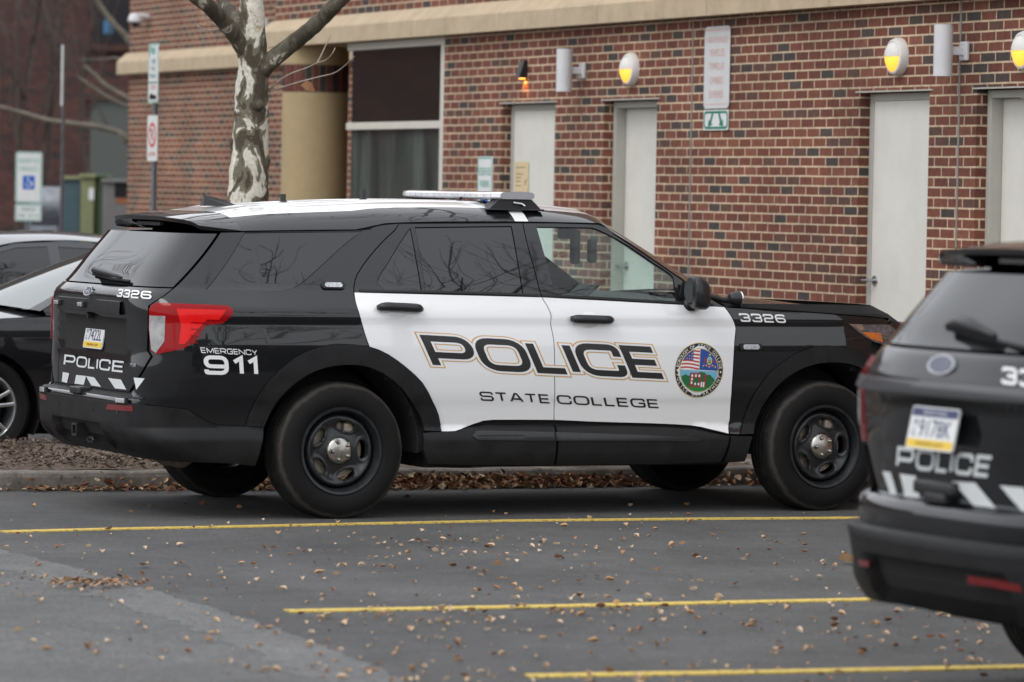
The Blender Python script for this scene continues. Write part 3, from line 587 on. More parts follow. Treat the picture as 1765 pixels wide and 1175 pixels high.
def make_wheel(parent, loc, side, steer=0, spin=0, rt=.378, rr=.238, wd=.255, style='steel'):
    """wheel axis along y, outer face at -y for the right flank"""
    mb = MB(); yo = -wd/2
    if style == 'steel':
        # rim barrel and flange
        mb.lathe([(rr-.004, yo+.030), (rr+.006, yo+.012), (rr+.001, yo+.004), (rr-.012, yo+.006), (rr-.020, yo+.022), (rr-.030, yo+.050), (rr-.036, yo+.10), (rr-.036, .10), (rr, .12)], 72, M_STEEL)
        # disc with five oval slots
        R0, R1 = .030, rr-.034
        def dz(r):  # dish
            q = r/R1
            return yo+.062-.030*math.exp(-((q-.90)/.13)**2)-.020*math.exp(-((q-.25)/.30)**2)+.02*max(0, q-.93)/.07
        rows = []; nA = 180; nR = 26; V = []; keep = {}
        def hole(r, a):
            best = 9
            for k in range(5):
                a0 = 2*pi*(k+.5)/5+spin
                x = r*sin(a-a0); y_ = r*cos(a-a0)-.139
                best = min(best, hypot(x/.052, y_/.027))
            return best
        ri = [R0+(R1-R0)*i/nR for i in range(nR+1)]
        for i, r in enumerate(ri):
            for j in range(nA):
                a = 2*pi*j/nA; h = hole(r, a); y_ = dz(r)
                if h < 1.55: y_ += -.007*max(0, 1-abs(h-1.22)/.33)
                V.append((r*cos(a+pi/2), y_, r*sin(a+pi/2)))
        F = []; edge = {}
        for i in range(nR):
            for j in range(nA):
                jj = (j+1) % nA
                if hole((ri[i]+ri[i+1])/2, 2*pi*(j+.5)/nA) > 1.0: F.append((i*nA+j, i*nA+jj, (i+1)*nA+jj, (i+1)*nA+j))
        # snap slot edges onto the oval
        V2 = [Vector(v) for v in V]
        for idx in range(len(V2)):
            i, j = divmod(idx, nA); r = ri[i]; a = 2*pi*j/nA; h = hole(r, a)
            if .70 < h < 1.22:
                k = min(range(5), key=lambda k: -cos(a-(2*pi*(k+.5)/5+spin))); a0 = 2*pi*(k+.5)/5+spin
                x = r*sin(a-a0)/h; y_ = (r*cos(a-a0)-.139)/h+.139
                if abs(h-1) < .12:
                    r2 = hypot(x, y_); a2 = a0+atan2(x, y_); V2[idx] = Vector((r2*cos(a2+pi/2), V2[idx].y, r2*sin(a2+pi/2)))
        b = len(V2); cnt = {}
        for f in F:
            for q in range(4): cnt[(f[q], f[(q+1) % 4])] = 1
        low = {}
        for (a, c) in list(cnt):
            if (c, a) not in cnt:
                for q in (a, c):
                    if q not in low: low[q] = len(V2); V2.append(V2[q]+Vector((0, .022, 0)))
                F.append((c, a, low[a], low[c]))
        mb.add(V2, F, M_STEEL)
        o = mb.build('wheel', M_STEEL, parent, loc, auto=42)
        d = MB(); d.lathe([(0, yo+.10), (.155, yo+.10), (.155, yo+.125), (0, yo+.125)], 40, M_BRAKE); d.box((.10, yo+.10, .11), (.13, .07, .10), M_BRAKE, .02); d.build('brake_disc', None, o, auto=40)
        cp = MB(); cp.lathe([(0, yo+.012), (.030, yo+.013), (.055, yo+.018), (.072, yo+.028), (.080, yo+.046), (.083, yo+.060)], 40, M_CAP)
        for k in range(5):
            a = 2*pi*k/5+spin+pi/2
            c = Vector((.050*cos(a), yo+.014, .050*sin(a)))
            cp.lathe([(0, -.012), (.007, -.011), (.0115, -.004), (.0125, .004), (.0165, .0045), (.018, .008)], 14, M_CAP, c=c)
        cp.build('hub_cap', None, o, auto=40)
    else:
        mb.lathe([(rr+.004, yo+.012), (rr-.008, yo+.004), (rr-.02, yo+.02), (rr-.03, yo+.09), (rr-.03, .10)], 64, M_ALLOY)
        for k in range(10):
            a = 2*pi*k/10+.11*(1 if k % 2 else -1)
            rot = Matrix.Rotation(a, 3, 'Y'); mb.box(rot @ Vector((rr*.56, yo+.022, 0)), (rr*.86, .022, .026), M_ALLOY, .006, rot)
        mb.lathe([(0, yo+.006), (.03, yo+.006), (.06, yo+.016), (.07, yo+.06)], 32, M_ALLOY)
        o = mb.build('wheel', None, parent, loc, auto=40)
        d = MB(); d.lathe([(0, yo+.10), (.15, yo+.10), (.15, yo+.12)], 32, M_UNDER); d.build('brake_disc', None, o)
    t = MB(); h = wd/2; g = .010
    pr = [(rr-.006, -h+.022), (rr+.014, -h+.004), (rr+.035, -h-.002), (rr+.070, -h-.006), (rt-.050, -h+.001), (rt-.026, -h+.010), (rt-.012, -h+.022), (rt-.004, -h+.036), (rt, -h+.052)]
    gr = []
    for c in (-.052, -.018, .018, .052): gr += [(rt, c-.006), (rt-g, c-.0045), (rt-g, c+.0045), (rt, c+.006)]
    pr = pr+gr+[(a, -b_) for a, b_ in pr[::-1]]
    t.lathe(pr, 96, M_TYRE)
    t.build('tyre', None, o, auto=35)
    if side < 0: o.rotation_euler = (0, 0, pi+steer)
    else: o.rotation_euler = (0, 0, steer)
    return o
def rear_pt(S, y, z, off=0):
    """point on the rear face by car y"""
    s = S.smin-y/1.2
    for _ in range(12):
        e = S.xy(s, z)[1]-y; d = (S.xy(s+.002, z)[1]-S.xy(s-.002, z)[1])/.004; s -= e/d
    return s
def drip_curve(D): 
    xs, zs = zip(*D); return pchip(xs, zs)
def arch_dome(s, z, x0):
    d = hypot(s-x0, z-.40); t = min(max((d-.44)/.115, 0), 1); return .011*sin(pi*t)-.010*max(0, 1-t/.25)
def build_suv(root, S, D, v):
    zc_ = v['zcorr'] if 'zcorr' in v else 0
    # ---- inner dark shell, floor and wheel housings
    mb = MB(); rows = []
    def inarch(s, z): return (hypot(s-0, z-.40) < .47 or hypot(s-3.03, z-.40) < .47)
    ss = [S.smin+(S.smax-S.smin)*i/150 for i in range(151)]; zs = [.36+.05*i for i in range(18)]
    P = [[Vector(S(s, z, -.030)) for z in zs] for s in ss]; V, F = [], []; idx = {}
    for i in range(150):
        for j in range(17):
            if inarch((ss[i]+ss[i+1])/2, (zs[j]+zs[j+1])/2): continue
            q = []
            for a, b in ((i, j), (i+1, j), (i+1, j+1), (i, j+1)):
                if (a, b) not in idx: idx[(a, b)] = len(V); V.append(P[a][b])
                q.append(idx[(a, b)])
            F.append(tuple(q))
    mb.add(V, F, M_UNDER); mb.add([(x, -y, z) for x, y, z in V], [f[::-1] for f in F], M_UNDER)
    mb.box((1.5, 0, .33), (1.9, 1.70, .12), M_UNDER); mb.box((1.5, 0, .42), (4.6, 1.16, .22), M_UNDER)
    mb.box((-.72, 0, .46), (.52, 1.5, .16), M_UNDER); mb.box((3.58, 0, .42), (.45, 1.4, .24), M_UNDER)
    for x0 in (0, 3.03):
        for sy in (-1, 1):
            rows = [[(x0-.475*cos(a), sy*yy, .40+.475*sin(a)) for yy in (.935, .58)] for a in [pi*(i/24*1.06-.03) for i in range(25)]]
            mb.grid(rows, M_UNDER); mb.add([(x0, sy*.58, .36)]+[(x0+.475*cos(pi*i/24), sy*.58, .36+.475*sin(pi*i/24)) for i in range(25)], [(0, i+1, i+2) for i in range(24)], M_UNDER)
    mb.build('chassis', None, root, fix=False)
    # exhaust
    ex = MB(); ex.tube([(-.80, -.30, .36), (-.84, -.40, .335), (-.84, -.72, .330), (-.80, -.80, .36)], [.035, .055, .055, .035], 16, M_MUFF)
    for k in range(8): ex.tube([(-.84, -.46-.035*k, .3325), (-.84, -.472-.035*k, .3325)], [.060, .060], 16, M_MUFF)
    ex.tube([(-.95, .50, .395), (-.95, .18, .385)], [.05, .05], 16, M_MUFF)
    for k in range(12): ex.tube([(-.95, .16-.040*k, .385), (-.95, .142-.040*k, .385)], [.054, .054], 14, M_UNDER)
    ex.build('exhaust', None, root, auto=40)
    # ---- flank panels
    for sd in (1, -1):
        k = dict(side=sd); under = lambda s, z: -.007 if z < v['waist'](s)-.012 else 0.
        qtr = panel('quarter_panel', S, D['quarter_panel'], M_BLACK, root, holes=[D['quarter_glass']], **k)
        panel('window_glass', S, D['quarter_glass'], M_TINT, qtr, off=-.004, gap=.003, **k)
        rd = panel('rear_door', S, D['rear_door'], M_BLACK, root, holes=[D['rear_door_glass'], D['rear_door_vent_glass']], hgap=.004, dome=under, **k)
        panel('window_glass', S, D['rear_door_glass'], M_TINT, rd, off=-.006, gap=0, **k); panel('vent_glass', S, D['rear_door_vent_glass'], M_TINT, rd, off=-.005, gap=0, **k)
        fd = panel('front_door', S, D['front_door'], M_BLACK, root, holes=[D['front_door_glass']], hgap=.004, dome=under, **k)
        panel('window_glass', S, D['front_door_glass'], M_CLEAR, fd, off=-.008, gap=-.004, lip=.003, **k)
        # white lower skins: cut the door outline at the waist line
        for nm, dr in (('rear_door', rd), ('front_door', fd)):
            W = [p for p in D[nm]]
            zb = v['waist']
            cut = []
            n = len(W)
            for i in range(n):
                a, b = W[i], W[(i+1) % n]; fa = a[1]-zb(a[0]); fb = b[1]-zb(b[0])
                if fa <= 0: cut.append(a)
                if (fa <= 0) != (fb <= 0):
                    t = fa/(fa-fb); cut.append((a[0]+(b[0]-a[0])*t, a[1]+(b[1]-a[1])*t))
            panel('white_door_skin', S, cut, M_WHITE, dr, off=.0012, gap=.0026, lip=.005, **k)
            # waist seal along the window sill
            lo = [p for p in D[nm+'_glass']]
        for nm, dr in (('rear_door', rd), ('front_door', fd)):
            xs = (.12, 1.20) if nm == 'rear_door' else (1.215, 2.30); mbs = MB()
            rows = []
            for i in range(30):
                x = xs[0]+(xs[1]-xs[0])*i/29; z = v['waist'](x)
                rows.append([Vector(S(x, z-.002, .002)), Vector(S(x, z+.002, .007)), Vector(S(x, z+.013, .007)), Vector(S(x, z+.017, -.004))])
            if sd < 0: rows = [[Vector((p.x, -p.y, p.z)) for p in r] for r in rows]
            mbs.grid(rows, M_RUB); mbs.build('waist_seal', None, dr)
        fe = panel('fender', S, D['fender'], M_BLACK, root, **k)
        panel('rear_arch_trim', S, D['rear_arch'], M_PLAST, root, off=.012, gap=0, lip=.055, res=.022, dome=lambda s, z: arch_dome(s, z, 0), **k)
        panel('front_arch_trim', S, D['front_arch'], M_PLAST, root, off=.012, gap=0, lip=.055, res=.022, dome=lambda s, z: arch_dome(s, z, 3.03), **k)
        panel('sill_trim', S, D['sill_rear'], M_PLAST, rd, off=.012, gap=.002, lip=.05, **k)
        s2 = panel('sill_trim', S, D['sill_front'], M_PLAST, fd, off=.012, gap=.002, lip=.05, **k)
        panel('sill_trim', S, D['sill_fender'], M_PLAST, root, off=.012, gap=.002, lip=.05, **k)
        gx = [p[0] for p in D['sill_groove']]; gm = 1.297
        for lo_, hi_, par in ((min(gx), gm-.006, rd), (gm+.006, max(gx), fd)):
            C = []
            n = len(D['sill_groove'])
            for i in range(n):
                a, b = D['sill_groove'][i], D['sill_groove'][(i+1) % n]
                for lim, sg in ((lo_, 1), (hi_, -1)): pass
                if lo_ <= a[0] <= hi_: C.append(a)
                for lim in (lo_, hi_):
                    if (a[0]-lim)*(b[0]-lim) < 0: t = (lim-a[0])/(b[0]-a[0]); C.append((lim, a[1]+(b[1]-a[1])*t))
            if len(C) > 2: panel('sill_insert', S, C, M_SATIN, par, off=.017, gap=0, lip=.006, **k)
        # handles
        for nm, dr in (('handle_r', rd), ('handle_f', fd)):
            (xa, za), (xb, zb2) = D[nm]; hm = MB(); zc = (za+zb2)/2
            pts = []
            for i in range(13):
                t = i/12; x = xa+(xb-xa)*t; bow = .014+.026*(1-(2*t-1)**6)
                p = Vector(S(x, za+(zb2-za)*t, bow)); p.y *= sd; pts.append(p)
            hm.tube(pts, [.015]+[.023]+[.025]*9+[.023]+[.015], 12, M_SATIN)
            hm.build('door_handle', None, dr, smooth=True)
            cm = MB(); cx = (xa+xb)/2-.01; rws = []
            for i in range(7):
                q = i/6
                rws.append([Vector(S(cx+.062*q*cos(2*pi*j/28), zc-.004+.046*q*sin(2*pi*j/28), .0022+.006*(1-q*q))) for j in range(29)])
            if sd < 0: rws = [[Vector((p.x, -p.y, p.z)) for p in r] for r in rws]
            cm.grid(rws, M_WHITE); cm.build('handle_cup', None, dr, smooth=True)
        # mirror
        mm = MB(); st = []
        for i, (x, sy_, sz_) in enumerate(((2.103, .0, .0), (2.105, .090, .086), (2.115, .098, .094), (2.15, .096, .092), (2.185, .086, .084), (2.208, .066, .066), (2.22, .03, .03), (2.222, 0, 0))):
            ring = []
            for j in range(24):
                a = 2*pi*j/24; cx_, sx_ = cos(a), sin(a)
                yy = abs(cx_)**.62*(1 if cx_ > 0 else -1)*sy_; zz = abs(sx_)**.62*(1 if sx_ > 0 else -1)*sz_
                ring.append(Vector((x-.03*(yy/.13)*1, sd*(-1.045-yy), 1.268+zz-.03*(x-2.1)/.12)))
            st.append(ring+[ring[0]])
        mm.grid(st, M_SATIN); mm.tube([(2.15, sd*-.97, 1.19), (2.14, sd*-.90, 1.185)], [.035, .045], 12, M_SATIN)
        mr_ = mm.build('door_mirror', None, fd, smooth=True)
        mg = MB(); mg.prism([(a*.080-sd*1.045, b*.076+1.268) for a, b in [(cos(2*pi*j/24), sin(2*pi*j/24)) for j in range(24)]], .003, M_CHROME, (2.098, 0, 0), 'x'); mg.build('mirror_glass', None, mr_)
        sl = MB(); sl.prism([(2.085, 1.205), (2.29, 1.20), (2.20, 1.262), (2.11, 1.32)], .012, M_SATIN, (0, sd*-.925 if sd > 0 else .913, 0)); sl.build('mirror_sail', None, fd)
        # marker lights with lens
        for nm in ('side_light_r', 'side_light_f'):
            p = D[nm]; xa = min(q[0] for q in p); xb = max(q[0] for q in p); za = min(q[1] for q in p); zb2 = max(q[1] for q in p)
            def cap(sc_, o_, m_, sd=sd, c=((xa+xb)/2, (za+zb2)/2), wh=(xb-xa, .034)):
                pts = rrect(wh[0]*sc_, wh[1]*sc_, wh[1]*sc_*.49, 6); b_ = MB()
                A = [Vector(S(c[0]+a, c[1]+b, o_)) for a, b in pts]; B_ = [Vector(S(c[0]+a, c[1]+b, -.002)) for a, b in pts]
                if sd < 0: A = [Vector((p.x, -p.y, p.z)) for p in A]; B_ = [Vector((p.x, -p.y, p.z)) for p in B_]
                n = len(A); b_.add(A+B_, [tuple(range(n))]+[(i, i+n, (i+1) % n+n, (i+1) % n) for i in range(n)], m_); return b_
            h_ = cap(1.12, .012, M_RUB).build('marker_light', None, qtr if nm[-1] == 'r' else fe)
            cap(.82, .017, M_GREYM).build('lens', None, h_)
        # tail light
        if v['kind'] == 'new':
            tl = panel('taillight', S, D['taillight'], M_RED, root, off=.010, gap=0, lip=.02, **k)
            panel('reversing_lens', S, D['tl_white'], M_LENSW, tl, off=.0125, gap=0, lip=.004, **k)
            panel('brake_lens', S, D['tl_bright'], M_REDB, tl, off=.0122, gap=0, lip=.004, **k)
            for i in range(4):
                z0 = 1.072-.036*i; x0 = -.80; x1 = -.735-.012*i
                panel('lens_rib', S, [(x0, z0), (x1, z0-.002), (x1, z0+.004), (x0, z0+.006)], M_RED, tl, off=.0150, gap=0, lip=.003, **k)
        else:
            tl = panel('taillight', S, [(-1.03, 1.20), (-.99, 1.235), (-.72, 1.20), (-.68, 1.14), (-.80, 1.06), (-.96, .93), (-1.03, .93)], M_REDD, root, off=.014, gap=0, lip=.03, **k)
            panel('reversing_lens', S, [(-1.03, 1.11), (-.95, 1.11), (-.95, 1.02), (-1.03, .99)], M_LENSW, tl, off=.018, gap=0, lip=.004, **k)
        # head light
        hl = panel('headlight', S, D['headlight'], M_DARKREFL, root, off=.008, gap=0, lip=.02, **k)
        panel('indicator_lens', S, D['headlight_amber'], M_AMBER, hl, off=.0105, gap=0, lip=.003, **k); panel('headlight_trim', S, D['headlight_chrome'], M_CHROME, hl, off=.0105, gap=0, lip=.003, **k)
        for x0, dz_ in ((3.36, 0), (3.40, .02)):
            panel('lamp_fin', S, [(3.35, 1.0+dz_), (3.46, .995+dz_), (3.46, .999+dz_), (3.35, 1.004+dz_)], M_CHROME, hl, off=.011, gap=0, lip=.002, **k)
    # ---- rear
    sm = S.smin
    def mir(P): return P+[(2*sm-s, z) for s, z in P[::-1]]
    rg = panel('rear_window', S, mir([(-.89, v['belt']), (-.667, 1.556)]), M_TINT, root, off=0, gap=.004)
    tgP = D['tailgate']; zb0 = v['tg_bot']
    tg = panel('tailgate', S, mir([(s, max(z, zb0)) for s, z in D['tailgate'][::-1]])[::-1] if v['kind'] == 'new' else mir([(-.90, v['belt']-.006), (-.96, 1.21), (-1.02, 1.16), (-1.06, .90), (-1.10, .80), (-1.14, .745)]), M_BLACK, root, dome=v['dome'])
    st = panel('bumper_step', S, mir([(-.97 if v['kind'] == 'new' else -.80, .612 if v['kind'] == 'new' else .60), (-1.02 if v['kind'] == 'new' else -.85, .655 if v['kind'] == 'new' else zb0-.006)]), M_BLACK, root, gap=.0)
    if v['kind'] == 'new':
        g = MB(); g.grid([[Vector(S(-1.0+(2*sm-2*-1.0)*i/60, z)) for z in (.655, .6585, .663, .668, .675)] for i in range(61)], M_PLAST); g.build('bumper_ledge', None, st, smooth=True)
    bt = [p for p in D['bumper_top'] if p[0] > -1.10]
    if v['kind'] == 'new':
        bp = panel('rear_bumper', S, mir([(-.452, .506)]+[p for p in bt[::-1]]+[])[:0] or (lambda T, B: T+[(2*sm-s, z) for s, z in T[::-1]]+[(2*sm-s, z) for s, z in B]+B[::-1])(bt[::-1], [(-.491, .30), (-.603, .315), (-.789, .328), (-.989, .332), (-1.35, .345)]), M_PLAST, root, off=.014, gap=0, lip=.035, dome=v['bdome'], res=.022)
    else:
        bp = panel('rear_bumper', S, (lambda T, B: T+[(2*sm-s, z) for s, z in T[::-1]]+[(2*sm-s, z) for s, z in B]+B[::-1])([(-.452, .506), (-.60, .52), (-.75, .56), (-.85, .605), (-1.2, .625)], [(-.491, .30), (-.603, .315), (-.789, .34), (-.989, .36), (-1.35, .375)]), M_PLAST, root, off=.014, gap=0, lip=.035, dome=v['bdome'], res=.022)
    v['rear'](root, S, D, tg, bp, st, rg)
    # ---- front
    xm = S.smax
    def mirf(P): return P+[(2*xm-s, z) for s, z in P[::-1]]
    fb = panel('front_bumper', S, mirf([(3.47, .60), (3.40, .975)])[::-1], M_BLACK, root)
    panel('lower_intake', S, mirf([(3.52, .30), (3.60, .60)])[::-1], M_PLAST, root, off=.004)
    gr = panel('grille', S, mirf([(3.95, .72), (3.86, .98)])[::-1], M_SATIN, fb, off=.006, gap=0)
    for i in range(4): panel('grille_bar', S, mirf([(3.95, .76+.06*i), (3.94, .78+.06*i)])[::-1], M_GREYM, gr, off=.012, gap=0, lip=.006)
    fpl = panel('fascia', S, mirf([(3.40, .985), (3.47, 1.085)])[::-1], M_BLACK, root)
    # ---- roof, pillars, screen
    E = drip_curve(D['drip']); st_ = [(-.50, -.56, 1.672), (-.30, -.36, 1.700), (0, 0, 1.722), (.417, .45, 1.745), (.8, .8, 1.752), (1.25, 1.28, 1.745), (1.60, 1.70, 1.716), (1.665, 1.80, 1.694), (1.741, 1.90, 1.655), (1.907, 2.12, 1.535), (2.114, 2.36, 1.402), (2.251, 2.52, 1.315), (2.375, 2.66, 1.238)]
    XE = pchip([i for i in range(13)], [a[0] for a in st_]); XC = pchip(list(range(13)), [a[1] for a in st_]); ZC = pchip(list(range(13)), [a[2] for a in st_])
    def T(u, w_):
        xe = XE(u); ze = E(xe)+.004; ye = S.w(xe, ze)-.002; q = abs(w_); p = 5.2-3.2*min(max((u-6)/2, 0), 1)
        b = 1-q**p; xx = 1-q**2
        z = ze+(ZC(u)-ze)*b
        return Vector((xe+(XC(u)-xe)*xx, -ye*w_, z))
    def tgrid(name, u0, u1, w0, w1, nu, nw, m_, par, ridge=False, dz=0):
        g = MB(); rows = []
        for i in range(nu+1):
            u = u0+(u1-u0)*i/nu; r = []
            for j in range(nw+1):
                q = w0+(w1-w0)*j/nw; p = T(u, q); p.z += dz
                if ridge:
                    for c in (.26, .52): p.z += .007*math.exp(-((abs(q)-c)/.035)**4)*min(1, max(0, u-.6)/.5)*min(1, max(0, 6.6-u)/.5)
                r.append(p)
            rows.append(r)
        g.grid(rows, m_); return g.build(name, None, par, smooth=True)
    for sg in (1, -1):
        g = MB(); rows = []
        for i in range(61):
            u = 12*i/60; xe = XE(u); ze = E(xe); a = T(u, sg); rows.append([a+Vector((0, 0, .001)), a+Vector((0, sg*.010, -.004)), Vector((xe, -sg*(S.w(xe, ze-.03)-.014), ze-.03))])
        g.grid(rows, M_GAP); g.build('drip_channel', None, root, fix=False)
    roof = tgrid('roof', 0, 7, -.80, .80, 40, 72, M_WHITE, root, True, .001)
    for a, b in ((.80, 1.0), (-1.0, -.80)):
        tgrid('roof_rail', 0, 7.9, a, b, 40, 10, M_BLACK, root)
    tgrid('roof_header', 7, 7.45, -.80, .80, 4, 40, M_BLACK, root)
    ws = tgrid('windshield', 7.45, 12, -.885, .885, 24, 40, M_CLEAR, root)
    tgrid('cowl', 11.85, 12, -1, 1, 3, 30, M_SATIN, root, dz=.004)
    for a, b in ((.885, 1.0), (-1.0, -.885)): tgrid('windshield_pillar', 7.45, 12, a, b, 24, 8, M_BLACK, root)
    # white band on the rail beneath the light bar foot
    for sg in (1, -1):
        g = MB(); rows = []
        for i in range(9):
            q = .78+.22*i/8; rows.append([T(4.72+.19*j/3, sg*q)+Vector((0, -sg*.0012, .0015)) for j in range(4)])
        g.grid(rows, M_DWHITE); g.build('white_rail_band', None, roof, smooth=True)
    # spoiler
    sp = MB(); rows = []
    for j in range(41):
        w_ = -1+2*j/40; a = T(0.02, w_); q = abs(w_); b = T(.5, w_)
        ye = -w_*(.655 if q > .999 else .66); zr = 1.642-.028*q**3-.018*max(0, (q-.86)/.14)**2
        xr_ = -.835+.095*q**4
        lip_ = Vector((xr_, ye, zr)); mid = Vector(((a.x+xr_)/2, (a.y+ye)/2, (a.z+zr)/2+.012*(1-q)))
        bot = Vector((xr_+.008, ye, zr-.022)); und = Vector((-.66, ye*1.0, 1.585+.012*(1-q))); und2 = Vector((-.56, a.y*.98, 1.566))
        if q > .97: und = Vector((-.66, ye*1.02, 1.568))
        rows.append([a, mid, lip_, bot, und, und2])
    sp.grid(rows, M_BLACK); n = len(rows[0])
    sp.add(rows[0], [tuple(range(n))], M_BLACK); sp.add(rows[-1], [tuple(range(n-1, -1, -1))], M_BLACK)
    spo = sp.build('roof_spoiler', None, root, auto=32)
    bl = MB(); bl.box((-.775, 0, 1.598), (.03, .36, .022), mat('high_brake_lamp', (.05, .045, .045), .25), .004); bl.build('high_brake_lamp', None, spo)
    # hood
    ft = pchip([p[0] for p in D['hood_edge']], [p[1] for p in D['hood_edge']])
    rows = []; zc2 = pchip([2.40, 2.7, 3.0, 3.3, 3.55, 3.75, 3.88], [1.238, 1.228, 1.205, 1.170, 1.125, 1.075, 1.0])
    for i in range(31):
        t = i/30; s = 2.40+(3.50-2.40)*t; xe, ye = S.xy(s, ft(s)); xc = 2.56+(3.86-2.56)*t; r = []
        for j in range(41):
            w_ = -1+2*j/40; q = abs(w_); z = ft(s)+.002+(zc2(xc)-ft(s))*(1-q**2.6)
            z += .012*math.exp(-((q-.66)/.10)**2)*(1-t*.6)
            r.append((xe+(xc-xe)*(1-q**2.2), ye*w_, z))
        rows.append(r)
    hd = MB(); hd.grid(rows, M_BLACK); hd.grid([[rows[-1][j] for j in range(41)], [(p[0]-.01, p[1], p[2]-.03) for p in rows[-1]]], M_BLACK); hd.build('hood', None, root, smooth=True)
    # ---- roof equipment
    def roofz(x, y):
        best = min(((T(u/10, 0).x-x)**2, u/10) for u in range(0, 75))[1]; xe = XE(best); ye = S.w(xe, E(xe)); return T(best, y/ye).z
    fin = MB(); z0 = roofz(-.36, 0)-.002
    fin.add([(-.46, 0, z0+.066), (-.38, 0, z0+.05), (-.25, 0, z0+.008), (-.235, 0, z0+.002), (-.47, -.028, z0+.002), (-.47, .028, z0+.002), (-.30, -.024, z0+.002), (-.30, .024, z0+.002), (-.455, -.012, z0+.05), (-.455, .012, z0+.05)], [(0, 8, 6, 2, 1), (0, 1, 2, 7, 9), (8, 4, 6), (9, 7, 5), (0, 9, 5, 4, 8), (2, 6, 3), (2, 3, 7)], M_SATIN); fin.build('shark_fin_antenna', None, roof)
    for (x, y, h_) in ((.10, .18, .050), (.52, 0, .065), (1.02, -.12, .02)):
        a = MB(); zz = roofz(x, y); a.lathe([(0, 0), (.022, 0), (.022, .012), (.016, .016), (.016, h_), (0, h_)], 16, M_SATIN, 'z', (x, y, zz-.002)); a.build('antenna_stub', None, roof, auto=40)
    lb = MB(); x0, zb_ = 1.175, 1.770
    sec = [(-.118, 0), (-.135, .009), (-.135, .028), (-.118, .038), (-.06, .042), (.06, .042), (.118, .038), (.135, .028), (.135, .009), (.118, 0)]
    def barx(y): return 1-.22*max(0, (abs(y)-.52)/.16)**2
    rows = [[(x0+a*barx(y), y, zb_+b) for a, b in sec] for y in [-.68+1.36*i/34 for i in range(35)]]
    rows = [[r+[r[0]] for r in [q]][0] for q in rows]
    lb.grid(rows, M_BAR); n = len(sec)
    for q in (rows[0], rows[-1]): lb.add(q[:-1], [tuple(range(n))], M_BAR)
    bar = lb.build('light_bar', None, roof, auto=40)
    cl = MB(); cl.box((x0, 0, zb_-.001), (.20, 1.26, .008), M_SATIN, .002); cl.build('bar_base', None, bar)
    for sg in (-1, 1):
        f = MB(); y1 = sg*.60
        zf = roofz(1.2, y1)
        A = [(x0-.165, zf-.002), (x0+.165, zf-.005), (x0+.10, zb_), (x0-.10, zb_)]
        V = [(x, y1+sg*.055, z) for x, z in A]+[(x, y1-sg*.05, z) for x, z in A]
        f.add(V, [(0, 1, 2, 3), (7, 6, 5, 4), (0, 4, 5, 1), (1, 5, 6, 2), (2, 6, 7, 3), (3, 7, 4, 0)], M_SATIN)
        f.box((x0, y1+sg*.045, zf-.004), (.35, .05, .010), M_SATIN, .004)
        f.tube([(x0-.02, y1+sg*.064, zf+.036), (x0+.03, y1+sg*.068, zf+.030), (x0+.05, y1+sg*.068, zf+.018)], .008, 10, M_CHROME); f.build('bar_foot', None, bar)
    wr = MB(); wr.tube([(x0-.10, -.16, zb_+.01), (x0-.16, -.22, zb_-.015), (x0-.13, -.34, zb_-.022), (x0-.10, -.45, zb_-.016)], .008, 8, M_RUB); wr.build('bar_cable', None, bar, smooth=True)
    # ---- cabin
    it = MB(); it.box((1.75, 0, 1.06), (.9, 1.5, .10), M_INT, .03)
    it.grid([[(2.0+.1*j, -.80+1.6*i/12, 1.16+.05*math.sin(pi*j/6)+(.02 if abs(-.80+1.6*i/12-.36) < .25 else 0)) for j in range(7)] for i in range(13)], M_INT)
    it.box((2.05, 0, 1.10), (.35, 1.6, .16), M_INT, .05)
    it.build('dashboard', None, root, auto=40)
    for y in (.37, -.37):
        se = MB(); se.box((1.30, y, .98), (.14, .50, .62), M_SEAT, .06, Matrix.Rotation(radians(-12), 3, 'Y')); se.box((1.22, y, 1.38), (.09, .27, .18), M_SEAT, .045, Matrix.Rotation(radians(-8), 3, 'Y'))
        for q in (-.06, .06): se.tube([(1.22, y+q, 1.2), (1.22, y+q, 1.34)], .007, 6, M_CHROME)
        se.build('seat', None, root, auto=50)
    sw = MB(); rot = Matrix.Rotation(radians(65), 3, 'Y')
    ring = [rot @ Vector((.185*cos(a), .185*sin(a), 0))+Vector((1.80, .38, 1.14)) for a in [2*pi*i/28 for i in range(29)]]
    sw.tube(ring, .016, 8, M_INT, caps=False); sw.box((1.83, .38, 1.13), (.06, .14, .12), M_INT, .03, rot); sw.build('steering_wheel', None, root, smooth=True)
    pt = MB(); pt.box((1.02, 0, 1.30), (.02, 1.50, .62), M_INT)
    pt.build('partition', None, root)
    lp = MB(); lp.box((1.80, -.02, 1.19), (.18, .26, .012), M_INT, .004, Matrix.Rotation(radians(6), 3, 'Y')); lp.box((1.92, -.02, 1.235), (.010, .26, .13), M_INT, .004, Matrix.Rotation(radians(50), 3, 'Y')); lp.tube([(1.86, -.05, .95), (1.86, -.05, 1.19)], .02, 8, M_INT); lp.build('laptop', None, root)
    vm_ = MB(); vm_.box((1.83, 0, 1.575), (.03, .24, .065), M_INT, .015); vm_.tube([(1.84, 0, 1.60), (1.88, 0, 1.66)], .012, 8, M_INT); vm_.box((1.77, -.22, 1.50), (.05, .06, .20), M_INT, .015); vm_.box((1.80, -.38, 1.48), (.05, .05, .14), M_INT, .015); vm_.build('rear_view_mirror', None, root, auto=40)
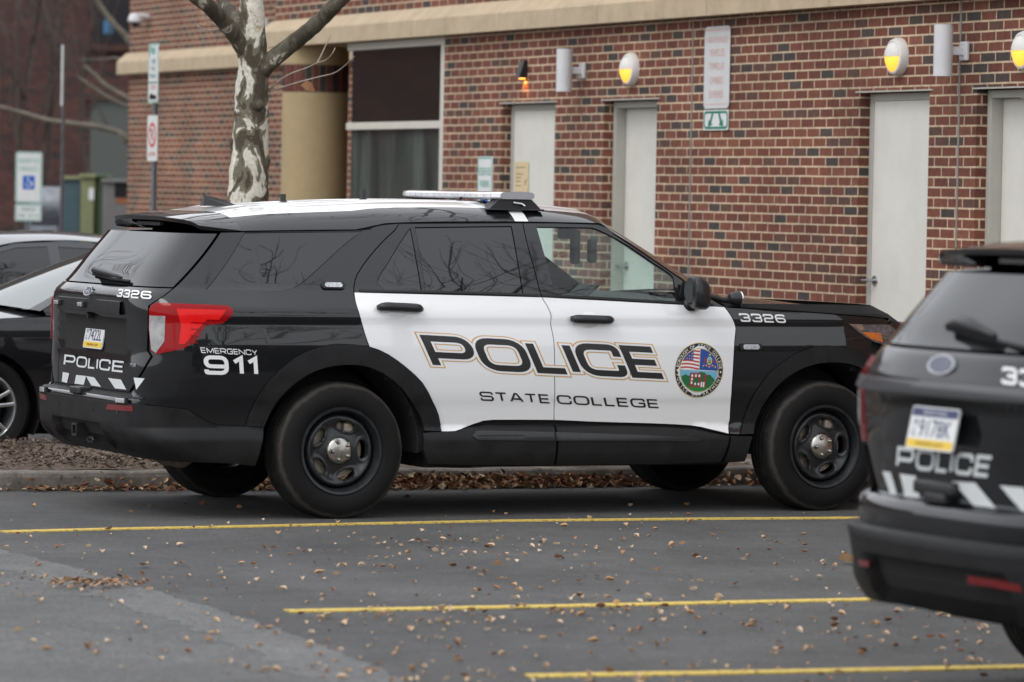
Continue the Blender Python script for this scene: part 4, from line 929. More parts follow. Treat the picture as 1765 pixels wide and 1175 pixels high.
    # spotlight by the pillar
    for sg in (-1,):
        s_ = MB(); c = Vector((2.47, sg*.895, 1.225)); s_.lathe([(0, -.045), (.025, -.042), (.038, -.018), (.041, .022)], 24, M_SATIN, 'x', c); s_.lathe([(.041, .022), (.042, .030), (.036, .032)], 24, M_CHROME, 'x', c); s_.lathe([(0, .029), (.036, .030)], 24, M_LENSW, 'x', c); s_.tube([c+Vector((-.03, sg*-.02, -.02)), c+Vector((-.20, sg*-.02, .02))], .014, 8, M_SATIN); s_.build('spotlight', None, root, auto=40)
    # wheels
    for (x, st_a) in ((0, 0), (3.03, v.get('steer', 0))):
        for sd in (1, -1):
            make_wheel(root, (x+(.09 if x == 0 and v['kind'] == 'old' else 0), sd*-.842, .374), sd, steer=st_a, spin=.35 if x else .35)
def barmat():
    M = mat('light_bar_lens', (.55, .56, .58), .12, coat=1); t = M.node_tree; N = t.nodes; L = t.links; b = N['Principled BSDF']
    tc = N.new('ShaderNodeTexCoord'); sx = N.new('ShaderNodeSeparateXYZ'); L.new(tc.outputs['Object'], sx.inputs[0])
    cb = N.new('ShaderNodeCombineXYZ'); L.new(sx.outputs[1], cb.inputs[0]); L.new(sx.outputs[2], cb.inputs[1])
    br = N.new('ShaderNodeTexBrick'); L.new(cb.outputs[0], br.inputs['Vector']); br.offset = 0
    for k, v in (('Scale', 1), ('Mortar Size', .004), ('Mortar Smooth', .3), ('Brick Width', .085), ('Row Height', .5)): br.inputs[k].default_value = v
    br.inputs['Color1'].default_value = (.66, .67, .70, 1); br.inputs['Color2'].default_value = (.86, .87, .89, 1); br.inputs['Mortar'].default_value = (.40, .40, .42, 1)
    n = N.new('ShaderNodeTexNoise'); n.inputs['Scale'].default_value = 120; L.new(tc.outputs['Object'], n.inputs['Vector'])
    mx = N.new('ShaderNodeMix'); mx.data_type = 'RGBA'; mx.blend_type = 'MULTIPLY'; mx.inputs[0].default_value = .2; L.new(br.outputs[0], mx.inputs[6]); L.new(n.outputs[0], mx.inputs[7]); L.new(mx.outputs[2], b.inputs['Base Color'])
    return M
M_BAR = barmat()
M_PLATEW = mat('plate_white', (.66, .67, .66), .35); M_PLATEB = mat('plate_blue', (.03, .04, .12), .4); M_PLATEY = mat('plate_yellow', (.75, .50, .04), .4)
def plate(parent, S, y, z, tilt, number, prefix, x, rz=0):
    """white plate, blue band above, yellow band below"""
    mb = MB(); R_ = Matrix.Rotation(tilt, 3, 'Y')
    def fn(d): return lambda a, b: Vector((x, y, z))+R_ @ Vector((-d, -a, b))
    w_, h_ = .305, .153; P = rrect(w_, h_, .012)
    def sheet(P, d, m_): V = [fn(d)(a, b) for a, b in P]; mb.add(V, [tuple(range(len(V)))], m_)
    def clip(lo, hi): return [(a, min(max(b, lo), hi)) for a, b in rrect(w_*.965, h_*.93, .009)]
    V = [fn(.004)(a, b) for a, b in P]+[fn(-.002)(a, b) for a, b in P]; n = len(P)
    mb.add(V, [tuple(range(n))]+[(i, i+n, (i+1) % n+n, (i+1) % n) for i in range(n)], M_PLATEW)
    sheet([(a, b) for a, b in rrect(w_*.965, .030, .008, cy=.0555)], .0048, M_PLATEB); sheet([(a, b) for a, b in rrect(w_*.965, .030, .008, cy=-.0555)], .0048, M_PLATEY)
    flat_text(mb, 'PENNSYLVANIA', (0, .056), .15, .014, M_PLATEW, fn(.0056)); flat_text(mb, 'MUNICIPAL GOVT', (0, -.0555), .18, .013, M_DBLK, fn(.0056))
    flat_text(mb, number, (.018, 0), .205, .062, M_PLATEB, fn(.0056))
    flat_text(mb, prefix[0], (-.112, .018), .022, .024, M_PLATEB, fn(.0056)); flat_text(mb, prefix[1], (-.118, -.018), .020, .024, M_PLATEB, fn(.0056))
    return mb.build('license_plate', None, parent, fix=False)
def sheet_on(name, S, P, m_, parent, off, res=.03, lip=.001): return panel(name, S, P, m_, parent, off=off, gap=0, lip=lip, res=res)
# ------------------------------------------------------------------ the two police cars
_wz = pchip([p[0] for p in DATA['waist']], [p[1] for p in DATA['waist']])
def smooth01(x, a, b):
    t = min(max((x-a)/(b-a), 0), 1); return t*t*(3-2*t)
def dome_new(S):
    def f(s, z):
        y = abs(S.xy(s, z)[1])
        # recess for the plate, under the handle bar, narrowing downwards
        wd = .52+(z-.86)*-.05
        e = smooth01(y, wd+.05, wd-.02)*smooth01(z, .80, .90)*(1-smooth01(z, 1.098, 1.106))
        return -.034*e
    return f
def bdome_new(S):
    def f(s, z):
        y = abs(S.xy(s, z)[1]); d = 0
        d -= .055*smooth01(y, .40, .36)*smooth01(z, .385, .40)*(1-smooth01(z, .485, .50))
        d -= .022*smooth01(y, .70, .66)*smooth01(z, .37, .39)*(1-smooth01(z, .46, .475))*smooth01(y, .40, .42)
        return d
    return f
def box_on(mb, S, s, z, w_, h_, d, m_, off=0, r=.004):
    """small bevelled box sitting on the shell at (s, z)"""
    p = Vector(S(s, z, off)); n = Vector(S.normal(s, z)); t = (Vector(S(s+.01, z))-Vector(S(s-.01, z))).normalized(); u = n.cross(t)
    R_ = Matrix((t, u, n)).transposed(); mb.box(p+n*d/2, (w_, h_, d), m_, r, R_)
def disc_map(S, c, R_, h, side=1, tilt=radians(-2.4)):
    def fn(a, b):
        x = a*cos(tilt)-b*sin(tilt); z = a*sin(tilt)+b*cos(tilt)
        if side < 0: x = -x
        p = Vector(S(c[0]+x*R_, c[1]+z*R_, h)); 
        if side < 0: p.y = -p.y
        return p
    return fn
def seal_on(S, c, R_, parent, side):
    """round department seal: black ring with lettering, flag, arms, town scene"""
    mb = MB(); bk = M_DBLK; gd = mat('seal_gold', (.60, .48, .16), .4); wh = M_DWHITE
    rd = mat('seal_red', (.50, .05, .05), .4); bl = mat('seal_blue', (.015, .07, .30), .4); nv = mat('seal_navy', (.05, .06, .22), .4); sky_ = mat('seal_sky', (.16, .42, .58), .4)
    gn = mat('seal_green', (.015, .14, .04), .4); gl = mat('seal_grass', (.02, .22, .05), .4); br = mat('seal_brick', (.26, .045, .04), .4)
    lv = [0]
    def F_(): return disc_map(S, c, R_, .0022+.00035*lv[0], side)
    def poly(P, m_):
        fn = F_(); v2, ff = fill(subdiv(P, .12)); mb.add([fn(a, b) for a, b in v2], ff, m_)
    circ = lambda r, n=56: [(r*cos(2*pi*i/n), r*sin(2*pi*i/n)) for i in range(n)]
    poly(circ(1.0), gd); lv[0] = 1; poly(circ(.975), bk); lv[0] = 2; poly(circ(.80), gd); lv[0] = 3
    def arc(r, a0, a1, n=24): return [(r*cos(radians(a0+(a1-a0)*i/n)), r*sin(radians(a0+(a1-a0)*i/n))) for i in range(n+1)]
    r = .775
    poly([(-.012, .02)]+arc(r, 91, 179), wh); poly([(.012, .02)]+arc(r, 1, 89)[::1], bl); poly(arc(r, 181, 359), sky_); lv[0] = 4
    for i in range(6):
        z0 = .035+.118*i*1.06; z1 = z0+.060
        P = []
        for (zz, rv) in ((z0, False), (z1, True)):
            row = []
            for j in range(13):
                x = -r+(r-.015)*j/12; wv = .030*math.sin((x+.8)*5)*(1 if i < 3 else .3)
                lim = sqrt(max(0, r*r-min(abs(zz+wv), r)**2))
                row.append((max(x, -lim+.004), zz+wv))
            P += row[::-1] if rv else row
        poly(P, rd)
    lv[0] = 5; poly([(-.27, .34)]+[(-.27, .72)]+arc(.77, 111, 152, 14)+[(-.45, .36)], nv); lv[0] = 6
    for i in range(4):
        for j in range(3):
            x, z = -.33-.10*i, .40+.10*j+.01*i
            if hypot(x, z) < .70: poly([(x+.018*cos(a), z+.018*sin(a)) for a in [2*pi*k/5 for k in range(5)]], wh)
    lv[0] = 4
    poly([(.40+.11*cos(a)*1.0, .36+.15*sin(a)) for a in [2*pi*k/16 for k in range(16)]], gd); lv[0] = 5
    poly([(.40+.075*cos(a), .42+.06*sin(a)) for a in [2*pi*k/14 for k in range(14)]], sky_); poly([(.33, .34), (.47, .34), (.47, .37), (.33, .37)], br); poly([(.34, .27), (.46, .27), (.45, .32), (.35, .32)], gn)
    poly([(.37, .55), (.43, .55), (.44, .61), (.36, .61)], gd)
    poly([(.14, .26), (.18, .24), (.22, .32), (.24, .44), (.19, .50), (.15, .47), (.18, .40)], br); poly([(.56, .42), (.66, .36), (.64, .28), (.57, .32)], br)
    for i in range(9): poly([(.16+.062*i+.03*cos(a), .17+.03*math.sin(i*1.3)+.028*sin(a)) for a in [2*pi*k/7 for k in range(7)]], rd if i % 2 else gd)
    lv[0] = 4
    poly([(-.70, -.24), (-.62, -.20), (-.52, -.16), (-.44, -.22), (-.36, -.2), (-.2, -.16), (0, -.08), (.1, -.05), (.25, -.08), (.34, -.16), (.46, -.14), (.52, -.20), (.60, -.25), (.68, -.33)]+arc(.765, -26, -154, 24), gn); lv[0] = 5
    poly(arc(.77, -52, -128, 16)+[(-.3, -.60), (.3, -.60)], gl); lv[0] = 6
    poly([(-.36, -.62), (-.36, -.10), (.10, -.10), (.10, -.45), (.22, -.45), (.22, -.14), (.32, -.14), (.32, -.62)], br); lv[0] = 7
    for (x, z) in ((-.27, -.20), (-.27, -.33), (-.27, -.46), (-.12, -.20), (.02, -.20), (-.12, -.50), (.02, -.50)): poly([(x-.035, z-.045), (x+.035, z-.045), (x+.035, z+.03), (x, z+.055), (x-.035, z+.03)], wh)
    for x in (.14, .23): poly([(x-.03, -.60), (x+.03, -.60), (x+.03, -.42), (x-.03, -.42)], wh)
    poly([(-.2, -.55), (-.05, -.58), (0, -.42), (-.03, -.3), (-.1, -.26), (-.18, -.32), (-.2, -.44)], gn)
    # lettering round the ring
    lv[0] = 3; fn = F_(); rr_ = .888
    def ringtext(txt, a0, a1, flip):
        n = len(txt)
        for i, ch in enumerate(txt):
            if ch == ' ': continue
            a = radians(a0+(a1-a0)*i/(n-1)); cx_, cz_ = rr_*cos(a), rr_*sin(a); V, ff, asp = glyph_mesh(ch)
            h_ = .115; w_ = min(h_*asp, .125) if ch != 'I' else .02
            t = a-pi/2 if not flip else a+pi/2
            mb.add([fn(cx_+x*w_*cos(t)-y*h_*sin(t), cz_+x*w_*sin(t)+y*h_*cos(t)) for x, y in V], ff, wh)
    ringtext('BOROUGH OF STATE COLLEGE', 172, 8, False); ringtext('POLICE DEPARTMENT', 194, 346, True)
    for a in (182, -2):
        x, z = rr_*cos(radians(a)), rr_*sin(radians(a)); poly([(x+.035*cos(q), z+.035*sin(q)) for q in [2*pi*k/10 for k in range(10)]], wh)
    mb.build('department_seal', None, parent, fix=False)
def side_graphics(root, S, D, v):
    T_ = D['text']
    fd = [o for o in root.children if o.name.startswith('front_door')]; rd = [o for o in root.children if o.name.startswith('rear_door')]
    qp = [o for o in root.children if o.name.startswith('quarter_panel')]; fe = [o for o in root.children if o.name.startswith('fender')]
    def sw(b, sd):
        if sd > 0: return b
        return [(b[1][0], b[0][1]), (b[0][0], b[1][1]), (b[1][0], b[0][1]+(b[2][1]-b[0][1]))]
    for i, sd in enumerate((1, -1)):
        lettering('police_lettering', S, 'POLICE', sw(T_['POLICE'], sd), fd[i], [(M_GOLD, .085, .085, .0022), (M_WHITE, .058, .058, .0030), (M_DBLK, 0, 0, .0038)], t=.19, xs=1.28, gap=.075, side=sd)
        bx = sw(T_['STATE COLLEGE'], sd); at_ = lambda q: (bx[0][0]+(bx[1][0]-bx[0][0])*q, bx[0][1]+(bx[1][1]-bx[0][1])*q); up_ = (bx[2][0]-bx[0][0], bx[2][1]-bx[0][1])
        for wd_, q0, q1, dr_ in (('STATE', 0, .385, rd[i] if sd > 0 else fd[i]), ('COLLEGE', .425, 1, fd[i] if sd > 0 else rd[i])):
            a_ = at_(q0); lettering('town_lettering', S, wd_, [a_, at_(q1), (a_[0]+up_[0], a_[1]+up_[1])], dr_, [(M_DBLK, 0, 0, .0026)], t=.17, xs=1.2, gap=.2, side=sd)
        lettering('emergency_lettering', S, 'EMERGENCY', sw(T_['EMERGENCY'], sd), qp[i], [(M_DWHITE, 0, 0, .0022)], t=.15, xs=1.1, gap=.2, side=sd)
        lettering('emergency_number', S, '911', sw(T_['911'], sd), qp[i], [(M_DWHITE, 0, 0, .0022)], t=.20, xs=1.15, gap=.2, side=sd)
        lettering('unit_number', S, '3326' if v['kind'] == 'new' else '3323', sw(T_['3326F'], sd), fe[i], [(M_DWHITE, 0, 0, .0022)], t=.19, xs=1.15, gap=.2, side=sd)
        c = [sum(p[0] for p in D['seal'])/4, sum(p[1] for p in D['seal'])/4]
        seal_on(S, c, .157, fd[i], sd)
def rear_new(root, S, D, tg, bp, st, rg):
    T_ = D['text']; sm = S.smin
    lettering('police_lettering', S, 'POLICE', T_['POLICER'], tg, [(M_REFLW, 0, 0, .0025)], t=.17, xs=1.2, gap=.17)
    lettering('unit_number', S, '3326', T_['3326R'], tg, [(M_DWHITE, 0, 0, .0025)], t=.19, xs=1.15, gap=.2)
    mb = MB()
    hb = [[Vector(S(sm-.92*-q*.52 if False else rear_pt(S, -.50+1.0*i/24, zz), zz, oo)) for i in range(25)] for q, (zz, oo) in enumerate(((1.176, -.002), (1.172, .012), (1.115, .020), (1.102, .018), (1.098, -.03)))]
    mb.grid(hb, M_SATIN); hn = mb.build('tailgate_bar', None, tg, auto=40)
    for y in (.46, .06):
        l = MB(); s = rear_pt(S, y, 1.145); box_on(l, S, s, 1.143, .085, .032, .022, M_RUB, .012); box_on(l, S, s, 1.143, .068, .022, .010, M_GREYM, .034); l.build('strobe_light', None, hn)
    plate(tg, S, 0, .972, radians(10), '7422L', 'MG', S.xy(sm, .97)[0]+.028)
    cm = MB(); cm.tube([(-1.10, .03, 1.085), (-1.13, .03, 1.08)], .018, 12, M_RUB); cm.build('rear_camera', None, tg)
    for P in D['stripes'][:-1]:
        v2, F = fill(subdiv(P, .03)); stp = MB(); stp.add([S(s, max(z, .682), .0025) for s, z in v2], F, M_REFLW); stp.build('reflective_stripe', None, tg, fix=False)
    v2, F = fill([(rear_pt(S, -.76, .76), .765), (rear_pt(S, -.66, .76), .765), (rear_pt(S, -.69, .70), .70)]); stp = MB(); stp.add([S(s, z, .0025) for s, z in v2], F, M_REFLW); stp.build('reflective_stripe', None, tg, fix=False)

    e = MB(); p0 = Vector(S(rear_pt(S, 0, 1.212), 1.212)); n0 = Vector((-.93, 0, .37)); up0 = Vector((.37, 0, .93)); rt = Vector((0, -1, 0))
    P = [(.066*cos(2*pi*i/28), .028*sin(2*pi*i/28)) for i in range(28)]
    pe = lambda o_, k: [p0+n0*o_+rt*a*k+up0*b*k for a, b in P]
    e.add(pe(.016, 1)+pe(-.01, 1), [tuple(range(28))]+[(i, i+28, (i+1) % 28+28, (i+1) % 28) for i in range(28)], M_CHROME); e.add(pe(.0172, .84), [tuple(range(28))], mat('emblem_blue', (.035, .045, .085), .25, coat=.6))
    flat_text(e, 'Ford', (0, 0), .075, .026, M_CHROME, lambda a, b: p0+n0*.0186+rt*a+up0*b); e.build('maker_emblem', None, tg)
    b = MB(); fnb = lambda a, c: Vector(S(rear_pt(S, -.60-a, .832+c), .832+c, .004)); flat_text(b, 'INTERCEPTOR', (0, 0), .16, .018, M_CHROME, fnb); b.build('model_badge', None, tg)
    wp = MB(); pts = [Vector(S(rear_pt(S, y, z), z, h_)) for y, z, h_ in ((-.36, 1.284, .026), (-.26, 1.289, .034), (-.06, 1.299, .038), (.10, 1.308, .036), (.15, 1.312, .026))]
    wp.tube(pts, [.007, .012, .019, .021, .014], 10, M_SATIN); wp.tube([Vector(S(rear_pt(S, y, z), z, .012)) for y, z in ((-.46, 1.276), (-.2, 1.281), (.16, 1.300))], .008, 8, M_RUB); wp.build('rear_wiper', None, rg, smooth=True)
    # bumper furniture
    for y in (.55, -.66):
        l = MB(); s = rear_pt(S, y, .655); box_on(l, S, s, .640, .10, .036, .02, M_RUB, .0); box_on(l, S, s, .640, .085, .026, .010, M_GREYM, .02); l.build('strobe_light', None, st)
    n = MB(); n.box((-1.160, .03, .664), (.08, .16, .04), M_SATIN, .01); n.build('latch_notch', None, st)
    for sg in (1, -1):
        P = D['reflector'] if sg > 0 else [(2*sm-s, z) for s, z in D['reflector']]
        panel('bumper_reflector', S, P, M_REDD, bp, off=.0175, gap=0, lip=.005)
        mb2 = MB()
        for y in (.28, .62): mb2.tube([Vector(S(rear_pt(S, sg*-y, .575), .575, .013)), Vector(S(rear_pt(S, sg*-y, .575), .575, .0165))], .011, 12, M_SATIN)
        mb2.build('parking_sensor', None, bp)
    h = MB(); w0 = .030
    for (dx, dz, sx, sz) in ((0, .030, .075, .012), (0, -.030, .075, .012), (.032, 0, .012, .072), (-.032, 0, .012, .072)): h.box((-1.155, dx+.01, .445+dz), (.10, sx, sz), M_SATIN, .002)
    h.box((-1.10, .01, .445), (.02, .06, .06), M_GAP); h.tube([(-1.145, -.07+.05*cos(a)-.03, .395+.012*sin(a)) for a in [2*pi*i/14 for i in range(15)]], .008, 6, M_SATIN); h.build('tow_hitch', None, bp)
def rear_old(root, S, D, tg, bp, st, rg):
    C = D['car2']; sm = S.smin
    mir = lambda P: [(2*sm-s, z) for s, z in P]
    R_ = lambda b: [(2*sm-s, z) for s, z in b]
    def box(b): return [(2*sm-b[0][0], b[0][1]), (2*sm-b[1][0], b[1][1]), (2*sm-b[2][0], b[2][1])]
    t = C['text']
    lettering('police_lettering', S, 'POLICE', box(t['POLICER']), tg, [(M_REFLW, 0, 0, .003)], t=.19, xs=1.15, gap=.15)
    b = box(t['3326R']); ax = (b[1][0]-b[0][0], b[1][1]-b[0][1]); b[1] = (b[0][0]+ax[0]*2.05, b[0][1]+ax[1]*2.05)
    lettering('unit_number', S, '3323', b, tg, [(M_DWHITE, 0, 0, .003)], t=.19, xs=1.15, gap=.2)
    for P in C['stripes']:
        P = [(2*sm-s, z) for s, z in P]; v2, F = fill(subdiv([(s, max(z, .752)) for s, z in P], .03)); sp = MB(); sp.add([S(s, z, .003) for s, z in v2], F, M_REFLW); sp.build('reflective_stripe', None, tg, fix=False)
    for P in ([(rear_pt(S, -.50, .8), .834), (rear_pt(S, -.62, .8), .834), (rear_pt(S, -.70, .8), .755), (rear_pt(S, -.58, .8), .755)],):
        v2, F = fill(P); sp = MB(); sp.add([S(s, z, .003) for s, z in v2], F, M_REFLW); sp.build('reflective_stripe', None, tg, fix=False)
    pc = C['plate']; zc_ = sum(p[1] for p in pc)/4; yc = S.xy(2*sm-sum(p[0] for p in pc)/4, zc_)[1]
    plate(tg, S, yc, zc_, radians(12), '9178K', 'MG', S.xy(sm, 1.0)[0]-.022)
    mb = MB(); rows = [[Vector(S(rear_pt(S, -.62+1.24*i/24, zz), zz, oo)) for i in range(25)] for zz, oo in ((1.172, -.002), (1.170, .022), (1.142, .034), (1.128, .030), (1.122, -.02))]
    mb.grid(rows, mat('trim_bar_grey', (.06, .062, .066), .3, coat=.5)); mb.build('tailgate_bar', None, tg, auto=45)
    lt = MB(); lt.box((S.xy(sm, .78)[0]-.012, 0.06, .80), (.05, .26, .05), M_SATIN, .012); lt.box((S.xy(sm, .78)[0]-.012, .05, .765), (.05, .14, .04), M_SATIN, .01); lt.build('tailgate_latch', None, tg, auto=40)
    e = MB(); ec = S.xy(2*sm-sum(p[0] for p in C['emblem'])/4, 1.236)[1]
    P = [(.085*cos(2*pi*i/28), .034*sin(2*pi*i/28)) for i in range(28)]
    fe = lambda o_, k: [Vector(S(rear_pt(S, ec-a*k, 1.232+b*k), 1.232+b*k, o_)) for a, b in P]
    e.add(fe(.009, 1)+fe(-.002, 1), [tuple(range(28))]+[(i, i+28, (i+1) % 28+28, (i+1) % 28) for i in range(28)], M_GREYM); e.add(fe(.0105, .84), [tuple(range(28))], mat('emblem_blue', (.035, .045, .085), .25, coat=.6)); e.build('maker_emblem', None, tg)
    wp = MB(); pts = [Vector(S(rear_pt(S, y, z), z, h_)) for y, z, h_ in ((-.22, 1.325, .028), (-.05, 1.352, .036), (.02, 1.358, .036), (.10, 1.35, .024))]
    wp.tube(pts, [.012, .026, .028, .018], 10, M_SATIN); wp.tube([Vector(S(rear_pt(S, y, z), z, .012)) for y, z in ((.08, 1.345), (-.40, 1.30))], .009, 8, M_RUB); wp.build('rear_wiper', None, rg, smooth=True)
    for sg in (1, -1):
        P = [(s, z) for s, z in C['reflector']]; P = P if sg > 0 else mir(P)
        panel('bumper_reflector', S, P, M_REDD, bp, off=.0175, gap=0, lip=.004)
    panel('fog_lamp', S, [(rear_pt(S, -.24, .505), .49), (rear_pt(S, -.24, .505), .517), (rear_pt(S, -.50, .505), .517), (rear_pt(S, -.50, .505), .49)][::-1], M_REDD, bp, off=.004, gap=0, lip=.004)
    rg2 = MB(); rows = [[Vector(S(rear_pt(S, -.88+1.76*i/40, zz), zz, oo)) for i in range(41)] for zz, oo in ((.632, .0), (.625, .022), (.612, .028), (.590, .016))]
    rg2.grid(rows, M_PLAST); rg2.build('bumper_ridge', None, bp, smooth=True)
def dome_old(S):
    def f(s, z):
        y = abs(S.xy(s, z)[1]); e = smooth01(y, .62, .54)*smooth01(z, .93, 1.0)*(1-smooth01(z, 1.11, 1.128)); return -.03*e
    return f
def bdome_old(S):
    def f(s, z):
        y = S.xy(s, z)[1]; a = abs(y); return -.05*smooth01(a, .47, .42)*smooth01(z, .38, .40)*(1-smooth01(z, .525, .545))
    return f
# ================================================================== the place
def groundmat(name, col, var=.35, speck=.5, rough=.9, big=.8):
    M = bpy.data.materials.new(name); M.use_nodes = True; t = M.node_tree; N = t.nodes; L = t.links; b = N['Principled BSDF']
    tc = N.new('ShaderNodeTexCoord')
    def noise(s, d=8, r=.6):
        n = N.new('ShaderNodeTexNoise'); n.inputs['Scale'].default_value = s; n.inputs['Detail'].default_value = d; n.inputs['Roughness'].default_value = r; L.new(tc.outputs['Object'], n.inputs['Vector']); return n
    def mr(n, a, b_, c, d):
        m_ = N.new('ShaderNodeMapRange'); m_.inputs[1].default_value = a; m_.inputs[2].default_value = b_; m_.inputs[3].default_value = c; m_.inputs[4].default_value = d; L.new(n.outputs[0], m_.inputs[0]); return m_
    a1 = mr(noise(big), .3, .7, 1-var, 1+var); a2 = mr(noise(140, 3), .3, .75, 1-speck, 1+speck*1.3); a3 = mr(noise(5.5, 10, .75), .35, .65, .84, 1.16); a4 = mr(noise(30, 6, .75), .3, .7, .68, 1.34)
    m1 = N.new('ShaderNodeMath'); m1.operation = 'MULTIPLY'; L.new(a1.outputs[0], m1.inputs[0]); L.new(a2.outputs[0], m1.inputs[1])
    m0 = N.new('ShaderNodeMath'); m0.operation = 'MULTIPLY'; L.new(a3.outputs[0], m0.inputs[0]); L.new(a4.outputs[0], m0.inputs[1])
    m2 = N.new('ShaderNodeMath'); m2.operation = 'MULTIPLY'; L.new(m1.outputs[0], m2.inputs[0]); L.new(m0.outputs[0], m2.inputs[1])
    vm = N.new('ShaderNodeVectorMath'); vm.operation = 'SCALE'; vm.inputs[0].default_value = col; L.new(m2.outputs[0], vm.inputs['Scale']); L.new(vm.outputs[0], b.inputs['Base Color'])
    b.inputs['Roughness'].default_value = rough
    vo = N.new('ShaderNodeTexVoronoi'); vo.inputs['Scale'].default_value = 26; L.new(tc.outputs['Object'], vo.inputs['Vector'])
    vr = N.new('ShaderNodeMapRange'); vr.inputs[1].default_value = .16; vr.inputs[2].default_value = .26; vr.inputs[3].default_value = 1; vr.inputs[4].default_value = 0; L.new(vo.outputs['Distance'], vr.inputs[0])
    vc = ramp(N, [(0, (.35, .35, .35)), (.35, (1, 1, 1)), (.72, (1.75, 1.72, 1.68))], 'CONSTANT'); L.new(vo.outputs['Color'], vc.inputs[0])
    vx = N.new('ShaderNodeMix'); vx.data_type = 'RGBA'; L.new(vr.outputs[0], vx.inputs[0]); vx.inputs[6].default_value = (1, 1, 1, 1); L.new(vc.outputs[0], vx.inputs[7])
    vy = N.new('ShaderNodeVectorMath'); vy.operation = 'MULTIPLY'; L.new(vm.outputs[0], vy.inputs[0]); L.new(vx.outputs[2], vy.inputs[1]); L.new(vy.outputs[0], b.inputs['Base Color'])
    bp = N.new('ShaderNodeBump'); bp.inputs['Strength'].default_value = .5; bp.inputs['Distance'].default_value = .006; n = noise(170, 4); L.new(n.outputs[0], bp.inputs['Height']); L.new(bp.outputs[0], b.inputs['Normal'])
    MATS[name] = M; return M
M_ASPH = groundmat('asphalt', (.067, .066, .065), var=.32); M_OLD = groundmat('old_asphalt', (.096, .095, .093), var=.2); M_BAND = groundmat('worn_asphalt_edge', (.118, .117, .115), var=.25)
M_CONC = groundmat('kerb_concrete', (.145, .128, .112), var=.5, speck=.3, big=4)
def yellowmat():
    M = bpy.data.materials.new('yellow_line_paint'); M.use_nodes = True; t = M.node_tree; N = t.nodes; L = t.links; b = N['Principled BSDF']
    tc = N.new('ShaderNodeTexCoord'); n = N.new('ShaderNodeTexNoise'); n.inputs['Scale'].default_value = 38; n.inputs['Detail'].default_value = 9; n.inputs['Roughness'].default_value = .7; L.new(tc.outputs['Object'], n.inputs['Vector'])
    rp = ramp(N, [(0, (.08, .07, .05)), (.38, (.15, .12, .05)), (.47, (.58, .41, .08)), (1, (.72, .56, .17))]); L.new(n.outputs[0], rp.inputs[0]); L.new(rp.outputs[0], b.inputs['Base Color']); b.inputs['Roughness'].default_value = .8; return M
M_YEL = yellowmat()
def flat(name, pts, z, m_):
    P = subdiv(pts, 1.5); v2, F = fill(P); V = [(x, y, z) for x, y in v2]; b = len(V); n = len(P)
    V += [(x, y, z) for x, y in P]+[(x, y, -.01) for x, y in P]; F = F+[(b+i, b+(i+1) % n, b+n+(i+1) % n, b+n+i) for i in range(n)]
    o = obj(name, V, F, m_); return kind(o, 'structure')
flat('ground', [(-300, -300), (300, -300), (300, 300), (-300, 300)], 0, M_ASPH) if False else kind(obj('ground', [(-300, -300, 0), (300, -300, 0), (300, 300, 0), (-300, 300, 0)], [(0, 1, 2, 3)], M_ASPH), 'structure')
def jag(P, amp, step=.12):
    out = []
    for i in range(len(P)-1):
        a, b = Vector(P[i]), Vector(P[i+1]); k = max(1, int((b-a).length/step))
        for j in range(k):
            q = a.lerp(b, j/k); out.append((q.x+rnd.uniform(-amp, amp), q.y+rnd.uniform(-amp, amp)))
    out.append(P[-1]); return out
seam = [(-4.6, 24.2), (-3.2, 22.3), (-2.503, 21.39), (-1.966, 20.29), (-1.465, 19.08), (-.935, 17.785), (-.51, 16.44), (-.366, 15.98), (.1, 14.2), (.6, 12)]
flat('old_pavement', jag(seam, .022, .06)+[(-9, 12), (-9, 24.2)], .003, M_OLD)
flat('pavement_edge', jag(seam[1:-1], .022, .06)+jag([(x-.30, y-.16) for x, y in seam[1:-1]][::-1], .05, .08), .005, M_BAND)
def line(P, wd, z=.006):
    Q = []
    for i in range(len(P)-1):
        for j in range(12): Q.append(Vector(P[i]).lerp(Vector(P[i+1]), j/12))
    Q.append(Vector(P[-1])); A, B = [], []
    for i, q in enumerate(Q):
        t = (Q[min(i+1, len(Q)-1)]-Q[max(i-1, 0)]).normalized(); n = Vector((-t.y, t.x)); w2 = wd/2*(1+rnd.uniform(-.07, .07)); A.append(q+n*w2); B.append(q-n*w2)
    n = len(Q); e = [tuple(range(n))]; F = [(i, n+i, n+i+1, i+1) for i in range(n-1)]; F += [(i, i+1, 2*n+i+1, 2*n+i) for i in range(n-1)]+[(n+i+1, n+i, 3*n+i, 3*n+i+1) for i in range(n-1)]+[(0, 2*n, 3*n, n), (n-1, 2*n-1, 4*n-1, 3*n-1)]
    return obj('parking_line', [(v.x, v.y, z) for v in A+B]+[(v.x, v.y, -.01) for v in A+B], F, M_YEL)
for P, wd in (([(-2.62, 22.49), (-2.1, 22.80), (-1.56, 23.067), (-.8, 23.48), (.01, 23.904), (1.0, 24.28), (1.983, 24.61), (4.5, 25.5)], .10), ([(-.939, 18.549), (.27, 19.021), (1.721, 19.637), (4.5, 20.9)], .105), ([(.083, 16.225), (1.0, 16.52), (2.015, 16.874), (4.5, 17.8)], .105)):
    kind(line(P, wd), 'structure')
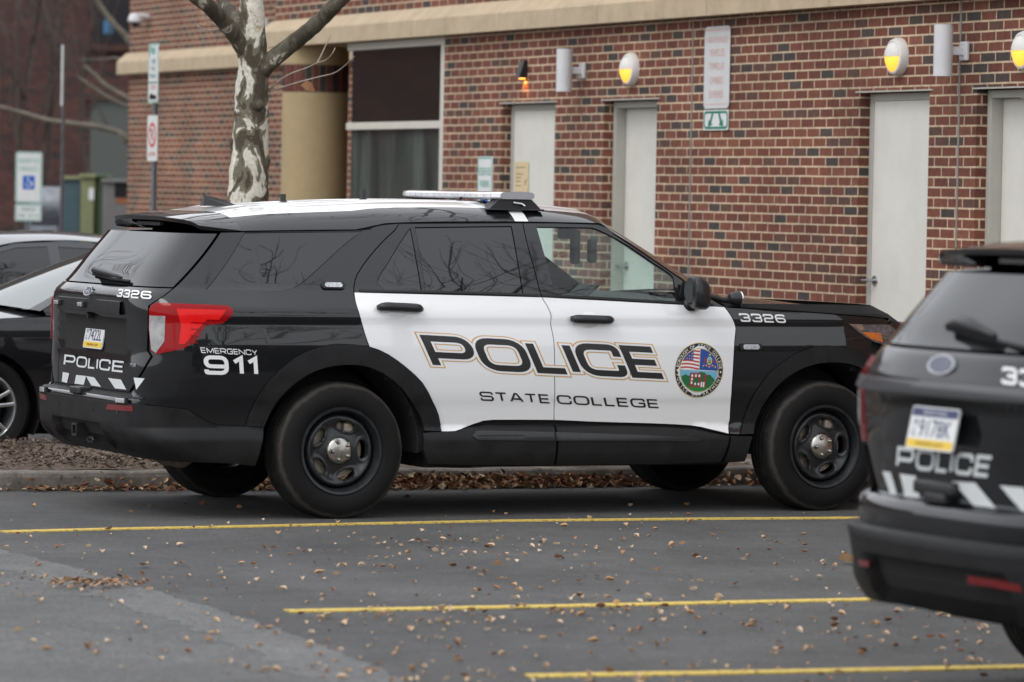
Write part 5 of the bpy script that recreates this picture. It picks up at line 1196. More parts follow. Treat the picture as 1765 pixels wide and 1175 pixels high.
# kerb and bed
KA, KB = Vector((-2.99, 25.506)), Vector((1.429, 27.294)); KD = (KB-KA).normalized(); KN = Vector((-KD.y, KD.x))
kb = MB(); t = -8.7
while t < 6.0:
    L_ = 2.02; a = KA+KD*(t+.006); b = KA+KD*(t+L_-.006); rows = []
    for i in range(13):
        q = a.lerp(b, i/12); w1 = rnd.uniform(-.004, .004)
        rows.append([(q+KN*o_).to_tuple()+(z+w1*(z > .05),) for o_, z in ((0, -.02), (.012, .075), (.022, .098), (.038, .108), (.15, .110), (.15, 0))])
    kb.grid(rows, M_CONC); kb.add([tuple(v) for v in rows[0]], [tuple(range(6))], M_CONC); kb.add([tuple(v) for v in rows[-1]], [tuple(range(5, -1, -1))], M_CONC); t += L_
kind(kb.build('kerb', None), 'structure')
M_MULCH = mat('bark_mulch', (.115, .082, .060), .95, var=.6, vscale=30, bump=1.0, bscale=90)
mb = MB(); rows = []
for i in range(90):
    r_ = []
    for j in range(24):
        p = KA+KD*(-8.7+14.4*i/89)+KN*(.13+2.75*j/23); h_ = .10+.03*math.sin(i*.9+j)*.3+rnd.uniform(-.012, .012)+.04*math.sin(pi*j/23)
        r_.append((p.x, p.y, h_ if j < 23 else -.02))
    rows.append(r_)
mb.grid(rows, M_MULCH); kind(mb.build('planting_bed', None, smooth=True), 'structure')
def islandmat(name, cols, rough=.85):
    M = bpy.data.materials.new(name); M.use_nodes = True; t = M.node_tree; N = t.nodes; L = t.links; b = N['Principled BSDF']
    g = N.new('ShaderNodeNewGeometry'); rp = ramp(N, [(i/len(cols), c) for i, c in enumerate(cols)], 'CONSTANT'); L.new(g.outputs['Random Per Island'], rp.inputs[0]); L.new(rp.outputs[0], b.inputs['Base Color']); b.inputs['Roughness'].default_value = rough; return M
M_CHIP = islandmat('bark_chips', [(.05, .032, .022), (.12, .085, .06), (.20, .145, .105), (.075, .05, .036), (.30, .24, .19), (.15, .11, .085), (.10, .075, .06)])
M_LEAF = islandmat('fallen_leaves', [(.50, .33, .20), (.56, .40, .26), (.30, .14, .07), (.60, .45, .31), (.54, .37, .23), (.17, .085, .045), (.57, .40, .26), (.45, .26, .13), (.62, .48, .34)])
M_LEAF2 = islandmat('drift_leaves', [(.22, .11, .05), (.34, .20, .11), (.16, .065, .03), (.46, .33, .22), (.10, .045, .025), (.28, .12, .05), (.38, .27, .18)])
def leaf(mb, c, s, m_, curl=.35, tilt=.3, narrow=.55):
    a = rnd.uniform(0, 2*pi); R_ = Matrix.Rotation(a, 3, 'Z') @ Matrix.Rotation(rnd.uniform(-tilt, tilt), 3, 'X') @ Matrix.Rotation(rnd.uniform(-tilt, tilt), 3, 'Y')
    k = rnd.uniform(.4, 1)*curl*s; nw = narrow*rnd.uniform(.7, 1.3)
    pts = [(-.5, 0, .25*k), (-.2, -.5*nw, .8*k), (.2, -.42*nw, .7*k), (.55, 0, .1*k+rnd.uniform(0, .4)*k), (.18, .45*nw, .75*k), (-.22, .5*nw, .8*k), (0, 0, -.05*k)]
    V = [R_ @ Vector((x*s, y*s, z)) for x, y, z in pts]; zm = min(v.z for v in V); V = [v+Vector(c)-Vector((0, 0, zm)) for v in V]
    mb.add(V, [(6, 0, 1), (6, 1, 2), (6, 2, 3), (6, 3, 4), (6, 4, 5), (6, 5, 0)], m_)
ch = MB()
for i in range(7500):
    q = rnd.random(); p = KA+KD*(rnd.uniform(-1.6, 2.2) if q < .75 else rnd.uniform(-4, 5.4))+KN*(.17+2.5*rnd.random()**1.2)
    leaf(ch, (p.x, p.y, .095+rnd.uniform(0, .05)+.03*rnd.random()), rnd.uniform(.018, .055), M_CHIP, .25, .6, .30)
kind(ch.build('bark_chips', None, fix=False), 'stuff', 'brown bark chips covering the planting bed behind the kerb', 'bark mulch')
dl = MB()
for i in range(2400):
    t = rnd.gauss(2.55, .75) if rnd.random() < .8 else rnd.uniform(1.3, 5.2); o_ = -abs(rnd.gauss(0, .10)); p = KA+KD*t+KN*o_
    leaf(dl, (p.x, p.y, .005+max(0, .075+o_*.6)*rnd.random()), rnd.uniform(.025, .065), M_LEAF2, .45, .8)
for i in range(230):
    p = KA+KD*rnd.gauss(.55, .28)+KN*-abs(rnd.gauss(.02, .07)); leaf(dl, (p.x, p.y, .004+.015*rnd.random()), rnd.uniform(.02, .05), M_LEAF2, .4, .4)
for i in range(140):
    leaf(dl, (rnd.gauss(-1.86, .12), rnd.gauss(19.5, .09), .01+.02*rnd.random()), rnd.uniform(.015, .04), M_LEAF2, .4, .5)
kind(dl.build('leaf_drift', None, fix=False), 'stuff', 'drift of dry brown leaves heaped along the foot of the kerb', 'leaf litter')
sl = MB()
def dens(x, y): return .25+.75*smooth01(y, 24.2, 21.5)*(1 if x > -1.2 else .45)
n = 0
clumps = [(rnd.uniform(-2.2, 3), rnd.uniform(15.5, 23.5)) for _ in range(42)]
while n < 1250:
    y = 14.8+ (25.6-14.8)*rnd.random(); half = 890/7500*y; x = rnd.uniform(-half, half)
    if rnd.random() < .35: c = rnd.choice(clumps); x, y = rnd.gauss(c[0], .22), rnd.gauss(c[1], .20)
    if rnd.random() > dens(x, y): continue
    if x < -1.0 and y < 19 and rnd.random() < .5: continue
    n += 1; leaf(sl, (x, y, .008), rnd.choice((.012, .016, .020, .025, .030, .034, .040, .046))*rnd.uniform(.8, 1.15), M_LEAF, .62, .28)
kind(sl.build('scattered_leaf_litter', None, fix=False), 'stuff', 'small tan leaf fragments strewn over the asphalt lot', 'leaf litter')
big = [(1.683, 21.47, 0.105), (-2.66, 22.47, 0.061), (-1.72, 20.55, 0.068), (-0.88, 20.3, 0.054), (0.42, 20.4, 0.048), (0.05, 19.6, 0.048), (1.05, 20.1, 0.051), (0.62, 18.3, 0.041), (1.02, 18.15, 0.048), (0.35, 17.4, 0.051), (0.72, 16.55, 0.058), (-0.25, 18.0, 0.041), (1.55, 18.35, 0.041), (-1.2, 22.6, 0.048), (0.3, 23.4, 0.048), (-0.45, 22.2, 0.041), (0.9, 22.4, 0.041), (1.7, 16.7, 0.054), (0.15, 17.5, 0.041), (1.95, 17.9, 0.041), (-0.6, 19.2, 0.048), (0.85, 19.05, 0.044), (1.35, 22.9, 0.041), (-1.4, 18.6, 0.041)]
for i, (x, y, s) in enumerate(big):
    b = MB(); leaf(b, (0, 0, 0), s, None, .5, .25, .7); o = b.build('fallen_leaf', islandmat('leaf_brown', [(.45, .28, .15), (.36, .18, .08), (.52, .38, .24)]) if i == 0 else bpy.data.materials['leaf_brown'], None, (x, y, .011), fix=False)
    if i == 0: tag(o, 'large pale curled leaf on the asphalt just left of the right hand car', 'leaf')
    else: tag(o, 'curled brown leaf lying flat on the asphalt lot', 'leaf', 'larger fallen leaves on the asphalt')
# ------------------------------------------------------------------ brick building
RB = radians(-67.8)
M_BRICK = brickmat('red_brick', [(.142, .043, .025), (.170, .054, .031), (.124, .038, .024), (.190, .066, .038), (.100, .048, .034), (.152, .047, .028), (.158, .049, .029)], [(.048, .038, .035), (.065, .047, .040)], (.54, .41, .28), darkfrac=.11, mo=.0135)
M_STONE = mat('tan_precast_stone', (.47, .37, .25), .85, var=.14, vscale=5, bump=.25, bscale=140)
M_TAN = mat('tan_painted_column', (.40, .30, .165), .8, var=.08, vscale=4, bump=.1, bscale=200)
M_DOOR = mat('pale_grey_door_paint', (.66, .645, .585), .5, var=.08, vscale=2.2, bump=.03, bscale=120)
M_FRAME = mat('grey_door_frame_paint', (.44, .43, .38), .5, var=.06, vscale=5)
M_WFR = mat('window_frame_paint', (.60, .57, .50), .45, var=.05)
M_JOINT = mat('control_joint_sealant', (.25, .235, .21), .8)
bld = thing('brick_building', 'red brick building with pale doors, tan stone band and round corner column', 'building', (-.33, 36.5, 0), RB)
# front wall as strips between openings: u along the wall, y into it
OP = [(.57, 1.70), (2.69, 3.70), (7.11, 8.14), (8.80, 9.85)]
wl = MB()
def rect(u0, u1, z0, z1, y=0): wl.add([(u0, y, z0), (u1, y, z0), (u1, y, z1), (u0, y, z1)], [(0, 1, 2, 3)], M_BRICK)
ed = [-.77]+[q for o in OP for q in o]+[14]
for i in range(0, len(ed), 2): rect(ed[i], ed[i+1], 0, 3.131)
for a, b in OP:
    rect(a, b, 2.535, 3.131)
    for u in (a, b): wl.add([(u, 0, 0), (u, .32, 0), (u, .32, 2.535), (u, 0, 2.535)], [(0, 1, 2, 3)], M_BRICK)
    wl.add([(a, 0, 2.535), (b, 0, 2.535), (b, .32, 2.535), (a, .32, 2.535)], [(0, 1, 2, 3)], M_BRICK)
rect(-5.21, 14, 3.131, 6.6)
wl.add([(-5.21, 0, 3.131), (-5.21, 1.93, 3.131), (-5.21, 1.93, 6.6), (-5.21, 0, 6.6)], [(0, 3, 2, 1)], M_BRICK)
wl.add([(14, 0, 0), (14, 12, 0), (14, 12, 6.6), (14, 0, 6.6)], [(0, 1, 2, 3)], M_BRICK)
wl.add([(-.77, 0, 0), (-.77, .3, 0), (-.77, .3, 3.13), (-.77, 0, 3.13)], [(0, 3, 2, 1)], M_BRICK)
wl.build('front_wall', None, bld, fix=False)
lw = MB(); wl = lw
rect(-16.15, -3.2, 0, 6.6, 1.93)
lw.add([(-16.15, 1.93, 0), (-16.15, 14, 0), (-16.15, 14, 6.6), (-16.15, 1.93, 6.6)], [(0, 3, 2, 1)], M_BRICK)
lw.build('side_wing_wall', None, bld, fix=False)
rf = MB(); rf.add([(-5.21, 0, 6.6), (14, 0, 6.6), (14, 12, 6.6), (-5.21, 12, 6.6)], [(0, 1, 2, 3)], M_STONE); rf.add([(-16.15, 1.93, 6.62), (-5.0, 1.93, 6.62), (-5.0, 14, 6.62), (-16.15, 14, 6.62)], [(0, 1, 2, 3)], M_STONE); rf.build('roof', None, bld, fix=False)
def band(u0, u1, y, n0=True, n1=True):
    b = MB(); sec = [(.02, 3.131), (-.12, 3.131), (-.12, 3.275), (-.105, 3.295), (.0, 3.385), (.02, 3.385)]; u = u0
    while u < u1-.01:
        ue = min(u+2.03, u1); A = [(u+.004, y+a, z) for a, z in sec]; B = [(ue-.004, y+a, z) for a, z in sec]; n = len(sec)
        b.add(A+B, [tuple(range(n-1, -1, -1)), tuple(range(n, 2*n))]+[(i, (i+1) % n, (i+1) % n+n, i+n) for i in range(n)], M_STONE); u = ue
    return b.build('stone_band', None, bld)
band(-5.33, 14.1, 0); band(-16.27, -5.35, 1.93)
# joints, lintels
jt = MB()
for u in (4.335, 8.56):
    jt.box((u, -.0015, 1.6), (.018, .006, 3.06), M_JOINT)
jt.build('control_joint', None, bld)
# porch: soffit, column, window
pc = MB(); pc.add([(-5.21, 0, 3.128), (-.77, 0, 3.128), (-.77, 1.93, 3.128), (-5.21, 1.93, 3.128)], [(0, 1, 2, 3)], M_TAN); pc.build('porch_soffit', None, bld, fix=False)
cm = MB(); cm.lathe([(.31, 0), (.31, 2.703)], 64, M_TAN, 'z'); cm.lathe([(.31, 2.965), (.31, 3.127)], 64, M_TAN, 'z'); cm.lathe([(.300, 2.70), (.300, 2.968)], 64, M_TAN, 'z')
col_ = cm.build('corner_column', None, bld, (-4.605, .20, 0), auto=40)
sb = MB(); nb = 29
BR = [mat('soldier_brick', (.11, .032, .025), .85, var=.3, vscale=20), mat('soldier_brick_dark', (.03, .024, .023), .85, var=.3, vscale=20), mat('soldier_brick_red', (.15, .045, .035), .85, var=.3, vscale=20)]
for k in range(nb):
    a0 = 2*pi*k/nb; a1 = 2*pi*(k+.80)/nb; V = []
    for z in (2.712, 2.957):
        for r in (.29, .313):
            for a in (a0, (a0+a1)/2, a1): V.append((r*cos(a), r*sin(a), z))
    F = [(3, 4, 10, 9), (4, 5, 11, 10), (0, 3, 9, 6), (5, 2, 8, 11), (9, 10, 7, 6), (10, 11, 8, 7), (0, 1, 4, 3), (1, 2, 5, 4)]
    sb.add(V, F, BR[(k*7+k//3) % 3])
sb.build('soldier_course', None, col_)
wn = MB(); U0, U1 = -3.25, -.772
for (u0, u1, z0, z1) in ((U1-.115, U1, .30, 3.126), (U0+.018, U1-.115, 2.345, 2.410), (U0+.018, U1-.115, 3.06, 3.126), (U0+.018, U1-.115, .30, .38)):
    wn.box(((u0+u1)/2, .06, (z0+z1)/2), (u1-u0, .10, z1-z0), M_WFR, .004)
wf = wn.build('porch_window', None, bld)
wm = MB(); wm.box((U0+.009, .085, 1.71), (.018, .03, 2.82), M_SATIN); wm.build('window_mullion', None, wf)
M_PANE = mat('dark_window_pane', (.014, .013, .012), .03, bump=.012, bscale=2); MATS['dark_window_pane'].node_tree.nodes['Principled BSDF'].inputs['IOR'].default_value = 2.3
def painted_reflection_mat():  # upright grey-green reflection streaks painted into the pane colour
    M = mat('window_pane_painted_reflection', (.05, .06, .055), .03, spec=.8, bump=.012, bscale=2); N = M.node_tree.nodes; L = M.node_tree.links; b = N['Principled BSDF']
    tc = N.new('ShaderNodeTexCoord'); mp = N.new('ShaderNodeMapping'); mp.inputs['Scale'].default_value = (1, 1, .12); L.new(tc.outputs['Object'], mp.inputs[0]); n = N.new('ShaderNodeTexNoise'); n.inputs['Scale'].default_value = 5; n.inputs['Detail'].default_value = 5; L.new(mp.outputs[0], n.inputs['Vector'])
    rp = ramp(N, [(.25, (.020, .025, .023)), (.5, (.050, .060, .055)), (.75, (.105, .125, .115))]); L.new(n.outputs[0], rp.inputs[0]); L.new(rp.outputs[0], b.inputs['Base Color']); return M
M_PANE2 = painted_reflection_mat()
for z0, z1 in ((.38, 2.345), (2.41, 3.06)):
    p = MB(); p.box(((U0+U1)/2-.052, .07, (z0+z1)/2), (U1-U0-.135, .008, z1-z0), M_PANE2 if z0 < 1 else M_PANE); p.build('window_pane', None, wf)
sw_ = MB(); sw_.add([(U0, .11, 0), (U0, 1.93, 0), (U0, 1.93, 3.128), (U0, .11, 3.128)], [(0, 1, 2, 3)], M_BRICK); sw_.add([(U0, .05, 0), (-.77, .05, 0), (-.77, .05, .30), (U0, .05, .30)], [(0, 1, 2, 3)], M_BRICK); sw_.build('porch_side_wall', None, bld, fix=False)
M_NICK = mat('satin_nickel', (.42, .42, .42), .28, metal=1)
for i, (a, b) in enumerate(OP):
    deep = i in (1, 3); f = MB(); y0 = .078; fw = .055; d_ = .12
    zt = 2.53
    f.box((a+fw/2+.002, y0+d_/2, zt/2), (fw, d_, zt), M_FRAME, .003); f.box((b-fw/2-.002, y0+d_/2, zt/2), (fw, d_, zt), M_FRAME, .003); f.box(((a+b)/2, y0+d_/2, zt-.025), (b-a-2*fw-.006, d_-.002, .05), M_FRAME, .003)
    f.box(((a+b)/2, -.004, 2.541), (b-a+.1, .01, .010), M_FRAME)
    yl = y0+.085 if deep else y0+.006
    d = MB(); d.box(((a+b)/2, yl+.022, (.26+zt-.052)/2), (b-a-2*fw-.012, .044, zt-.052-.26), M_DOOR, .004)
    dl_ = d.build('door', None, bld); f.build('door_frame', None, dl_)
    h = MB(); hu = a+fw+.07; h.lathe([(0, -.012), (.033, -.010), (.036, 0)], 24, M_NICK, 'y', (hu, yl, 1.25)); h.tube([(hu, yl-.008, 1.25), (hu, yl-.055, 1.25), (hu+.01, yl-.062, 1.25), (hu-.085, yl-.06, 1.25)], [.013, .012, .011, .009], 10, M_NICK); h.build('door_handle', None, dl_, auto=50)
    th = MB(); th.box(((a+b)/2, .05, .13), (b-a, .5, .25), M_CONC); th.build('door_step', None, dl_)
walk = MB(); walk.box((4.4, -.85, .06), (19.5, 1.69, .12), M_CONC); o = walk.build('walkway', None); o.location = (-.33, 36.5, 0); o.rotation_euler = (0, 0, RB); kind(o, 'structure')
BW = Matrix.Translation((-.33, 36.5, 0)) @ Matrix.Rotation(RB, 4, 'Z')
def onwall(name, label, cat, u, z, y=0, group=None):
    p = BW @ Vector((u, y, z)); return thing(name, label, cat, p, RB, group)
# ------------------------------------------------------------------ lamps on the wall
M_LWH = mat('white_lamp_enamel', (.62, .62, .63), .4, var=.05)
M_LPW = mat('white_bulkhead_cover', (.70, .68, .64), .5, var=.04); M_GLOW = mat('lit_amber_diffuser', (.75, .45, .1), .4, emit=(1, .47, .035, 1.2))
M_GLO2 = mat('lit_amber_bulb', (.9, .4, .1), .4, emit=(1, .36, .05, 4))
def cyl_lamp(u, z, y, label):
    t = onwall('cylinder_wall_lamp', label, 'wall lamp', u, z, y, 'white cylinder lamps on the wall')
    b = MB(); b.lathe([(.052, -.155), (.0625, -.168), (.0625, .168), (.050, .168), (.050, .10), (0, .10)], 32, M_LWH, 'z', (-.01, -.165, 0)); b.lathe([(.052, -.155), (0, -.150)], 32, M_UNDER, 'z', (-.01, -.165, 0)); b.build('lamp_body', None, t, auto=40)
    a = MB(); a.box((-.005, -.065, 0), (.045, .10, .055), M_LWH, .006); a.build('lamp_arm', None, t); p = MB(); p.box((0, -.014, 0), (.10, .026, .125), M_LWH, .008); p.build('wall_plate', None, t)
cyl_lamp(2.27, 2.777, 0, 'white cylinder lamp on the wall above and right of the door with a notice')
cyl_lamp(8.64, 2.786, 0, 'white cylinder lamp on the wall between the two right hand round lamps')
cyl_lamp(-10.75, 3.58, 1.81, 'white cylinder lamp on the side wing, partly hidden behind the sycamore fork')
for u, lb in ((3.23, 'round white bulkhead lamp, lit amber, above the second door'), (7.70, 'round white bulkhead lamp, lit amber, above the door with a lever handle'), (9.47, 'round white bulkhead lamp, lit amber, cut off by the right edge')):
    t = onwall('round_wall_lamp', lb, 'wall lamp', u, 2.77, 0, 'round bulkhead lamps over the doors')
    R_ = .128; b = MB(); b.lathe([(R_, 0), (R_, -.03), (R_-.012, -.055), (R_-.026, -.060), (R_-.026, -.03)], 48, M_LPW); b.build('lamp_ring', None, t, auto=40)
    for nm, m_, lo, hi in (('lamp_diffuser', M_GLOW, pi*1.0, pi*2), ('lamp_cover', M_LPW, 0, pi)):
        d = MB(); rows = []
        for i in range(25):
            a = lo+(hi-lo)*i/24; rows.append([((R_-.027)*cos(a)*sin(q), -.045-(.058 if nm == 'lamp_cover' else .052)*cos(q), (R_-.027)*sin(a)*sin(q)) for q in [pi/2*j/10 for j in range(11)]])
        d.grid(rows, m_); d.build(nm, None, t, smooth=True)
t = onwall('small_wall_lamp', 'small black downlight glowing amber on the bricks above the door with a notice', 'wall lamp', 1.06, 2.81)
b = MB(); b.add([(-.045, 0, -.07), (.045, 0, -.07), (.045, 0, .075), (-.045, 0, .075), (-.045, -.075, -.07), (.045, -.075, -.07), (.045, -.032, .075), (-.045, -.032, .075)], [(0, 1, 2, 3), (4, 5, 6, 7), (0, 1, 5, 4), (3, 2, 6, 7), (0, 4, 7, 3), (1, 5, 6, 2)], M_SATIN); b.build('lamp_body', None, t)
b = MB(); b.box((0, -.030, -.074), (.06, .035, .01), M_GLO2, .003); b.build('lamp_bulb', None, t)
pl = bpy.data.lights.new('downlight_glow', 'SPOT'); po = bpy.data.objects.new('downlight_glow', pl); COL.objects.link(po); po.parent = t; po.location = (0, -.03, -.085); pl.energy = 1.6; pl.color = (1, .42, .08); pl.spot_size = radians(110); pl.shadow_soft_size = .02; po.rotation_euler = (radians(25), 0, 0)
t = onwall('security_camera', 'white dome security camera high on the side wing wall', 'security camera', -15.4, 3.77, 1.93)
b = MB(); b.tube([(0, 0, .03), (0, -.10, .04), (0, -.15, .02)], .03, 12, M_LWH); b.lathe([(0, .07), (.06, .06), (.085, .02), (.09, -.03), (.06, -.05)], 24, M_LWH, 'z', (0, -.16, 0)); b.build('camera_housing', None, t, auto=50)
b = MB(); b.lathe([(.065, -.045), (.05, -.08), (0, -.10)], 24, M_TINT, 'z', (0, -.16, 0)); b.build('camera_dome', None, t, smooth=True)
# ------------------------------------------------------------------ signs
M_SWH = mat('sign_white', (.70, .71, .70), .45, var=.05, vscale=6); M_SGN = mat('sign_green', (.015, .20, .13), .45); M_SGF = mat('sign_faded_green', (.15, .42, .34), .5, var=.2, vscale=10); M_SBL = mat('sign_blue', (.01, .11, .48), .45); M_SRD = mat('sign_red', (.60, .04, .03), .5); M_SRF = mat('sign_faded_red', (.70, .40, .36), .5, var=.15, vscale=12)
M_POST = mat('galvanised_post', (.22, .235, .26), .5, metal=.6, var=.25, vscale=12); M_SFW = mat('sign_faded_white', (.60, .605, .60), .5, var=.06, vscale=5)
def sign_plate(parent, w_, h_, z, items, border, base=None, y=-.03, x=0):
    """items draw on the plate through callbacks; local frame: x along, z up, face at -y"""
    mb = MB(); base = base or M_SWH; P = rrect(w_, h_, min(w_, h_)*.10); mb.prism(P, .004, base, (x, y, z))
    def lay(P, d, m_): mb.add([(x+a, y-d, z+b) for a, b in P], [tuple(range(len(P)))], m_)
    def layf(P, d, m_, holes=()): v2, F = fill(P, holes); mb.add([(x+a, y-d, z+b) for a, b in v2], F, m_)
    if border: layf(rrect(w_*.96, h_-.04*w_, w_*.085), .0008, border, [rrect(w_*.88, h_-.12*w_, w_*.06)])
    for it_ in items:
        if it_[0] == 't': flat_text(mb, it_[1], (it_[2], it_[3]), it_[4], it_[5], it_[6], lambda a, b: (x+a, y-.0016, z+b))
        elif it_[0] == 'p': layf(it_[1], .0012+.0003*(it_[3] if len(it_) > 3 else 0), it_[2])
    return mb.build('sign_plate', None, parent, fix=False)
def circ(cx, cy, r, n=20, a0=0, a1=360): return [(cx+r*cos(radians(a0+(a1-a0)*i/n)), cy+r*sin(radians(a0+(a1-a0)*i/n))) for i in range(n)]
def wheelchair(cx, cy, s):
    ring = circ(cx, cy-.12*s, .26*s, 20, 150, 400)+circ(cx, cy-.12*s, .19*s, 20, 150, 400)[::-1]
    return [('p', rrect(s, s*1.12, s*.08, 5, cx, cy), M_SBL, 0), ('p', ring, M_SWH, 1), ('p', circ(cx-.06*s, cy+.36*s, .075*s, 12), M_SWH, 1), ('p', [(cx-.11*s, cy+.28*s), (cx-.02*s, cy+.28*s), (cx+.01*s, cy+.02*s), (cx+.20*s, cy+.02*s), (cx+.30*s, cy-.25*s), (cx+.38*s, cy-.22*s), (cx+.36*s, cy-.17*s), (cx+.25*s, cy+.10*s), (cx-.08*s, cy+.10*s)], M_SWH, 2)]
def post(parent, h_, w_=.075):
    p = MB(); sec = [(-w_/2, .0), (-w_/2+.012, 0), (-w_*.22, .03), (w_*.22, .03), (w_/2-.012, 0), (w_/2, 0), (w_/2, .004), (w_*.25, .036), (-w_*.25, .036), (-w_/2, .004)]
    n = len(sec); p.add([(a, b-.022, 0) for a, b in sec]+[(a, b-.022, h_) for a, b in sec], [tuple(range(n)), tuple(range(2*n-1, n-1, -1))]+[(i, (i+1) % n, (i+1) % n+n, i+n) for i in range(n)], M_POST)
    for k in range(int(h_/.10)): p.box((0, .0072, .06+.1*k), (.014, .002, .026), M_UNDER)
    p.build('sign_post', None, parent)
t = thing('parking_sign', 'green edged reserved parking sign with wheelchair symbol at far left', 'sign', (-5.58, 50, 0)); post(t, 2.1)
sign_plate(t, .305, .585, 1.876, [('t', 'RESERVED', 0, .19, .235, .052, M_SGF), ('t', 'PARKING', 0, .098, .20, .055, M_SGF)]+wheelchair(0, -.06, .14), M_SGF)
sign_plate(t, .305, .195, 1.472, [('t', 'MINIMUM', 0, .035, .16, .038, M_SGN), ('t', 'FINE', -.075, -.035, .07, .038, M_SGN), ('t', '$50-200', .06, -.035, .12, .038, M_SGF)], M_SGF)
p = BW @ Vector((3.32, -1.24, 0))
t = thing('parking_sign', 'reserved parking sign with wheelchair symbol rising behind the light bar', 'sign', (-.205, 33.5, 0), RB); post(t, 2.05)
sign_plate(t, .305, .56, 1.80, [('t', 'RESERVED', 0, .165, .25, .062, M_SGF), ('t', 'PARKING', 0, .07, .20, .055, M_SGF)]+wheelchair(0, -.105, .155), M_SGF)
t = thing('parking_sign', 'tall post with two narrow signs standing before the side wing wall', 'sign', (-3.31, 40, 0), RB); post(t, 3.0)
bars = lambda z, w_, h_, m_: ('p', [(-w_/2, z-h_/2), (w_/2, z-h_/2), (w_/2, z+h_/2), (-w_/2, z+h_/2)], m_)
sign_plate(t, .305, .545, 2.838, [('t', 'P', -.09, .20, .06, .09, M_SGN), bars(.205, .10, .06, M_SGF), ('t', '2 HR', 0, .11, .13, .05, M_SGN), ('t', '9-6', 0, .045, .12, .045, M_SGN), ('t', 'MON-SAT', 0, -.025, .19, .04, M_SGN), bars(-.085, .26, .012, M_SGN), ('t', 'TOW', 0, -.13, .15, .045, M_SRD), ('p', [(-.10, -.24), (-.10, -.20), (-.03, -.18), (.02, -.20), (.10, -.20), (.10, -.24)], M_DBLK)], M_SGF)
rg_ = circ(0, .03, .115, 28)
sp_ = sign_plate(t, .305, .42, 2.242, [('p', rg_, M_SRD, 0), ('p', circ(0, .03, .085, 28), M_SWH, 1), ('t', 'P', 0, .03, .075, .11, M_DBLK), ('p', [(-.07, .085), (-.055, .10), (.07, -.025), (.055, -.04)], M_SRD, 4), ('t', 'ANY TIME', 0, -.145, .20, .04, M_SRD)], None)
t = thing('parking_sign', 'grey sign post with a sign turned edge on, rust spot in its middle', 'sign', (-5.20, 50, 0), radians(-80)); post(t, 3.35); sign_plate(t, .305, .70, 3.05, [], None); rs = MB(); rs.box((-.13, -.034, 2.93), (.05, .004, .12), mat('rust_stain', (.16, .05, .02), .8)); rs.build('rust_spot', None, t); t.rotation_euler = (0, radians(2.4), radians(-80))
t = thing('parking_sign', 'slim grey green sign post cut off by the left edge', 'sign', (-6.19, 52, 0), radians(-80)); post(t, 3.2); sign_plate(t, .305, .60, 2.9, [], M_SGF)
t = onwall('wall_sign', 'tall faded towing warning sign fixed to the brick wall', 'sign', 4.79, 2.755)
sign_plate(t, .445, .605, 0, [bars(.275, .40, .008, M_SRF), ('t', 'UNAUTHORIZED', 0, .205, .38, .045, M_SRF), ('t', 'VEHICLES', 0, .11, .26, .055, M_SRF), ('t', 'TOWED AT', 0, .008, .26, .055, M_SRF), ('t', 'OWNERS', 0, -.095, .22, .055, M_SRF), ('t', 'EXPENSE', 0, -.197, .24, .055, M_SRF), bars(-.27, .40, .006, M_SRF)], None, M_SFW, -.012)
t = onwall('wall_sign', 'small white sign with two green arrows below the towing warning', 'sign', 4.79, 2.368)
def arrow(sx, cx): return ('p', [(cx+sx*a, b) for a, b in ((-.048, -.050), (.030, -.036), (.010, -.020), (.022, .006), (.046, .048), (.014, .048), (-.010, .008), (-.020, -.006), (-.040, .004))], M_SGN)
sign_plate(t, .435, .15, 0, [arrow(1, -.085), arrow(-1, .085)], M_SGN, M_SWH, -.012)
t = onwall('door_notice', 'cream paper notice taped to the first door', 'notice', .82, 1.935, .08)
nb_ = MB(); nb_.box((0, -.001, 0), (.30, .0015, .25), mat('cream_paper', (.62, .50, .30), .8, var=.08), 0)
for i, (w_, zz) in enumerate(((.20, .075), (.15, .02), (.11, -.01), (.11, -.04), (.11, -.075))): nb_.add([(-.12, -.0025, zz), (-.12+w_, -.0025, zz), (-.12+w_, -.0025, zz+.009), (-.12, -.0025, zz+.009)], [(0, 1, 2, 3)], mat('notice_ink', (.25, .20, .12), .8))
nb_.add([(.06, -.0025, -.07), (.09, -.0025, -.06), (.12, -.0025, -.01), (.08, -.0025, -.03)], [(0, 1, 2, 3)], mat('notice_ink', (.25, .20, .12), .8)); nb_.build('notice_paper', None, t)
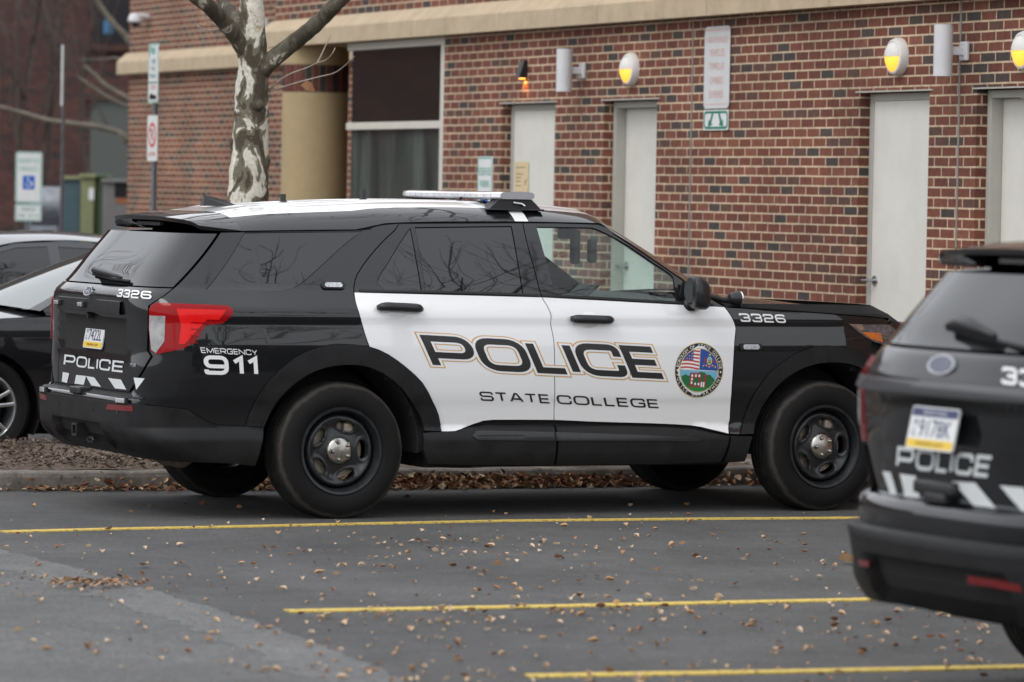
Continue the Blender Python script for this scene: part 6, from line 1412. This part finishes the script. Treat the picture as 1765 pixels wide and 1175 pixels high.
# ------------------------------------------------------------------ sycamore
def barkmat(name, st, sc_, zs=.45, seed=0):
    M = bpy.data.materials.new(name); M.use_nodes = True; t = M.node_tree; N = t.nodes; L = t.links; b = N['Principled BSDF']
    tc = N.new('ShaderNodeTexCoord'); mp = N.new('ShaderNodeMapping'); mp.inputs['Scale'].default_value = (1, 1, zs); mp.inputs['Location'].default_value = (seed, 0, 0); L.new(tc.outputs['Object'], mp.inputs[0])
    n = N.new('ShaderNodeTexNoise'); n.inputs['Scale'].default_value = sc_; n.inputs['Detail'].default_value = 3.5; n.inputs['Roughness'].default_value = .55; n.inputs['Distortion'].default_value = .6; L.new(mp.outputs[0], n.inputs['Vector'])
    rp = ramp(N, st, 'CONSTANT'); L.new(n.outputs[0], rp.inputs[0])
    n2 = N.new('ShaderNodeTexNoise'); n2.inputs['Scale'].default_value = 45; n2.inputs['Detail'].default_value = 6; L.new(tc.outputs['Object'], n2.inputs['Vector'])
    mr = N.new('ShaderNodeMapRange'); mr.inputs[1].default_value = .3; mr.inputs[2].default_value = .7; mr.inputs[3].default_value = .78; mr.inputs[4].default_value = 1.18; L.new(n2.outputs[0], mr.inputs[0])
    vm = N.new('ShaderNodeVectorMath'); vm.operation = 'SCALE'; L.new(rp.outputs[0], vm.inputs[0]); L.new(mr.outputs[0], vm.inputs['Scale']); L.new(vm.outputs[0], b.inputs['Base Color']); b.inputs['Roughness'].default_value = .85
    bp = N.new('ShaderNodeBump'); bp.inputs['Strength'].default_value = .7; bp.inputs['Distance'].default_value = .012; L.new(n.outputs[0], bp.inputs['Height']); L.new(bp.outputs[0], b.inputs['Normal']); MATS[name] = M; return M
CR, OL, DK, TN = (.62, .59, .50), (.150, .136, .095), (.070, .056, .036), (.44, .36, .24)
M_BARK = barkmat('sycamore_bark', [(0, DK), (.43, OL), (.487, (.36, .33, .25)), (.50, CR), (.61, TN), (.635, CR)], 7.2, .6)
M_BARKD = barkmat('sycamore_limb_bark', [(0, (.060, .050, .034)), (.47, (.10, .088, .060)), (.585, (.15, .132, .092)), (.625, (.46, .44, .36))], 9, .6, 3)
M_TWIG = mat('pale_twig', (.33, .27, .22), .8, var=.25, vscale=20); M_TWIGD = mat('brown_twig', (.075, .055, .045), .85, var=.3, vscale=10)
def sm_path(P, n=5):
    P = [Vector(p) for p in P]; Q = [P[0]]+P+[P[-1]]; out = []
    for i in range(1, len(Q)-2):
        a, b, c, d = Q[i-1:i+3]
        for k in range(n):
            t = k/n; out.append(.5*((2*b)+(c-a)*t+(2*a-5*b+4*c-d)*t*t+(3*b-a-3*c+d)*t**3))
    out.append(P[-1]); return out
def limb(mb, P, r0, r1, m_, n=14, lump=.06):
    Q = sm_path(P); k = len(Q); mb.tube(Q, [(r0+(r1-r0)*i/(k-1))*(1+lump*rnd.uniform(-1, 1)) for i in range(k)], n, m_)
def grow(mb, p, d, L_, r, lvl, m_, up=.25):
    q = [p]; v = d.normalized()
    for i in range(5): v = (v+Vector((rnd.uniform(-.22, .22), rnd.uniform(-.22, .22), rnd.uniform(-.1, .2)+up*.1))).normalized(); q.append(q[-1]+v*L_/5)
    mb.tube(q, [max(r*(1-.55*i/5), .0022) for i in range(6)], 5 if lvl < 2 else 4 if lvl < 3 else 3, m_, caps=False)
    if lvl == 0: return
    for i in range(rnd.choice((3, 4, 4))):
        k = rnd.randint(2, 5); a = Vector((rnd.uniform(-1, 1), rnd.uniform(-1, 1), rnd.uniform(-.3, .7))).normalized(); grow(mb, q[k], (v*.8+a*.75), L_*rnd.uniform(.55, .75), max(r*.5, .003), lvl-1, m_, up)
syc = thing('sycamore_tree', 'sycamore with patchy cream and olive bark standing behind the parked police car', 'tree', (-1.73, 28, .08))
O_ = Vector((-1.73, 28, .08))
def rel(P): return [Vector(p)-O_ for p in P]
tk = MB(); limb(tk, rel([(-1.73, 28, -.1), (-1.728, 28, .3), (-1.727, 28, .9), (-1.721, 28, 1.539), (-1.716, 28, 1.707), (-1.712, 28, 1.893), (-1.707, 28, 2.08), (-1.703, 28, 2.266), (-1.702, 28, 2.453), (-1.694, 28, 2.602), (-1.703, 28, 2.75), (-1.708, 28, 2.899), (-1.712, 28, 3.048), (-1.70, 28.02, 3.6), (-1.73, 28.0, 4.4)]), .165, .06, M_BARK, 22, .035)
tk.lathe([(0, -.03), (.020, -.03), (.030, -.016), (.042, 0)], 16, M_BARKD, 'y', Vector((-1.655, 27.895, 2.335))-O_)
for c, r in (((-1.812, 27.98, 2.10), .03), ((-1.605, 27.97, 1.99), .035), ((-1.80, 27.95, 1.84), .025)): tk.lathe([(0, r*1.1), (r*.6, r*.7), (r, 0), (r*.7, -r*1.5), (0, -r*2.2)], 10, M_BARKD, 'z', Vector(c)-O_)
tk.build('trunk', None, syc, smooth=True)
for P, r0, r1, L_ in (([(-1.72, 28.0, 2.56), (-1.727, 28.0, 2.62), (-1.782, 27.95, 2.74), (-1.86, 27.8, 2.844), (-1.951, 27.6, 2.944), (-2.033, 27.5, 3.004), (-2.3, 27.2, 3.2), (-2.8, 26.9, 3.6)], .062, .04, 1.6), ([(-1.68, 28, 2.47), (-1.651, 28.0, 2.535), (-1.594, 27.95, 2.609), (-1.474, 27.9, 2.707), (-1.345, 27.8, 2.805), (-1.227, 27.7, 2.907), (-1.107, 27.6, 3.026), (-.7, 27.4, 3.4), (-.2, 27.2, 3.9)], .064, .04, 1.6), ([(-1.72, 28.02, 2.78), (-1.787, 28.05, 2.862), (-1.858, 28.2, 2.949), (-1.94, 28.4, 3.043), (-2.2, 28.9, 3.5)], .042, .03, 1.2)):
    b = MB(); limb(b, rel(P), r0, r1, M_BARKD, 14, .05); e = Vector(P[-1])-O_; v = e-(Vector(P[-2])-O_)
    for k in range(2): grow(b, e, v+Vector((rnd.uniform(-.3, .3), rnd.uniform(-.3, .3), .2)), L_, r1*.8, 3, M_TWIGD)
    b.build('branch', None, syc, smooth=True)
tw = MB()
for P in ([(-1.594, 28.0, 2.436), (-1.526, 27.9, 2.49), (-1.447, 27.8, 2.537), (-1.332, 27.7, 2.577), (-1.265, 27.6, 2.605), (-1.206, 27.5, 2.622), (-1.166, 27.4, 2.656), (-1.145, 27.4, 2.696)], [(-1.265, 27.6, 2.605), (-1.237, 27.6, 2.664), (-1.209, 27.6, 2.727), (-1.184, 27.6, 2.783)], [(-1.594, 28.0, 2.425), (-1.488, 27.9, 2.458), (-1.372, 27.8, 2.491), (-1.262, 27.8, 2.522), (-1.166, 27.7, 2.544), (-1.1, 27.6, 2.583), (-1.027, 27.5, 2.647)], [(-1.78, 27.93, 2.69), (-1.808, 27.9, 2.719), (-1.858, 27.9, 2.788), (-1.911, 27.9, 2.836), (-1.97, 27.9, 2.86), (-2.035, 27.9, 2.926)], [(-1.91, 27.9, 2.817), (-1.977, 27.9, 2.808), (-2.052, 27.9, 2.833)]):
    limb(tw, rel(P), .0062, .0026, M_TWIG, 6, .1)
leaf(tw, Vector((-1.335, 27.78, 2.43))-O_, .10, mat('hanging_dead_leaf', (.28, .13, .06), .8), .8, 1.2)
tw.build('twig', None, syc, fix=False)
cr_ = MB()
for k in range(7): grow(cr_, Vector((0, 0, 3.0+.2*k)), Vector((cos(k*2.4), sin(k*2.4), .9)), 1.7-.12*k, .03, 3, M_TWIGD)
cr_.build('crown', None, syc, smooth=True, fix=False)
# ------------------------------------------------------------------ far left background
M_BRK2 = brickmat('dark_brick', [(.060, .022, .018), (.072, .026, .020), (.052, .019, .016), (.085, .032, .025)], [(.022, .017, .016), (.03, .022, .02)], (.075, .052, .042), mo=.009)
fb_ = thing('brick_building', 'dark brown brick building far behind the signs at left', 'building', (-6, 76, 0), radians(6))
b = MB(); b.add([(-75, 0, 0), (6, 0, 0), (6, 0, 14), (-75, 0, 14)], [(0, 1, 2, 3)], M_BRK2); b.add([(6, 0, 0), (6, 10, 0), (6, 10, 14), (6, 0, 14)], [(0, 1, 2, 3)], M_BRK2); b.add([(-75, 0, 14), (6, 0, 14), (6, 10, 14), (-75, 10, 14)], [(0, 1, 2, 3)], M_BRK2); b.build('wall', None, fb_, fix=False)
M_DWIN = mat('dark_far_window', (.012, .011, .013), .15); M_GDOOR = mat('grey_green_door', (.075, .085, .078), .6)
for (x0, x1, z0, z1, m_, nm) in ((-1.40, -.2, 4.25, 6.6, M_DWIN, 'window'), (-1.42, -.1, 0, 3.28, M_GDOOR, 'door'), (-9.5, -8.3, 4.2, 6.4, M_DWIN, 'window')):
    b = MB(); b.box(((x0+x1)/2, -.02, (z0+z1)/2), (x1-x0, .06, z1-z0), m_, .01); w_ = b.build(nm, None, fb_)
    f = MB(); f.box(((x0+x1)/2, -.06, z1+.06), (x1-x0+.2, .16, .12), M_BRK2); f.build('lintel', None, w_); f = MB(); f.box(((x0+x1)/2, -.06, z0-.06 if z0 > .1 else .04), (x1-x0+.2, .16, .12), M_BRK2 if z0 > .1 else M_CONC); f.build('sill', None, w_)
b = MB(); b.box((-1.14, -.07, 4.55), (.16, .02, .24), mat('blue_window_card', (.04, .14, .26), .5)); b.build('window_card', None, fb_)
def cabinet(label, x0, x1, y, h_, m_, extra=None, dep=.7, lid=None):
    t = thing('utility_cabinet', label, 'utility cabinet', ((x0+x1)/2, y, 0)); w_ = x1-x0; b = MB(); b.box((0, dep/2, h_/2+.04), (w_, dep, h_-.08), m_, .02); b.build('cabinet_body', None, t)
    b = MB(); b.box((0, dep/2-.02, h_-.01), (w_+.04, dep+.06, .05), lid or m_, .012); b.build('cabinet_lid', None, t)
    b = MB(); b.box((0, -.006, h_*.5), (w_*.86, .012, h_*.8), m_, .004); d = b.build('cabinet_door', None, t); b = MB(); b.box((w_*.3, -.02, h_*.5), (.03, .02, .14), M_POST, .004); b.build('handle', None, d)
    if extra: extra(t)
M_TEAL = mat('teal_cabinet_paint', (.055, .095, .115), .6, var=.1); M_OLIV = mat('olive_cabinet_paint', (.22, .235, .115), .6, var=.1); M_GRN = mat('green_cabinet_paint', (.075, .115, .05), .6, var=.15); M_GRY = mat('grey_cabinet_paint', (.17, .165, .16), .55, var=.1)
def lab(t): b = MB(); b.box((.05, -.016, 1.68), (.07, .004, .16), M_SWH); b.build('label_tag', None, t)
def strip(t): b = MB(); b.box((.06, -.016, 1.60), (.16, .006, .07), mat('orange_strip', (.30, .10, .04), .6)); b.box((.05, -.014, 1.74), (.18, .006, .20), M_UNDER); b.build('meter_panel', None, t)
cabinet('dull teal utility cabinet beside the grey sign post', -6.03, -5.775, 58, 1.90, M_TEAL, None, .7, M_OLIV); cabinet('pale olive utility cabinet with a white tag', -5.772, -5.585, 57.9, 1.93, M_OLIV, lab); cabinet('dark green utility cabinet between the olive and grey ones', -5.582, -5.46, 58, 1.93, M_GRN); cabinet('grey meter cabinet with an orange strip against the brick corner', -5.44, -5.05, 57.5, 1.87, M_GRY, strip)
t = thing('mailbox', 'dark steel drop box with rounded pale top behind the wheelchair sign', 'mailbox', (-6.06, 56, 0)); b = MB(); b.box((0, .3, .75), (.40, .5, 1.3), mat('drop_box_dark', (.03, .034, .045), .5), .02); b.build('box_body', None, t)
b = MB(); b.lathe([(.25, -.20), (.25, .20), (0, .20)], 24, M_POST, 'x', (0, .3, 1.52)); b.build('box_hood', None, t, auto=40); b = MB(); b.box((0, .03, 1.15), (.38, .06, .22), M_POST, .02); b.build('deposit_flap', None, t)
bt_ = thing('bare_tree', 'bare tree with pale limbs reaching out from behind the brick corner', 'tree', (-4.3, 58.2, 0)); O2 = Vector((-4.3, 58.2, 0)); b = MB(); limb(b, [(0, 0, 0), (.05, 0, 2), (0, .1, 4), (.1, 0, 7)], .22, .12, M_BARK, 12); b.build('trunk', None, bt_, smooth=True)
M_LIMB = mat('pale_limb_bark', (.155, .135, .105), .85, var=.4, vscale=6)
for P, r0, r1 in (([(-4.3, 58.2, 2.5), (-5.11, 58.0, 3.651), (-5.212, 58.0, 3.788), (-5.346, 58.0, 3.916), (-5.464, 58.0, 4.053), (-5.582, 58.0, 4.22), (-5.9, 58.0, 4.8)], .05, .034), ([(-4.3, 58.2, 1.8), (-5.059, 58.0, 2.842), (-5.2, 58.0, 2.971), (-5.332, 58.0, 3.045), (-5.488, 58.0, 3.143), (-5.606, 58.0, 3.256), (-5.762, 58.0, 3.384)], .05, .02), ([(-4.3, 58.2, 1.7), (-5.051, 58.0, 2.341), (-5.191, 58.0, 2.431), (-5.324, 58.0, 2.521), (-5.634, 58.0, 2.585), (-6.021, 58.0, 2.624), (-6.292, 58.0, 2.665), (-6.525, 58.0, 2.73), (-6.874, 58.0, 2.816)], .05, .025), ([(-4.3, 58.2, 2.1), (-5.123, 58.3, 2.808), (-5.225, 58.3, 2.868), (-5.436, 58.3, 2.957), (-5.671, 58.3, 3.108), (-5.891, 58.3, 3.259)], .035, .018), ([(-4.4, 58.2, 3.0), (-5.25, 58.3, 3.465), (-5.522, 58.3, 3.483), (-5.832, 58.3, 3.469)], .02, .012), ([(-4.9, 58.1, 2.25), (-5.19, 58.0, 2.377), (-5.285, 58.0, 2.475), (-5.402, 58.0, 2.55)], .03, .02)):
    b = MB(); limb(b, [Vector(p)-O2 for p in P], r0, r1, M_LIMB, 10, .08); e = Vector(P[-1])-O2
    for k in range(2): grow(b, e, e-(Vector(P[-2])-O2)+Vector((rnd.uniform(-.2, .2), 0, rnd.uniform(-.1, .2))), .9, r1*.5, 2, M_TWIGD)
    b.build('branch', None, bt_, smooth=True, fix=False)
sh = thing('bare_shrub', 'tall thicket of thin brown bare stems before the dark brick wall', 'shrub', (-6.9, 66, 0))
for k in range(5):
    b = MB(); x = rnd.uniform(-1.1, .9); grow(b, Vector((x, rnd.uniform(-.5, .5), 0)), Vector((rnd.uniform(-.15, .15), 0, 1)), rnd.uniform(3.5, 4.5), .06, 3, M_TWIGD, .8); b.build('stem', None, sh, smooth=True, fix=False)
YAW1 = radians(25.5)
suv = thing('police_car', 'black and white police car numbered 3326 parked broadside in front of the brick wall', 'police car', (-1.3368, 24.687, 0), YAW1)
build_suv(suv, S1, DATA, dict(kind='new', waist=_wz, belt=1.258, tg_bot=.676, dome=dome_new(S1), bdome=bdome_new(S1), rear=rear_new, steer=radians(4)))
side_graphics(suv, S1, DATA, dict(kind='new'))
suv2 = thing('police_car', 'dark police car seen from behind, cut off at the right edge', 'police car', (2.5154, 15.7153, 0), radians(27))
build_suv(suv2, S2, DATA, dict(kind='old', waist=_wz, belt=1.288, tg_bot=.752, dome=dome_old(S2), bdome=bdome_old(S2), rear=rear_old))
side_graphics(suv2, S2, DATA, dict(kind='old'))
# ------------------------------------------------------------------ the two cars beyond the bed
M_ALLOY = mat('silver_alloy', (.55, .56, .57), .28, metal=.9, var=.1)
M_SILV = paint('dark_grey_paint', (.045, .048, .054), .3, dirtc=(.12, .115, .11)); M_GLASSG = mat('greenish_windscreen', (.05, .065, .06), .015, spec=.5); M_GLASSG.node_tree.nodes['Principled BSDF'].inputs['IOR'].default_value = 3.4
S3 = Shell(Y=[(.12, .80), (.22, .865), (.32, .895), (.5, .91), (.65, .918), (.78, .912), (.88, .90), (.93, .885), (.97, .865), (1.0, .845), (1.2, .755), (1.42, .60)],
 XR=[(.15, -.70), (.35, -.95), (.6, -1.02), (.85, -1.03), (1.0, -1.0), (1.1, -.9)], XF=[(.15, 3.62), (.35, 3.72), (.6, 3.76), (.75, 3.70), (.85, 3.55), (.95, 3.3)],
 xa=-.45, xb=2.70, nr=4, nf=2.8, taper=[(-.6, .03), (0, .01), (.6, 0), (1.8, 0), (2.6, .01), (3.2, .03)], gtaper=[(-.6, .10), (-.1, .05), (.6, 0), (1.6, 0), (2.4, .03)])
def build_sedan(root, S, m_):
    def arc(x0, a0, a1, r=.375, n=14): return [(x0+r*cos(radians(a0+(a1-a0)*i/n)), .335+r*sin(radians(a0+(a1-a0)*i/n))) for i in range(n+1)]
    zb = pchip([-1.6, -.4, .6, 1.6, 2.4, 3.0, 3.6], [.99, .985, .955, .945, .935, .90, .80])
    top = lambda a, b, n=8: [(a+(b-a)*i/n, zb(a+(b-a)*i/n)) for i in range(n+1)]
    for sd in (1, -1):
        k = dict(side=sd)
        panel('quarter_panel', S, arc(0, 178, 60)+[(.24, .68), (.30, .80)]+top(.30, -1.1)+[(-1.1, .55), (-.80, .42), (-.5, .35)], m_, root, **k)
        panel('rear_bumper', S, [(-.38, .26), (-.5, .35), (-.80, .42), (-1.1, .55), (S.smin-.2, .55), (S.smin-.2, .28)], m_, root, **k)
        rd = panel('rear_door', S, arc(0, 58, 0)+[(.42, .24), (1.10, .22)]+top(1.12, .31)+[(.25, .68)], m_, root, **k)
        fd = panel('front_door', S, [(1.12, .22), (2.12, .22), (2.20, .60)]+top(2.28, 1.13), m_, root, **k)
        panel('fender', S, [(2.22, .60), (2.14, .22), (2.46, .24)]+arc(2.85, 180, 25)+[(3.25, .62)]+top(3.30, 2.29), m_, root, **k)
        panel('front_bumper', S, arc(2.85, 24, 0)+[(3.3, .20), (S.smax+.2, .20), (S.smax+.2, .66), (3.4, .72), (3.26, .62)], m_, root, **k)
        panel('headlamp', S, [(3.32, .64), (3.32, .80), (3.62, .74), (3.75, .66)], M_DARKREFL, root, **k)
        G_ = panel('window_surround', S, [(-.40, .99), (.6, .957), (1.6, .947), (2.42, .945), (2.44, .985), (2.17, 1.125), (1.87, 1.262), (1.5, 1.365), (1.1, 1.385), (.7, 1.36), (.3, 1.29), (-.15, 1.13)], m_, root, off=-.004, gap=0, holes=[[(2.34, .965), (1.22, .972), (1.25, 1.345), (1.48, 1.335), (1.84, 1.235), (2.13, 1.10)], [(1.14, .973), (.12, .985), (.32, 1.235), (.72, 1.325), (1.17, 1.345)]], **k)
        for P in ([(2.34, .965), (1.22, .972), (1.25, 1.345), (1.48, 1.335), (1.84, 1.235), (2.13, 1.10)], [(1.14, .973), (.12, .985), (.32, 1.235), (.72, 1.325), (1.17, 1.345)]): panel('window_glass', S, P, M_TINT, G_, off=-.008, gap=-.003, **k)
        c = MB(); rows = [[Vector(S(x, zb(x)+.014+dz, o_)) for dz, o_ in ((-.004, .0), (-.002, .008), (.012, .008), (.014, 0))] for x in [.1+2.28*i/30 for i in range(31)]]
        if sd < 0: rows = [[Vector((p.x, -p.y, p.z)) for p in r] for r in rows]
        c.grid(rows, M_CHROME); c.build('belt_moulding', None, G_)
        for x0, d_ in ((.62, rd), (1.55, fd)):
            h = MB(); pts = [Vector(S(x0-.11+.22*i/8, .86, .008+.028*(1-(i/4-1)**4))) for i in range(9)]; pts = [Vector((p.x, sd*p.y, p.z)) for p in pts]; h.tube(pts, .012, 8, m_); h.build('door_handle', None, d_, smooth=True)
        mm = MB(); mm.lathe([(0, -.06), (.06, -.055), (.085, -.02), (.08, .04), (0, .07)], 16, m_, 'x', (2.22, sd*-1.0, 1.0)); mm.tube([(2.22, sd*-.86, .965), (2.22, sd*-.96, .985)], .025, 8, m_); mm.build('door_mirror', None, fd, smooth=True)
    ch_ = MB(); ch_.box((1.4, 0, .25), (4.4, 1.3, .2), M_UNDER)
    for x0 in (0, 2.85):
        for sy in (-1, 1):
            ch_.grid([[(x0-.40*cos(a), sy*yy, .335+.40*sin(a)) for yy in (.88, .50)] for a in [pi*(i/24*1.3-.15) for i in range(25)]], M_UNDER); ch_.box((x0, sy*.50, .40), (.8, .02, .6), M_UNDER)
    ch_.box((1.4, 0, .62), (1.9, 1.66, .5), M_UNDER); ch_.build('chassis', None, root, fix=False)
    st_ = [(-.45, -.78, 1.035), (-.2, -.42, 1.16), (.25, .20, 1.355), (.7, .70, 1.425), (1.1, 1.15, 1.45), (1.45, 1.58, 1.43), (1.55, 1.70, 1.405), (1.87, 2.02, 1.30), (2.17, 2.36, 1.17), (2.46, 2.76, 1.005)]
    ze_ = [.992, 1.105, 1.27, 1.36, 1.388, 1.37, 1.355, 1.262, 1.125, .965]; n = len(st_)
    XE, XC, ZC, ZE = [pchip(list(range(n)), v) for v in ([a[0] for a in st_], [a[1] for a in st_], [a[2] for a in st_], ze_)]
    def T(u, w_):
        xe = XE(u); ze = ZE(u); ye = S.w(xe, ze); q = abs(w_); b = 1-q**2.3; return Vector((xe+(XC(u)-xe)*(1-q*q), -ye*w_, ze+.006+(ZC(u)-ze)*b))
    def tg(nm, u0, u1, w0, w1, m2):
        g = MB(); g.grid([[T(u0+(u1-u0)*i/20, w0+(w1-w0)*j/24) for j in range(25)] for i in range(21)], m2); return g.build(nm, None, root, smooth=True)
    tg('roof', 2.0, 6.0, -1, 1, m_); tg('windshield', 6.0, 9, -.90, .90, M_GLASSG); tg('rear_window', 0, 2.0, -.88, .88, M_TINT)
    for a, b in ((.90, 1), (-1, -.90)): tg('windshield_pillar', 6.0, 9, a, b, m_)
    for a, b in ((.88, 1), (-1, -.88)): tg('rear_pillar', 0, 2.0, a, b, m_)
    for nm, s0, s1, c0, c1, zc in (('hood', 2.40, 3.42, 2.70, 3.62, ([2.6, 2.9, 3.2, 3.45, 3.66], [1.0, .975, .93, .87, .78])), ('trunk_lid', -.40, -1.25, -.74, -1.02, ([-1.05, -.9, -.7], [1.0, 1.03, 1.04]))):
        Z = pchip(*zc); rows = []
        for i in range(17):
            t = i/16; s = s0+(s1-s0)*t; xe, ye = S.xy(s, zb(s)); xc = c0+(c1-c0)*t; rows.append([(xe+(xc-xe)*(1-(j/12-1)**2), ye*(j/12-1), zb(s)+(Z(xc)-zb(s))*(1-abs(j/12-1)**2.4)) for j in range(25)])
        g = MB(); g.grid(rows, m_); g.build(nm, None, root, smooth=True)
    for sd in (1, -1):
        panel('taillight', S, [(-.9, .72), (-.9, .90), (-1.45, .92), (-1.45, .76)], M_RED, root, off=.006, gap=0, side=sd)
        for x in (0, 2.85): make_wheel(root, (x, sd*-.79, .335), sd, 0, .2, .335, .232, .225, 'alloy')
sed = thing('parked_car', 'black sedan with bright windscreen and silver wheel, cut off by the left edge', 'car', (-1.059, 30.21, 0), radians(199))
build_sedan(sed, S3, M_BLACK)
sed2 = thing('parked_car', 'dark grey sedan whose glossy roof shows behind the black sedan at left', 'car', (-2.45, 33.21, 0), radians(197))
build_sedan(sed2, S3, M_SILV)
# ------------------------------------------------------------------ bare trees across the street, mirrored in the dark glass
for i, (x, y, h_, lb) in enumerate(((9.4, 14.9, 8.2, 'bare street tree nearest the lot on the right, mirrored in the car windows'), (18, 3.5, 5.0, 'tall bare street tree farther off to the right, mirrored in the car windows'), (8.5, -6, 3.6, 'bare street tree behind the photographer, mirrored in the rear glass'), (-9, -4, 3.6, 'bare street tree to the left behind the photographer'), (-12.2, 36.8, 5.0, 'bare tree beyond the left edge, mirrored in the rear windows of the police cars'))):
    t = thing('bare_tree', lb, 'tree', (x, y, 0)); b = MB(); limb(b, [(0, 0, 0), (.05, .03, h_*.3), (0, .05, h_*.62)], .17, .12, M_TWIGD, 10); b.build('trunk', None, t, smooth=True)
    c = MB()
    for k in range(8): grow(c, Vector((0, .05, h_*(.45+.025*k))), Vector((cos(k*2.4+i), sin(k*2.4+i), .8)), h_*.55, .06, 3, M_TWIGD, .5)
    c.build('crown', None, t, smooth=True, fix=False)
hb = thing('brick_building', 'unseen low dark building added behind the photographer to darken reflections', 'building', (34, -14, 0), radians(52)); b = MB(); b.box((0, 0, 1.5), (80, 8, 3.0), M_BRK2); b.build('wall', None, hb); b = MB(); b.box((0, 0, 3.1), (80.6, 8.6, .25), M_STONE); b.build('roof', None, hb)  # unseen block, added and sized to darken reflections low on the car sides
